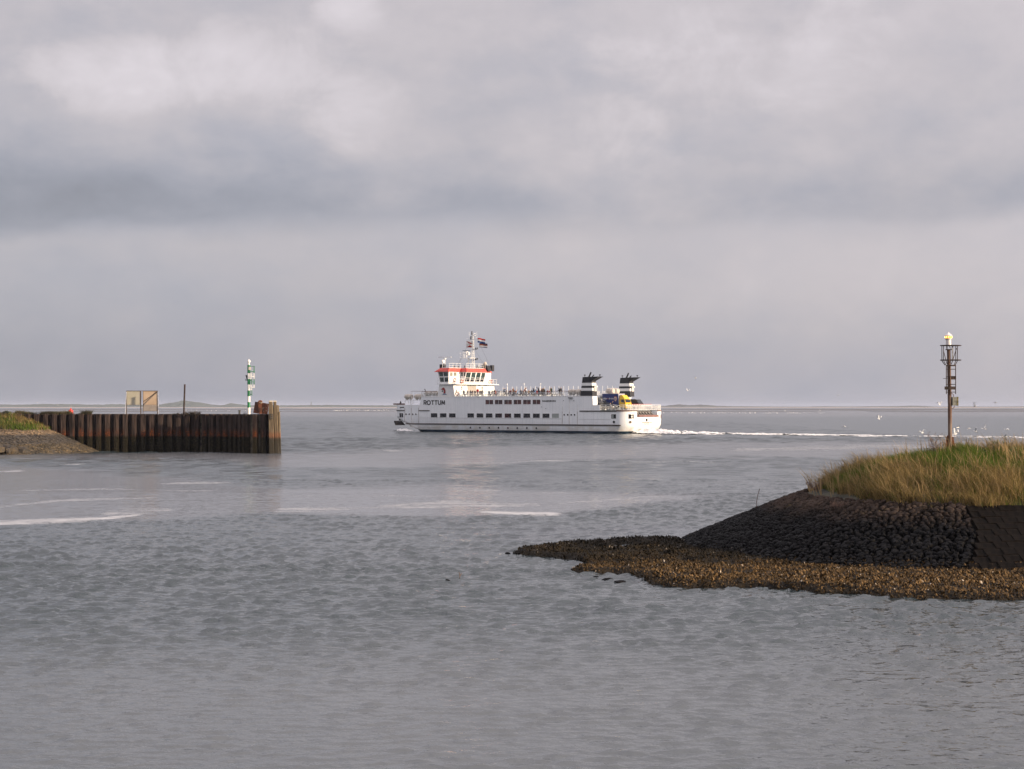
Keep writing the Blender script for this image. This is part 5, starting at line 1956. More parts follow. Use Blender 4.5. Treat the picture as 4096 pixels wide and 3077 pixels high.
for z0, z1, fr in ((11.28, 12.08, (.10, .47, .53, .92)), (10.18, 11.08, (.10, .50, .58, .95))):
    for a, c in ((fr[0], fr[1]), (fr[2], fr[3])):
        pts = []
        for f_, z in ((a, z0), (c, z0), (c, z1), (a, z1)):
            uf = lean_u(z, 1)
            pts.append((uf + (42.85 - uf) * f_, 0, z))
        quad_window(pts, m_bglass, (0, -.015))
# aft face of the port wing
for w0, w1 in ((.33, 1.29), (1.61, 2.55)):
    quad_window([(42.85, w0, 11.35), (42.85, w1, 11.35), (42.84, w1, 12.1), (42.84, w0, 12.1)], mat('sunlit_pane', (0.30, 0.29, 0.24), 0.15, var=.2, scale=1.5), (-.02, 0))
# port face of the centre block
for u0, u1 in ((42.7, 42.2), (42.0, 41.62)):
    quad_window([(u0, 3.9, 11.33), (u1, 3.9, 11.33), (u1 + .0, 3.9, 12.1), (u0, 3.9, 12.1)], m_bglass, (0, -.02))
# leaning aft panes of the centre
for w0, w1 in ((4.05, 5.5), (5.85, 7.15), (7.5, 8.85), (9.2, 10.4)):
    for za, zb in ((10.2, 11.0), (11.06, 12.1)):
        ua = 42.0 + (41.35 - 42.0) * (za - wz0) / (wz1 - wz0)
        ub = 42.0 + (41.35 - 42.0) * (zb - wz0) / (wz1 - wz0)
        quad_window([(ua, w0, za), (ua, w1, za), (ub, w1, zb), (ub, w0, zb)], m_bglass if za > 11 else m_dglass, (-.02, 0))
quad_window([(42.85, 11.2, 11.35), (42.85, 12.3, 11.35), (42.84, 12.3, 12.1), (42.84, 11.2, 12.1)], MATS['sunlit_pane'], (-.02, 0))
# deckhouse door and cabinets on the aft face
def aft_u(z): return 41.28 + (41.73 - 41.28) * (z - hz) / (tz - hz)


quad_window([(aft_u(7.2), 4.6, 7.2), (aft_u(7.2), 7.6, 7.2), (aft_u(9.5), 7.6, 9.5), (aft_u(9.5), 4.6, 9.5)], mat('grey_shutter', (0.36, 0.33, 0.30), 0.6, var=.08), (-.015, 0), 'roller_shutter')
for w0 in (2.5, 9.4):
    MB().box(L(aft_u(8.9) - .3, w0, 8.5), L(aft_u(8.9), w0 + .9, 9.25)).build('vent_box', m_sw, ferry)
for w0 in (1.2, 3.2, 8.4, 10.2):
    MB().box(L(41.3, w0, 9.48), L(41.7, w0 + .5, 9.58)).build('deck_light', m_dkgrey, ferry)


# ---- railings: one bay = one piece
def rail_bay(l, h, nb, r=0.022, top=None, post=True, mid=False):
    mb = MB()
    if post:
        mb.tube((0, 0, 0), (0, 0, h), r * 1.6, None, 6)
    mb.tube((0, 0, h), (l, 0, h), r * 1.25, None, 6, 1)
    mb.tube((0, 0, h * .08), (l, 0, h * .08), r, None, 5)
    if nb:
        mb.tube((0, 0, h * .76), (l, 0, h * .76), r, None, 5)
    if mid:
        mb.tube((0, 0, h * .52), (l, 0, h * .52), r, None, 5)
    for k in range(nb):
        x = l * (k + 1) / (nb + 1)
        mb.tube((x, 0, h * .08), (x, 0, h * .76), r * .9, None, 4)
    return mb.mesh('railing', [m_sw, top or m_sw])


def rail_run(pts, z, h, bay, nb, top=None, mid=False, r=0.022):
    """pts in (u,w)"""
    cache = {}
    for a, c in zip(pts[:-1], pts[1:]):
        d = math.hypot(c[0] - a[0], c[1] - a[1])
        n = max(1, round(d / bay))
        l = d / n
        key = round(l, 3)
        if key not in cache:
            cache[key] = rail_bay(l, h, nb, r, top, True, mid)
        la, lc = L(a[0], a[1], z), L(c[0], c[1], z)
        ang = math.atan2(lc.y - la.y, lc.x - la.x)
        for k in range(n):
            inst(cache[key], 'railing', ferry, la.lerp(lc, k / n), (0, 0, ang))


m_rtop = mat('rail_top_brown', (0.13, 0.07, 0.055), 0.6)
rail_run([(41.2, .06), (12.0, .06)], hz, 1.02, 1.17, 5, m_rtop)
rail_run([(41.2, SB - .06), (10.8, SB - .06)], hz, 1.02, 1.17, 5, m_rtop)
rail_run([(10.7, 1.75), (10.7, SB - 1.75)], hz - .05, 1.02, 1.1, 5, m_sw)
rail_run([(50.0, .06), (45.9, .06)], hz, 1.05, 1.0, 5, m_rtop)
rail_run([(49.9, .06), (49.9, SB - .06)], hz, 1.05, 1.2, 5, m_rtop)
rail_run([(6.3, .1)] + [(RS, .1)], 4.5, 1.0, 1.2, 5, m_sw)
cpp = [corner_pt(90 - 15 * k, -.10) for k in range(7)]
cps = [corner_pt(15 * k, -.10, False) for k in range(7)]
rail_run(cpp[1:] + [(0.1, REC0), (0.1, REC1)] + cps, 4.5, 1.0, 0.8, 3, m_sw)
rail_run([(RS, SB - .1), (8, SB - .1)], 4.5, 1.0, 1.2, 5, m_sw)
m_rred = mat('red_rail', (0.50, 0.09, 0.07), 0.5)
rail_run([(1.8, 2.6), (1.8, 11.2)], 4.5, 1.12, 0.9, 3, m_rred, r=.03)
rail_run([(2.8, SB - .9), (1.8, 11.2)], 4.5, 1.12, 0.9, 3, m_rred, r=.03)
# bridge deck rails (port wing walkway and aft)
rail_run([(42.6, .0), (41.0, .0), (41.0, SB), (42.6, SB)], tz, 1.0, 1.15, 0, m_sw, True)
rail_run([(45.6, -.25), (45.15, -.25)], tz, 1.0, 1.0, 0, m_sw, True)
# monkey island rails on the red roof
rail_run([(44.9, .6), (43.1, .5), (43.1, 4.3), (41.7, 4.3), (41.7, 10.2), (43.1, 10.2), (43.1, 13.4), (44.9, 13.4)], rz1, .95, 1.4, 0, m_sw, True)
# tall windscreen posts along the sun deck centre and starboard side
for k in range(24):
    u = 39.0 - k * 1.17
    MB().tube(L(u, SB - .5, hz), L(u, SB - .5, hz + 2.15), .045, None, 6).build('screen_post', m_sw, ferry)
for u in (33.2, 25.0, 29.0):
    MB().tube(L(u, 6.9, hz), L(u, 6.9, hz + 2.5), .05, None, 6).box(L(u + .35, 6.75, hz + 2.5), L(u, 7.05, hz + 2.62)).build('lamp_post', m_sw, ferry)

# ---- funnels
def funnel(u_off, w0, w1):
    root = []
    lv = [(7.12, 10.89, 8.10), (8.19, 10.76, 8.15), (8.73, 10.70, 8.19), (9.15, 10.66, 8.22), (9.71, 10.58, 8.28), (10.06, 10.53, 8.32)]
    mats = [m_funnel, m_sw, m_funnel, m_sw, m_funnel]
    fn = MB()
    loops = []
    for i, (z, a, c) in enumerate(lv):
        k = 0.10 * (z - 7.1) / 3.0
        loops.append([L(a + u_off, w0 + k, z), L(c + u_off, w0 + k, z), L(c + u_off, w1 - k, z), L(a + u_off, w1 - k, z)])
    f = fn.loft(loops, [0, 1, 0, 1, 0]).build('funnel', [m_funnel, m_sw], ferry)
    # cowl flaring aft
    k = .10
    A = [L(10.53 + u_off, w0 + k, 10.06), L(8.32 + u_off, w0 + k, 10.06), L(8.32 + u_off, w1 - k, 10.06), L(10.53 + u_off, w1 - k, 10.06)]
    Bq = [L(10.47 + u_off, w0 + k * .9, 10.5), L(7.50 + u_off, w0 + k - .10, 10.48), L(7.50 + u_off, w1 - k + .10, 10.48), L(10.47 + u_off, w1 - k * .9, 10.5)]
    Cq = [L(10.42 + u_off, w0 + k, 10.82), L(6.75 + u_off, w0 - .12, 10.90), L(6.75 + u_off, w1 + .12, 10.90), L(10.42 + u_off, w1 - k, 10.82)]
    MB().loft([A, Bq, Cq]).build('cowl', m_funnel, f)
    wm_ = .5 * (w0 + w1)
    for du, dl, r in ((9.5, .0, .17), (9.1, .0, .12)):
        MB().tube(L(du + u_off, wm_ + (9.5 - du), 10.7), L(du - .55 + u_off, wm_ + (9.5 - du), 11.75 if r > .15 else 11.25), r, r * .8, 8).build('exhaust_pipe', m_black, f)
    for du in (10.35, 6.9):
        MB().tube(L(du + u_off, wm_, 10.8), L(du + .05 + u_off, wm_, 11.15), .05, None, 6).box(L(du + .15 + u_off, wm_ - .1, 11.12), L(du - .12 + u_off, wm_ + .1, 11.3)).build('funnel_lamp', m_black, f)
    MB().box(L(8.12 + u_off, wm_ - .25, 8.1), L(7.98 + u_off, wm_ + .45, 9.2)).build('vent_door', mat('pale_grey_paint', (.62, .58, .54), .5), f)
    MB().box(L(8.2 + u_off, wm_ + .2, 8.9), L(7.85 + u_off, wm_ + .65, 9.15)).build('vent_box', m_sw, f)
    return f


funnel(0, 0.05, 1.66)
funnel(-0.8, 12.2, 13.8)

# ---- life raft canisters
def canister(u0, u1, w, z, r=0.52, along=True):
    mb = MB()
    if along:
        l = u1 - u0
        c = L(u0, w, z)
        pr = [(r * .25, 0), (r * .75, .06), (r * .97, .22), (r, l * .30), (r * 1.04, l * .31), (r * 1.04, l * .35), (r, l * .36), (r, l * .49), (r * 1.05, l * .49), (r * 1.05, l * .53), (r, l * .53), (r, l * .66), (r * 1.04, l * .67), (r * 1.04, l * .71), (r, l * .72), (r * .97, l - .22), (r * .75, l - .06), (r * .25, l)]
        mb.lathe(pr, 18, c, axis='x')
    o = mb.build('raft_canister', m_cream, ferry, True)
    cr = MB()
    for f_ in (.25, .75):
        uu = u0 + (u1 - u0) * f_
        cr.hexa([L(uu + .05, w - .3, z - r - .25), L(uu - .05, w - .3, z - r - .25), L(uu - .05, w + .3, z - r - .25), L(uu + .05, w + .3, z - r - .25)],
                [L(uu + .05, w - .55, z - .1), L(uu - .05, w - .55, z - .1), L(uu - .05, w + .55, z - .1), L(uu + .05, w + .55, z - .1)])
    cr.build('cradle', m_sw, o)
    return o


canister(52.75, 54.7, .6, 7.2)
canister(50.15, 52.1, .6, 7.2)
canister(48.0, 49.7, .9, 7.85, .45)
canister(46.2, 47.8, .9, 7.85, .45)
canister(12.3, 13.9, .55, 7.98)
canister(10.95, 12.2, .55, 7.98)
canister(52.75, 54.7, SB - .6, 7.2)
canister(50.15, 52.1, SB - .6, 7.2)
canister(8.0, 9.8, 7.6, 8.15, .58)
canister(8.0, 9.8, 9.2, 8.15, .58)
MB().box(L(11.0, 6.6, 7.2), L(7.8, 10.0, 7.45)).build('raft_platform', m_sw, ferry)
for u in (8.0, 10.6):
    for w in (6.8, 9.8):
        MB().tube(L(u, w, 4.5), L(u, w, 7.2), .06, None, 6).build('platform_leg', m_sw, ferry)
MB().box(L(54.4, .05, 6.45), L(50.1, 1.2, 6.53)).build('raft_platform', m_sw, ferry)
for u in (54.3, 53.5, 52.9, 52.3):
    MB().tube(L(u, .15, 5.4), L(u, .15, 6.45), .05, None, 6).build('platform_leg', m_sw, ferry)
MB().path([L(52.7, .1, 6.5), L(52.7, .1, 8.3), L(45.9, .1, 8.3)], .035, 6).build('awning_rail', m_rtop, ferry)
MB().box(L(57.9, .6, 5.52), L(54.9, .75, 5.82)).build('bow_rail', m_rtop, ferry)
MB().path([L(49.3, .4, 8.2), L(49.2, .4, 8.5), L(49.5, .4, 8.75)], .07, 6).build('vent_pipe', m_black, ferry)
# bow ramp lip and anchor-like fender under the bow
MB().hexa([L(57.2, .4, 1.3), L(56.2, .4, 1.3), L(56.2, 2.5, 1.3), L(57.2, 2.5, 1.3)], [L(57.6, .4, 2.2), L(57.2, .4, 2.2), L(57.2, 2.5, 2.2), L(57.6, 2.5, 2.2)]).build('bow_fender', m_strake, ferry)

# ---- mast, radars, lights
mz = rz1
mc_w = 6.9
mst = MB()
for du, dw in ((-.18, -.18), (.18, -.18), (.18, .18), (-.18, .18)):
    mst.tube(L(42.0 + du * 1.5, mc_w + dw * 1.5, mz), L(42.0 + du * .6, mc_w + dw * .6, 19.9), .06, .045, 6)
z = mz + .5
while z < 19.8:
    s_ = 1.5 - .9 * (z - mz) / 7.0
    q = [L(42.0 + a * .18 * s_, mc_w + c * .18 * s_, z) for a, c in ((-1, -1), (1, -1), (1, 1), (-1, 1))]
    for i in range(4):
        mst.tube(q[i], q[(i + 1) % 4], .03, None, 4)
    z += .42
mst.build('mast', m_sw, ferry)
MB().tube(L(43.3, mc_w, mz), L(43.0, mc_w, 15.1), .16, .14, 8).tube(L(42.8, mc_w - .5, mz), L(42.7, mc_w - .4, 15.1), .09, None, 8).build('mast_leg', m_sw, ferry)
MB().box(L(44.5, 5.9, 15.05), L(41.9, 7.9, 15.15)).build('radar_platform', m_sw, ferry)
rail_run([(44.5, 5.9), (44.5, 7.9)], 15.15, 1.15, 1.0, 0, m_sw, True)
rail_run([(44.5, 5.9), (42.3, 5.9)], 15.15, 1.0, 1.1, 0, m_sw, True)
MB().tube(L(43.7, mc_w, 15.15), L(43.7, mc_w, 16.4), .2, .14, 8).box(L(43.9, mc_w - .2, 16.3), L(43.5, mc_w + .2, 16.55)).build('radar_stand', m_sw, ferry)
MB().box(L(44.6, mc_w - .06, 16.58), L(42.6, mc_w + .06, 16.70)).build('radar_bar', mat('grey_blue_bar', (.12, .15, .19), .5), ferry)
MB().lathe([(.1, -.42), (.34, -.3), (.42, 0), (.36, .25), (.15, .42)], 14, L(42.85, mc_w - .3, 16.0)).build('satcom_dome', m_sw, ferry, True)
MB().tube(L(43.6, mc_w, 19.1), L(40.7, mc_w, 18.95), .06, None, 6).build('yard', m_sw, ferry)
MB().path([L(41.8, mc_w, 19.0), L(41.0, mc_w, 19.7), L(40.9, mc_w, 19.2)], .04, 5).tube(L(40.95, mc_w, 19.6), L(40.95, mc_w, 20.4), .03, None, 5).build('antenna', m_sw, ferry)
MB().tube(L(42.9, mc_w, 19.05), L(42.9, mc_w, 20.4), .025, None, 5).build('antenna', m_sw, ferry)
for (u, z, du) in ((42.9, 17.45, .0), (41.2, 16.95, 0), (41.2, 14.8, 0), (42.35, 19.6, 0), (42.15, 20.2, 0)):
    q = MB().box(L(max(u, 42.0), mc_w - .08, z - .14), L(min(u, 42.0) - .25, mc_w + .08, z - .06)) if u > 42.8 or u < 41.9 else MB().box(L(u + .1, mc_w - .05, z - .5), L(u - .02, mc_w + .05, z))
    q.build('lamp_bracket', m_darkrust, ferry)
    for k in (0, .42):
        if u < 41.9 or u > 42.8:
            MB().lathe([(.07, -.06), (.12, -.05), (.12, .26), (.07, .3)], 8, L(u - (k if u < 42 else -k) + (.0), mc_w, z)).build('signal_lamp', m_black, ferry)
MB().lathe([(.12, 0), (.13, .1), (.11, .6), (.13, .65), (.08, .75)], 8, L(42.2, mc_w, 19.85)).build('signal_lamp', m_black, ferry)
MB().box(L(41.95, mc_w - .2, 19.7), L(41.4, mc_w + .2, 19.78)).build('mast_top', m_sw, ferry)
MB().lathe([(.10, -.02), (.14, .2), (.13, .55), (.10, .7)], 8, L(42.45, mc_w, 18.9)).build('signal_lamp', m_black, ferry)
# radar on its own post, searchlight, black boxes, dome on the roof (port side)
MB().tube(L(45.35, 1.9, mz - .3), L(45.35, 1.9, 14.75), .11, .09, 8).lathe([(.12, 14.7), (.3, 14.85), (.3, 15.05), (.12, 15.15)], 10, (L(45.35, 1.9, 0).x, L(45.35, 1.9, 0).y, 0)).build('radar_post', m_sw, ferry)
MB().box(L(47.0, 1.82, 15.15), L(43.7, 1.98, 15.3)).build('radar_bar', m_sw, ferry)
MB().box(L(45.9, .9, mz - .2), L(44.8, 1.6, 13.75)).build('battery_box', m_black, ferry)
MB().lathe([(.05, 13.75), (.05, 14.0)], 8, (L(45.3, 1.2, 0).x, L(45.3, 1.2, 0).y, 0)).lathe([(.30, -.12), (.36, 0), (.30, .14), (.15, .25)], 14, L(45.2, 1.2, 14.35), axis='x').build('searchlight', m_sw, ferry, True)
MB().tube(L(41.3, 10.2, mz), L(41.3, 10.2, 13.7), .06, None, 6).lathe([(.1, -.35), (.32, -.2), (.36, 0), (.28, .24), (.1, .36)], 12, L(41.3, 10.2, 14.05)).build('satcom_dome', m_cream, ferry, True)
MB().hexa([L(43.4, 11.8, mz - .5), L(41.6, 11.8, mz - .5), L(41.6, 13.0, mz - .5), L(43.4, 13.0, mz - .5)], [L(43.4, 11.8, 13.85), L(42.1, 11.8, 13.6), L(42.1, 13.0, 13.6), L(43.4, 13.0, 13.85)]).build('bridge_exhaust', m_funnel, ferry)
MB().box(L(42.3, 13.2, 12.5), L(41.7, 13.9, 13.75)).build('speaker_box', m_funnel, ferry)
for (u, w, h) in ((43.9, 3.2, .55), (43.4, 3.9, .4), (42.6, 5.0, .5), (42.3, 8.8, .6), (42.2, 9.4, .5), (42.6, 11.0, .6)):
    MB().lathe([(.16, 0), (.2, .1), (.12, h), (.05, h + .1)], 8, L(u, w, mz)).build('roof_fitting', m_dkgrey, ferry)
for (a, c) in ((L(44.5, 6.9, 16.2), L(46.3, 6.9, mz)), (L(40.75, 6.9, 18.9), L(40.2, 10.8, mz)), (L(42.6, 6.9, 19.0), L(43.8, 4, mz)), (L(41.4, 6.9, 16.9), L(41.0, 10, mz))):
    MB().tube(a, c, .015, None, 4).build('stay_wire', m_dkgrey, ferry)


# ---- flags
def flag(origin, du, dz, stripes, name, wave=.10, extra=None, tilt=0.0):
    """hoist at origin (top), flying along -u (aft) with waves in w; stripes = list of (fraction, mat)"""
    nx = 12
    mb = MB()
    f0 = 0.0
    mats_ = []
    for fr, m in stripes:
        f1 = f0 + fr
        if m not in mats_:
            mats_.append(m)
        for i in range(nx):
            vs = []
            for (ii, ff) in ((i, f0), (i + 1, f0), (i + 1, f1), (i, f1)):
                t = ii / nx
                vs.append(L(origin[0] - du * t, origin[1] + wave * math.sin(t * 7 + ff * 2) * (t ** .5), origin[2] - dz * ff - tilt * t * du + .04 * math.sin(t * 5)))
            b0 = len(mb.v)
            mb.add(vs, [(0, 1, 2, 3)], mats_.index(m))
        f0 = f1
    return mb.build(name, mats_, ferry, True)


m_fr = mat('flag_red', (.55, .045, .03), .8); m_fw = mat('flag_white', (.78, .77, .76), .8); m_fb = mat('flag_blue', (.02, .07, .24), .8); m_fn = mat('flag_navy', (.02, .02, .06), .8); m_fo = mat('flag_brown', (.25, .08, .045), .8)
for m in (m_fr, m_fw, m_fb, m_fn, m_fo):
    t_ = m.node_tree
    bs_ = t_.nodes['Principled BSDF']
    tr_ = t_.nodes.new('ShaderNodeBsdfTranslucent')
    src = bs_.inputs['Base Color'].links[0].from_socket
    t_.links.new(src, tr_.inputs[0])
    mx_ = t_.nodes.new('ShaderNodeMixShader'); mx_.inputs[0].default_value = 0.5
    t_.links.new(bs_.outputs[0], mx_.inputs[1]); t_.links.new(tr_.outputs[0], mx_.inputs[2])
    t_.links.new(mx_.outputs[0], t_.nodes['Material Output'].inputs[0])
flag((40.75, 6.9, 19.2), 1.9, .95, [(1 / 3, m_fr), (1 / 3, m_fw), (1 / 3, m_fb)], 'flag', .12, None, .14)
flag((40.3, 6.9, 18.15), 2.0, .9, [(.25, m_fn), (.33, m_fo), (.25, m_fw), (.17, m_fn)], 'flag', .12, None, .06)
hf = flag((43.6, 6.75, 18.6), 1.9, 1.35, [(1, m_fw)], 'flag', .0)
MB().loft([[L(43.45, 6.70, 18.55), L(41.75, 6.70, 18.1), L(42.6, 6.70, 17.98)], [L(43.45, 6.72, 18.55), L(41.75, 6.72, 18.1), L(42.6, 6.72, 17.98)]]).build('red_triangle', m_fr, hf)
MB().loft([[L(43.45, 6.70, 17.3), L(41.75, 6.70, 17.3), L(42.6, 6.70, 17.78)], [L(43.45, 6.72, 17.3), L(41.75, 6.72, 17.3), L(42.6, 6.72, 17.78)]]).build('red_triangle', m_fr, hf)
MB().box(L(42.75, 6.69, 17.84), L(42.45, 6.71, 17.92)).build('flag_mark', m_fn, hf)


def ship_obj(root, u, w, z, rz=0.0):
    p = ship_world(u, w, z)
    root.location = p
    root.rotation_euler = (0, 0, SROT + rz)


# ---- lifebuoys hanging on rails (own things)
rg = MB()
for k in range(16):
    a0, a1 = 2 * math.pi * k / 16, 2 * math.pi * (k + 1) / 16
    rg.tube((.36 * math.cos(a0), 0, .36 * math.sin(a0)), (.36 * math.cos(a1), 0, .36 * math.sin(a1)), .085, None, 6, 1 if k % 4 == 0 else 0)
RING = rg.mesh('life_ring', [m_orange, m_sw], True)
for (u, w, z, rz, lab) in ((40.6, -.12, 7.75, 0, 'orange life ring on the sun deck rail below the emblem tower'), (42.75, 2.0, 10.55, math.pi / 2, 'orange life ring hung on the port bridge wing'),
                           (42.6, 13.95, 10.4, math.pi / 2, 'orange life ring hung on the starboard bridge wing'), (40.95, 2.0, 10.2, math.pi / 2, 'pale life ring on the bridge walkway rail')):
    o = inst(RING, 'life_ring')
    ship_obj(o, u, w, z, rz)
    tag(o, lab, 'life ring', 'life rings on the ferry')


# ------------------------------------------------------------------ vehicles on the aft deck
m_tyre = mat('tyre_rubber', (0.015, 0.015, 0.016), 0.85)
m_rim = mat('wheel_rim', (0.35, 0.35, 0.36), 0.4, 0.6)
m_carglass = mat('car_glass', (0.02, 0.025, 0.03), 0.06, var=.2)
m_lampg = mat('headlamp_glass', (0.7, 0.7, 0.68), 0.15)


def wheel(root, x, y, r, wd=.2):
    s = -1 if y < 0 else 1
    w_ = MB().lathe([(r * .8, -wd / 2), (r, -wd / 2 + .03), (r, wd / 2 - .03), (r * .8, wd / 2)], 18, (x, y, r), axis='y').build('wheel', m_tyre, root, True)
    MB().lathe([(r * .6, -wd / 2 - .01), (r * .62, wd / 2 + .01)], 14, (x, y, r), axis='y').build('rim', m_rim, w_, True)


# truck
m_yel = mat('truck_yellow', (0.78, 0.47, 0.015), 0.35, var=.06, coat=.3)
m_tblue = mat('truck_blue', (0.008, 0.028, 0.16), 0.45, var=.12)
m_tgrey = mat('truck_grey', (0.38, 0.38, 0.46), 0.5)
truck = empty('delivery_truck', (0, 0, 0))
ship_obj(truck, 6.5, 6.17, 4.5, math.pi)
tag(truck, 'delivery truck with yellow cab and dark blue box on the ferry deck', 'truck')
MB().box((-2.6, -.45, .55), (2.3, .45, .8)).build('chassis', m_black, truck)
MB().box((-2.6, -1.16, .95), (1.05, 1.16, 3.10)).build('cargo_box', m_tblue, truck)
MB().box((-2.62, -1.18, 3.10), (1.07, 1.18, 3.17)).build('box_roof', m_tgrey, truck)
MB().box((1.052, -1.14, .97), (1.10, 1.14, 3.09)).build('box_front', m_tgrey, truck)
hw, tw = 1.06, .98
cab = MB()
side = [(1.2, .50), (2.62, .50), (2.68, .95), (2.62, 1.42), (2.36, 2.12), (1.2, 2.18)]
lp = [[(x, -(hw if z < 1.5 else tw), z) for x, z in side], [(x, (hw if z < 1.5 else tw), z) for x, z in side]]
cab.loft(lp)
cabo = cab.build('cab', m_yel, truck)
MB().hexa([(1.22, -.95, 2.15), (2.40, -.95, 2.12), (2.40, .95, 2.12), (1.22, .95, 2.15)], [(1.30, -.85, 2.92), (1.72, -.80, 2.88), (1.72, .80, 2.88), (1.30, .85, 2.92)]).build('roof_deflector', m_yel, truck)
MB().hexa([(2.625, -.93, 1.45), (2.645, -.93, 1.45), (2.645, .93, 1.45), (2.625, .93, 1.45)], [(2.375, -.88, 2.07), (2.395, -.88, 2.07), (2.395, .88, 2.07), (2.375, .88, 2.07)]).build('windscreen', m_carglass, cabo)
for s in (-1, 1):
    MB().loft([[(1.55, s * 1.03, 1.55), (2.38, s * 1.045, 1.40), (2.30, s * 1.005, 2.0), (1.55, s * 1.0, 2.03)], [(1.55, s * 1.06, 1.55), (2.38, s * 1.075, 1.40), (2.30, s * 1.03, 2.0), (1.55, s * 1.025, 2.03)]]).build('side_window', m_carglass, cabo)
    MB().box((2.66, s * .55, .72), (2.72, s * .95, .92)).build('headlight', m_lampg, cabo)
    MB().box((2.35, s * 1.08, 1.45), (2.45, s * 1.3, 2.0)).build('mirror', m_black, cabo)
    wheel(truck, 1.95, s * .92, .40)
    wheel(truck, -1.5, s * .92, .40, .3)
MB().box((2.55, -1.05, .32), (2.74, 1.05, .66)).build('bumper', m_yel, cabo)
MB().box((2.685, -.6, .98), (2.70, .6, 1.10)).build('grille', m_black, cabo)
MB().box((2.74, -.3, .42), (2.75, .3, .54)).build('number_plate', mat('plate_yellow', (.75, .5, .05), .5), cabo)


def side_text(root, txt, x, z, size, width, m, y, bold=.0):
    me = text_mesh(txt, size, m, bold, .004, 1.0, width)
    o = inst(me, 'lettering', root)
    o.matrix_local = Matrix.Translation((x, y, z)) @ Matrix(((1, 0, 0, 0), (0, 0, -1, 0), (0, 1, 0, 0), (0, 0, 0, 1)))


m_tw = mat('truck_lettering', (.72, .74, .78), .5); m_to = mat('truck_orange', (.55, .16, .06), .5)
side_text(truck, 'ridder', -2.42, 2.05, .36, .95, m_tw, -1.17, .006)
side_text(truck, '&', -1.40, 2.05, .28, .22, m_to, -1.17)
side_text(truck, 'de vries', -1.10, 2.05, .36, 1.12, m_tw, -1.17, .006)


def shield(sc, y, m, name):
    pts = [(-.32, .42), (0, .48), (.32, .42), (.32, -.05), (.2, -.3), (0, -.5), (-.2, -.3), (-.32, -.05)]
    MB().loft([[(.42 + x * sc, y, 2.12 + z * sc) for x, z in pts], [(.42 + x * sc, y - .006, 2.12 + z * sc) for x, z in pts]]).build(name, m, truck)


shield(1.0, -1.162, m_to, 'shield_rim')
shield(.80, -1.169, mat('shield_cream', (.62, .55, .50), .6), 'shield_field')
side_text(truck, 'R', .27, 1.95, .36, .28, m_tblue, -1.18, .01)


def car(u, w, rz, paint, label, Lc=4.3, Wc=1.74, hb=.82, ht=1.45, van=False):
    root = empty('van' if van else 'car', (0, 0, 0))
    ship_obj(root, u, w, 4.5, rz)
    tag(root, label, 'van' if van else 'car')
    h = Lc / 2
    y0 = Wc / 2
    if van:
        side = [(-h, .30), (h - .05, .30), (h, .55), (h - .05, .85), (h - .75, 1.05), (h - 1.55, ht - .05), (h - 1.9, ht), (-h + .1, ht), (-h, .9)]
        glass_top = 1.0
    else:
        side = [(-h, .35), (h - .1, .28), (h, .48), (h - .1, .72), (h - .95, hb + .06), (h - 1.6, ht - .10), (h - 2.1, ht), (-h + .8, ht - .04), (-h + .15, hb + .12), (-h, .8)]
    loops = []
    for s, k in ((-1, .93), (-1, 1.0), (1, 1.0), (1, .93)):
        loops.append([(x * (1 if k == 1 else .985), s * (y0 if k == 1 else y0 + 0.0) * (1.0 if z < hb + .1 else .84) * (1 if k == 1 else 1), z) for x, z in side])
    body = MB().loft([loops[1], loops[2]]).build('body', paint, root, True, ang=25)
    # glazing
    zt, zb = ht - .1, hb + .10
    xa, xb = (h - 1.6, h - .98) if not van else (h - 1.5, h - .85)
    MB().hexa([(xb + .02, -y0 * .80, zb + .02), (xb + .05, -y0 * .80, zb + .02), (xb + .05, y0 * .80, zb + .02), (xb + .02, y0 * .80, zb + .02)],
              [(xa + .02, -y0 * .74, zt), (xa + .06, -y0 * .74, zt), (xa + .06, y0 * .74, zt), (xa + .02, y0 * .74, zt)]).build('windscreen', m_carglass, body)
    for s in (-1, 1):
        q = [(xb - .15, zb + .02), (xa - .1, zt - .02), (-h + 1.0, zt - .04), (-h + .55, zb + .04)] if not van else [(xb - .15, zb + .05), (xa - .15, zt), (xa - 1.0, zt), (xa - 1.0, zb + .05)]
        MB().loft([[(x, s * y0 * .845, z) for x, z in q], [(x, s * (y0 * .86), z) for x, z in q]]).build('side_window', m_carglass, body)
        MB().box((h - .12, s * y0 * .55, .55), (h - .02, s * y0 * .9, .70)).build('headlight', m_lampg, body)
        for x in (h - .85, -h + .85):
            wheel(root, x, s * (y0 - .09), .31)
    MB().box((h - .02, -y0 * .8, .32), (h + .04, y0 * .8, .44)).build('bumper', m_black, body)
    return root


car(6.7, 2.6, math.pi, mat('car_black', (.016, .016, .018), .25, var=.05, coat=.5), 'black car parked between truck and port rail')
car(8.9, 3.9, math.pi, mat('car_grey', (.20, .20, .22), .3, var=.05, coat=.5), 'grey van parked behind the black car beside the truck', 4.6, 1.85, 1.0, 1.95, True)
car(4.6, 9.6, math.pi, mat('van_dark', (.045, .05, .055), .3, var=.05, coat=.5), 'dark van parked on the starboard side of the truck', 4.7, 1.9, 1.05, 2.1, True)

# ------------------------------------------------------------------ people
m_jk = mat_tint('jacket_cloth'); m_tr = mat_tint('trouser_cloth', rnd=True)
m_skin = mat('skin', (.46, .27, .19), .6, var=.05); m_hair = mat('hair', (.05, .033, .022), .7, var=.3)


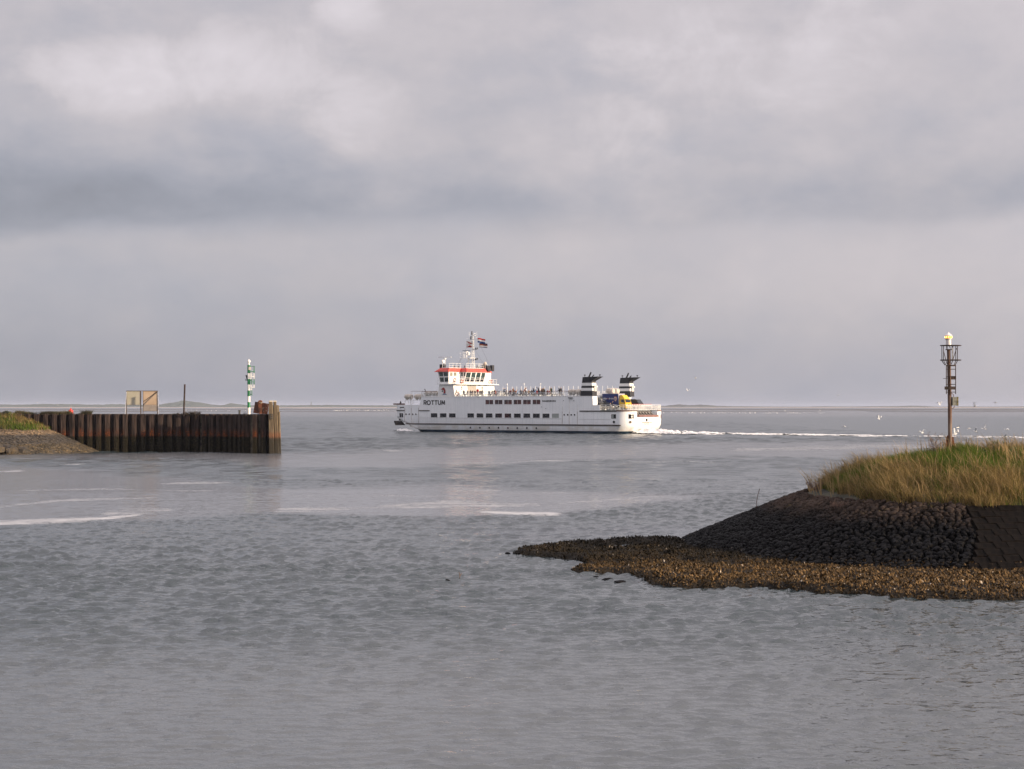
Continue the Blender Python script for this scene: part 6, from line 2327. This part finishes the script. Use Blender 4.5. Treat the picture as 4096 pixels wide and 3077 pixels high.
def body_mesh(name, J, E, zw, hc):
    """skin-modifier body. J: name->(pos, radius)"""
    me = bpy.data.meshes.new(name)
    names = list(J)
    me.from_pydata([J[k][0] for k in names], [(names.index(a), names.index(b_)) for a, b_ in E], [])
    o = bpy.data.objects.new(name, me)
    COL.objects.link(o)
    md = o.modifiers.new('skin', 'SKIN'); md.use_smooth_shade = True
    sv = me.skin_vertices[0].data
    for i, k in enumerate(names):
        r = J[k][1]
        sv[i].radius = r if isinstance(r, tuple) else (r, r)
        sv[i].use_root = (k == 'pelvis')
    o.modifiers.new('sub', 'SUBSURF').levels = 1
    dg = bpy.context.evaluated_depsgraph_get()
    out_ = bpy.data.meshes.new_from_object(o.evaluated_get(dg))
    bpy.data.objects.remove(o)
    for m in (m_jk, m_tr, m_skin, m_hair):
        out_.materials.append(m)
    hx, hy, hz_ = hc
    for p in out_.polygons:
        c = p.center
        dh = (c - Vector(hc)).length
        if dh < .17 and c.z > hz_ - .13:
            p.material_index = 2 if (c.x > hx - .01 and c.z < hz_ + .05) else 3
        elif c.z < zw(c):
            p.material_index = 1
        else:
            p.material_index = 0
            for hn in ('handL', 'handR'):
                if hn in J and (c - Vector(J[hn][0])).length < .075:
                    p.material_index = 2
        p.use_smooth = True
    return out_


def pose(kind):
    if kind == 'sit':
        J = dict(pelvis=((0, 0, .50), .15), spine=((0, 0, .72), .15), chest=((-.01, 0, .95), (.17, .13)), neck=((.0, 0, 1.12), .06), head=((.03, 0, 1.24), .105), crown=((.02, 0, 1.32), .085),
                 shL=((-.01, .19, 1.02), .075), elL=((.08, .25, .78), .055), handL=((.30, .15, .68), .042), shR=((-.01, -.19, 1.02), .075), elR=((.08, -.25, .78), .055), handR=((.30, -.15, .68), .042),
                 hipL=((.05, .1, .48), .105), knL=((.45, .12, .50), .07), anL=((.45, .12, .10), .045), toL=((.60, .12, .05), .045),
                 hipR=((.05, -.1, .48), .105), knR=((.45, -.12, .50), .07), anR=((.45, -.12, .10), .045), toR=((.60, -.12, .05), .045))
        zw = lambda c: .56 if c.x < .25 else .60
        hc = (.03, 0, 1.27)
    else:
        J = dict(pelvis=((0, 0, .95), .145), spine=((0, 0, 1.15), .14), chest=((0, 0, 1.36), (.18, .13)), neck=((.0, 0, 1.52), .06), head=((.03, 0, 1.63), .105), crown=((.02, 0, 1.71), .085),
                 shL=((0, .20, 1.42), .075), elL=((.02, .27, 1.15), .055), handL=((.12, .25, .90), .042), shR=((0, -.20, 1.42), .075), elR=((.02, -.27, 1.15), .055), handR=((.12, -.25, .90), .042),
                 hipL=((0, .1, .90), .11), knL=((.03, .11, .50), .07), anL=((0, .12, .09), .045), toL=((.16, .13, .045), .045),
                 hipR=((0, -.1, .90), .11), knR=((.03, -.11, .50), .07), anR=((0, -.12, .09), .045), toR=((.16, -.13, .045), .045))
        if kind == 'point':
            J['elR'] = ((.25, -.22, 1.58), .055); J['handR'] = ((.52, -.24, 1.80), .045)
        if kind == 'photo':
            J['elR'] = ((.20, -.25, 1.28), .055); J['handR'] = ((.30, -.08, 1.55), .045)
            J['elL'] = ((.20, .25, 1.28), .055); J['handL'] = ((.30, .08, 1.55), .045)
        if kind == 'lean':
            for k in ('chest', 'neck', 'head', 'crown', 'shL', 'shR', 'elL', 'elR', 'handL', 'handR'):
                p, r = J[k]; J[k] = ((p[0] + .18 * (p[2] - .9), p[1], p[2] - .04), r)
            J['handL'] = ((.42, .18, 1.05), .042); J['handR'] = ((.42, -.18, 1.05), .042)
        zw = lambda c: .90
        hp = J['head'][0]
        hc = (hp[0], hp[1], hp[2] + .03)
    E = [('pelvis', 'spine'), ('spine', 'chest'), ('chest', 'neck'), ('neck', 'head'), ('head', 'crown')]
    for s in 'LR':
        E += [('chest', 'sh' + s), ('sh' + s, 'el' + s), ('el' + s, 'hand' + s), ('pelvis', 'hip' + s), ('hip' + s, 'kn' + s), ('kn' + s, 'an' + s), ('an' + s, 'to' + s)]
    return body_mesh('person', J, E, zw, hc)


BODY = {k: pose(k) for k in ('stand', 'sit', 'point', 'photo', 'lean')}
CLO = dict(black=(.012, .012, .016), navy=(.02, .03, .07), red=(.62, .02, .02), grey=(.10, .10, .11), bluegrey=(.09, .13, .20), brown=(.10, .045, .03), orange=(.55, .12, .03), maroon=(.16, .025, .03),
           lightblue=(.20, .38, .62), tan=(.30, .22, .14), white=(.55, .55, .55), green=(.05, .08, .05))


def ship_u(px, py, w):
    s_, c_ = math.sin(TH), math.cos(TH)
    a = (px - CX) / F
    t = (w + SP0.x * s_ + SP0.y * c_) / (a * s_ + c_)
    return (a * t - SP0.x) * -c_ + (t - SP0.y) * s_


def person(px, w, kind, col, label, group='passengers on the ferry sun deck', z=hz + .02, u=None, rz=None):
    uu = ship_u(px, 0, w) if u is None else u
    o = inst(BODY[kind], 'person')
    ship_obj(o, uu, w, z, (random.uniform(0, 6.28) if kind in ('sit',) else random.choice((1.57, 1.57, 3.1, 0.3))) if rz is None else rz)
    o.color = (*CLO[col], 1)
    s = random.uniform(.95, 1.03)
    o.scale = (s, s, s)
    tag(o, label, 'person', group)


pz = lambda x: 1820 + x / 7.9
qz_ = lambda x: 2100 + x / 9.617
S1 = 'seated on the sun deck'
PEOPLE = [
    (pz(15), .7, 'stand', 'black', 'person in black standing beside the emblem tower at the rail'),
    (pz(280), 1.6, 'sit', 'grey', 'person in grey %s nearest the emblem tower' % S1), (pz(400), 1.5, 'sit', 'navy', 'person in navy %s in front of the grey shutter' % S1),
    (pz(490), 2.2, 'sit', 'navy', 'person in dark blue %s before the grey shutter' % S1), (pz(555), 2.4, 'sit', 'brown', 'person in brown %s just left of the red jacket' % S1), (pz(630), 1.4, 'sit', 'black', 'person in black bending forward beside the red jacket'),
    (pz(720), .8, 'stand', 'red', 'person in a bright red jacket standing at the rail'),
    (pz(790), 1.6, 'sit', 'grey', 'person in grey %s right beside the red jacket' % S1), (pz(820), 2.2, 'sit', 'black', 'person in black %s behind the grey sitter by the red jacket' % S1), (pz(862), 1.4, 'sit', 'black', 'person in black %s below the starboard vent box' % S1),
    (pz(1075), 1.5, 'sit', 'bluegrey', 'person in blue grey %s alone past the shutter' % S1),
    (pz(1180), 2.0, 'sit', 'black', 'person in black %s beside the white locker' % S1), (pz(1240), 1.6, 'sit', 'black', 'dark haired person in black %s by the white locker' % S1), (pz(1283), 2.4, 'sit', 'orange', 'person in orange brown %s by the white locker' % S1), (pz(1335), 2.0, 'sit', 'grey', 'person in grey %s right at the white locker' % S1),
    (pz(1545), .7, 'photo', 'bluegrey', 'person in blue grey coat taking a picture at the rail'),
    (pz(1620), 1.6, 'sit', 'brown', 'person in brown %s after the picture taker' % S1), (pz(1708), 1.8, 'sit', 'brown', 'person in dark brown %s before the brown stander' % S1), (pz(1765), 1.6, 'sit', 'maroon', 'person in maroon %s next to the brown stander' % S1),
    (pz(1838), 1.2, 'stand', 'brown', 'person in a long brown coat standing with back turned'),
    (pz(1880), 1.8, 'sit', 'black', 'person in black %s right behind the brown coat' % S1), (pz(1930), 1.8, 'sit', 'orange', 'person in rust %s above the light blue bag' % S1), (pz(1985), 1.3, 'sit', 'lightblue', 'person in light blue %s against the rail' % S1),
    (pz(2070), 1.8, 'sit', 'navy', 'person in navy %s past the light blue sitter' % S1), (pz(2112), 1.9, 'sit', 'black', 'person in black %s past the light blue sitter' % S1), (pz(2155), 1.6, 'sit', 'brown', 'person in brown %s at the foot of the rust stander' % S1),
    (qz_(20), .9, 'stand', 'orange', 'person in rust jacket standing mid deck at the rail'), (qz_(58), .7, 'lean', 'white', 'person in pale patterned top leaning on the rail'),
    (qz_(150), 1.4, 'sit', 'tan', 'person in tan %s mid deck' % S1), (qz_(255), 1.6, 'sit', 'black', 'person in black %s mid deck behind the rail' % S1),
    (qz_(345), .8, 'lean', 'black', 'person in black leaning on the rail left of the pointing one'), (qz_(408), .8, 'sit', 'lightblue', 'child in light blue low behind the rail'), (qz_(462), .9, 'sit', 'red', 'person in red low behind the rail under the pointing arm'),
    (qz_(520), .7, 'point', 'black', 'person in black pointing out with a raised arm'), (qz_(580), 1.3, 'sit', 'navy', 'person in navy %s behind the pointing one' % S1), (qz_(625), 1.5, 'sit', 'black', 'person in black %s between pointing one and tan coat' % S1),
    (qz_(668), 1.0, 'lean', 'maroon', 'person in maroon leaning beside the tan coat'), (qz_(705), .8, 'stand', 'tan', 'person in a tan coat standing at the rail'), (qz_(760), .7, 'lean', 'black', 'person in black leaning on the rail beside the tan coat'),
    (qz_(870), 1.2, 'sit', 'maroon', 'person in maroon %s before the camera holder' % S1), (qz_(960), 1.0, 'sit', 'orange', 'person in orange %s beside the camera holder' % S1), (qz_(1015), .7, 'photo', 'green', 'person in dark green holding a camera up'),
    (qz_(1330), .9, 'lean', 'black', 'person in black bending by the raft canisters'), (qz_(1385), .8, 'stand', 'black', 'broad person in black standing nearest the raft canisters')]
for q in PEOPLE:
    rz_ = None
    if q[2] == 'point':
        rz_ = 0.35
    person(*q[:5], rz=rz_)
g2_ = 'people elsewhere on the ferry'
person(0, 3.2, 'stand', 'orange', 'person in orange standing between the funnels', g2_, hz, 11.3, 3.0)
person(0, 3.7, 'stand', 'black', 'person in black standing between the funnels beside the orange one', g2_, hz, 11.0, 3.0)
person(0, 1.4, 'stand', 'black', 'person in black standing alone at the bow', g2_, 4.62, 56.6, .2)
person(0, 1.3, 'sit', 'grey', 'person in grey jacket sitting at the aft rail before the truck', g2_, 4.52, 4.9, 3.6)
person(0, 1.0, 'lean', 'black', 'person in black with pale sleeves leaning on the aft rail', g2_, 4.52, 4.3, 3.6)
# benches the sitters use
m_bench = mat('bench_slats', (.32, .22, .13), .7, var=.2)
for k in range(14):
    u0 = 39.8 - k * 1.75
    for w0 in (1.35, 2.1):
        bn_ = empty('deck_bench', (0, 0, 0)); ship_obj(bn_, u0, w0 + .0, hz + .02)
        tag(bn_, 'slatted bench along the sun deck rail' if w0 < 2 else 'slatted bench of the inner row on the sun deck', 'bench', 'benches on the sun deck')
        MB().box((-.8, -.18, .38), (.8, .18, .43)).build('seat', m_bench, bn_)
        for x in (-.65, .65):
            MB().box((x - .03, -.15, 0), (x + .03, .15, .38)).build('leg', m_sw, bn_)
lk = MB().box((-.35, -.25, 0), (.35, .25, 1.0)).box((-.38, -.28, 1.0), (.38, .28, 1.05)).build('deck_locker', m_sw)
ship_obj(lk, ship_u(pz(1420), 0, .45), .45, hz + .02)
tag(lk, 'white locker standing at the sun deck rail', 'locker')

# ------------------------------------------------------------------ gulls
def gull_mesh(up):
    mb = MB()
    body = [(-.24, .015, .0), (-.12, .055, 0), (.02, .075, 0), (.14, .06, .01), (.20, .042, .03), (.25, .04, .035), (.285, .012, .03)]
    loops = [[(x, r * math.cos(2 * math.pi * k / 8), z + r * .9 * math.sin(2 * math.pi * k / 8)) for k in range(8)] for x, r, z in body]
    mb.loft(loops)
    mb.add([(-.22, .03, 0), (-.22, -.03, 0), (-.38, -.075, 0), (-.38, .075, 0), (-.3, 0, .012)], [(0, 1, 4), (1, 2, 4), (2, 3, 4), (3, 0, 4)])
    mb.tube((.275, 0, .03), (.325, 0, .022), .012, .005, 5, 2)
    for s in (-1, 1):
        # root, wrist, tip
        z1, z2 = up * .20, up * .12
        sec = [(.09, -.09, .03, .04), (.13, -.03, .30, z1 + .04), (.02, -.10, .56, z2 + .04), (-.10, -.14, .72, z2 - .02)]
        vs = []
        for xl, xt, y, z in sec:
            vs += [(xl, s * y, z), (0.5 * (xl + xt), s * y, z + .018), (xt, s * y, z), (0.5 * (xl + xt), s * y, z - .006)]
        for i in range(3):
            fs = [(i * 4 + j, i * 4 + (j + 1) % 4, i * 4 + 4 + (j + 1) % 4, i * 4 + 4 + j) for j in range(4)]
            mb.add(vs if i == 0 else [], [] if i else [])
            base_ = len(mb.v) - len(vs)
            for f in fs:
                mb.f.append(tuple(base_ + q for q in f)); mb.mi.append(1 if i < 2 else 3)
    return mb.mesh('gull', [mat('gull_white', (.78, .77, .75), .7, var=.04), mat('gull_grey', (.48, .49, .51), .7, var=.06), mat('gull_bill', (.6, .35, .05), .6), mat('gull_wingtip', (.14, .14, .15), .7)], True)


GUL = [gull_mesh(1.6), gull_mesh(.5), gull_mesh(-.7), gull_mesh(2.6)]
gl = [(2750, 1563, 220, 'above the wake just astern'), (2782, 1513, 260, 'high over the wake'), (3352, 1580, 230, 'over the far dunes'), (3758, 1620, 190, 'just left of the lantern pole'), (3900, 1626, 120, 'swooping right of the lantern pole'),
      (3982, 1612, 190, 'gliding above the mudflat on the far side of the pole'), (3381, 1707, 170, 'low over the water before the wake'), (3515, 1676, 190, 'low over the water left of the pole'), (3690, 1732, 150, 'skimming the wake left of the pole'), (3830, 1711, 150, 'skimming beside the pole'),
      (3878, 1714, 160, 'low above the wake right of the pole'), (3937, 1716, 165, 'low above the dry grass'), (3902, 1727, 140, 'just above the seed heads'), (4028, 1719, 150, 'low above the tallest weed'), (4022, 1748, 120, 'beside the tallest weed'), (3820, 1737, 120, 'behind the dry grass at the pole foot'),
      (150, 1611, 500, 'tiny over the island woods'), (232, 1621, 520, 'tiny before the island woods'), (3705, 1631, 420, 'far off over the mudflat'), (3280, 1643, 420, 'far off over the dark mudflat'), (3140, 1645, 430, 'distant over the wake flats'), (1340, 112, 300, 'high in the sky over the pier')][:21]
for k, (px, py, Y, lab) in enumerate(gl):
    o = inst(GUL[k % 4], 'gull', None, at(px, py, Y * 1.25), (random.uniform(-.5, .5), random.uniform(-.3, .3), random.uniform(-.9, .9) + (0 if k % 2 else math.pi)), (.8, .8, .8))
    tag(o, 'white gull flying ' + lab, 'gull', 'gulls over the harbour mouth')
sg = inst(GUL[2], 'gull', None, ship_world(41.6, mc_w, 20.1), (0, 0, .4), (.9, .3, 1.2))
tag(sg, 'gull perched on the very top of the ferry mast', 'gull', 'gulls over the harbour mouth')
# flock resting on the mud strip off the stern: small, uncountable
n = 150
fx = rng.uniform(2300, 3300, n); fy = rng.uniform(1650.2, 1655.5, n)
itm = []
bmesh_ = MB().loft([[(x, r * math.cos(2 * math.pi * k / 6), .28 + r * math.sin(2 * math.pi * k / 6)) for k in range(6)] for x, r in ((-.35, .03), (-.1, .13), (.15, .15), (.3, .05))]).lathe([(.05, -.08), (.09, 0), (.04, .09)], 6, (.28, 0, .48)).mesh('resting_bird', MATS['gull_white'])
for a, c in zip(fx, fy):
    p = gnd(a, c)
    itm.append((bmesh_, Matrix.Translation((p.x, p.y, 0)) @ Matrix.Rotation(random.uniform(0, 6.3), 4, 'Z')))
for a in np.concatenate([rng.uniform(1330, 1560, 60), rng.uniform(680, 1000, 12)]):
    p = gnd(a, rng.uniform(1641.5, 1646))
    itm.append((bmesh_, Matrix.Translation((p.x, p.y, 0.15)) @ Matrix.Rotation(random.uniform(0, 6.3), 4, 'Z') @ Matrix.Scale(1.4, 4)))
fl = join_copies(itm, 'resting_birds', MATS['gull_white'])
tag(fl, 'far flock of white birds resting along the mud strips', 'birds', kind='stuff')

# ------------------------------------------------------------------ foam
m_foam = mat('sea_foam', (.82, .80, .78), .9, var=.12, scale=2.0, bump=.05, bscale=4)


def grid_foam(name, P3, keep, m, label):
    nr, nc, _ = P3.shape
    idx = np.arange(nr * nc).reshape(nr, nc)
    Fq = np.stack([idx[:-1, :-1], idx[:-1, 1:], idx[1:, 1:], idx[1:, :-1]], -1).reshape(-1, 4)
    kk = keep[:-1, :-1].ravel()
    V = P3.reshape(-1, 3)
    F2 = Fq[kk]
    used, inv = np.unique(F2, return_inverse=True)
    o = inst(fast_mesh(name, V[used], inv.reshape(F2.shape), m, None, True), name)
    return tag(o, label, 'foam', kind='stuff')


# wake: straight back along the ferry's track
uu, ww = np.meshgrid(np.arange(1.0, -110, -0.30), np.arange(-3, 18, 0.22))
dist = -uu
half = 4.5 + 0.03 * dist
cen = 6.9 + 0.8 * np.sin(dist * .05)
q = np.abs(ww - cen) / half
nn = fbm(uu * .35, ww, .55, 101, 5)
nn2 = fbm(uu, ww, 1.4, 105, 4)
dens = (1 - q ** 2) * 0.80 * np.exp(-dist / 75) + 0.30 * np.exp(-((q - .95) / .22) ** 2) * np.exp(-dist / 140) + .16 * np.exp(-dist / 12)
keep = (dens + (nn - .5) * 1.7 + (nn2 - .5) * .8) > 0.36
hgt = (1.0 * np.exp(-dist / 8) + .34 * np.exp(-dist / 90)) * (0.25 + 1.4 * np.clip(nn2 - .3, 0, 1)) * np.clip(1.25 - q, 0, 1)
P3 = np.zeros(uu.shape + (3,))
P3[..., 0] = SP0.x + fdir.x * uu + sdir.x * ww
P3[..., 1] = SP0.y + fdir.y * uu + sdir.y * ww
P3[..., 2] = .02 + hgt
grid_foam('wake_foam', P3, keep, m_foam, 'churned white wake trailing from the ferry stern')
# bow wave and foam along the side
uu, ww = np.meshgrid(np.arange(59.5, 0, -0.25), np.arange(-3.2, .35, 0.16))
nn = fbm(uu * .5, ww, .8, 111, 5); nn2 = fbm(uu, ww, 2.0, 115, 3)
bow = np.exp(-((uu - 54.0) / 2.6) ** 2) * np.exp(-((ww + .7) / 1.3) ** 2)
sidef = np.exp(-(ww / .45) ** 2) * .55
keep = (bow * 1.0 + sidef * (.35 + .65 * fbm(uu, uu * 0, .25, 117)) + (nn - .5) * .9) > .52
P3 = np.zeros(uu.shape + (3,))
P3[..., 0] = SP0.x + fdir.x * uu + sdir.x * ww
P3[..., 1] = SP0.y + fdir.y * uu + sdir.y * ww
P3[..., 2] = .03 + bow * .55 * (.4 + nn2) + .10 * sidef * nn2
grid_foam('bow_foam', P3, keep, m_foam, 'bow wave and foam along the ferry waterline')


# ------------------------------------------------------------------ haze
hz_m = bpy.data.materials.new('haze_air')
hz_m.use_nodes = True
hn = hz_m.node_tree
hn.nodes.clear()
ho = hn.nodes.new('ShaderNodeOutputMaterial')
hv = hn.nodes.new('ShaderNodeVolumePrincipled')
hv.inputs['Color'].default_value = (0.58, 0.64, 0.80, 1)
hv.inputs['Density'].default_value = 5.5e-5
hv.inputs['Anisotropy'].default_value = 0.0
hn.links.new(hv.outputs[0], ho.inputs['Volume'])
hb_ = MB().box((-27000, -150, -7.5), (27000, 33500, 36.0)).build('haze', hz_m)
tag(hb_, 'thin pale sea haze filling the air to the horizon', 'haze', kind='stuff')
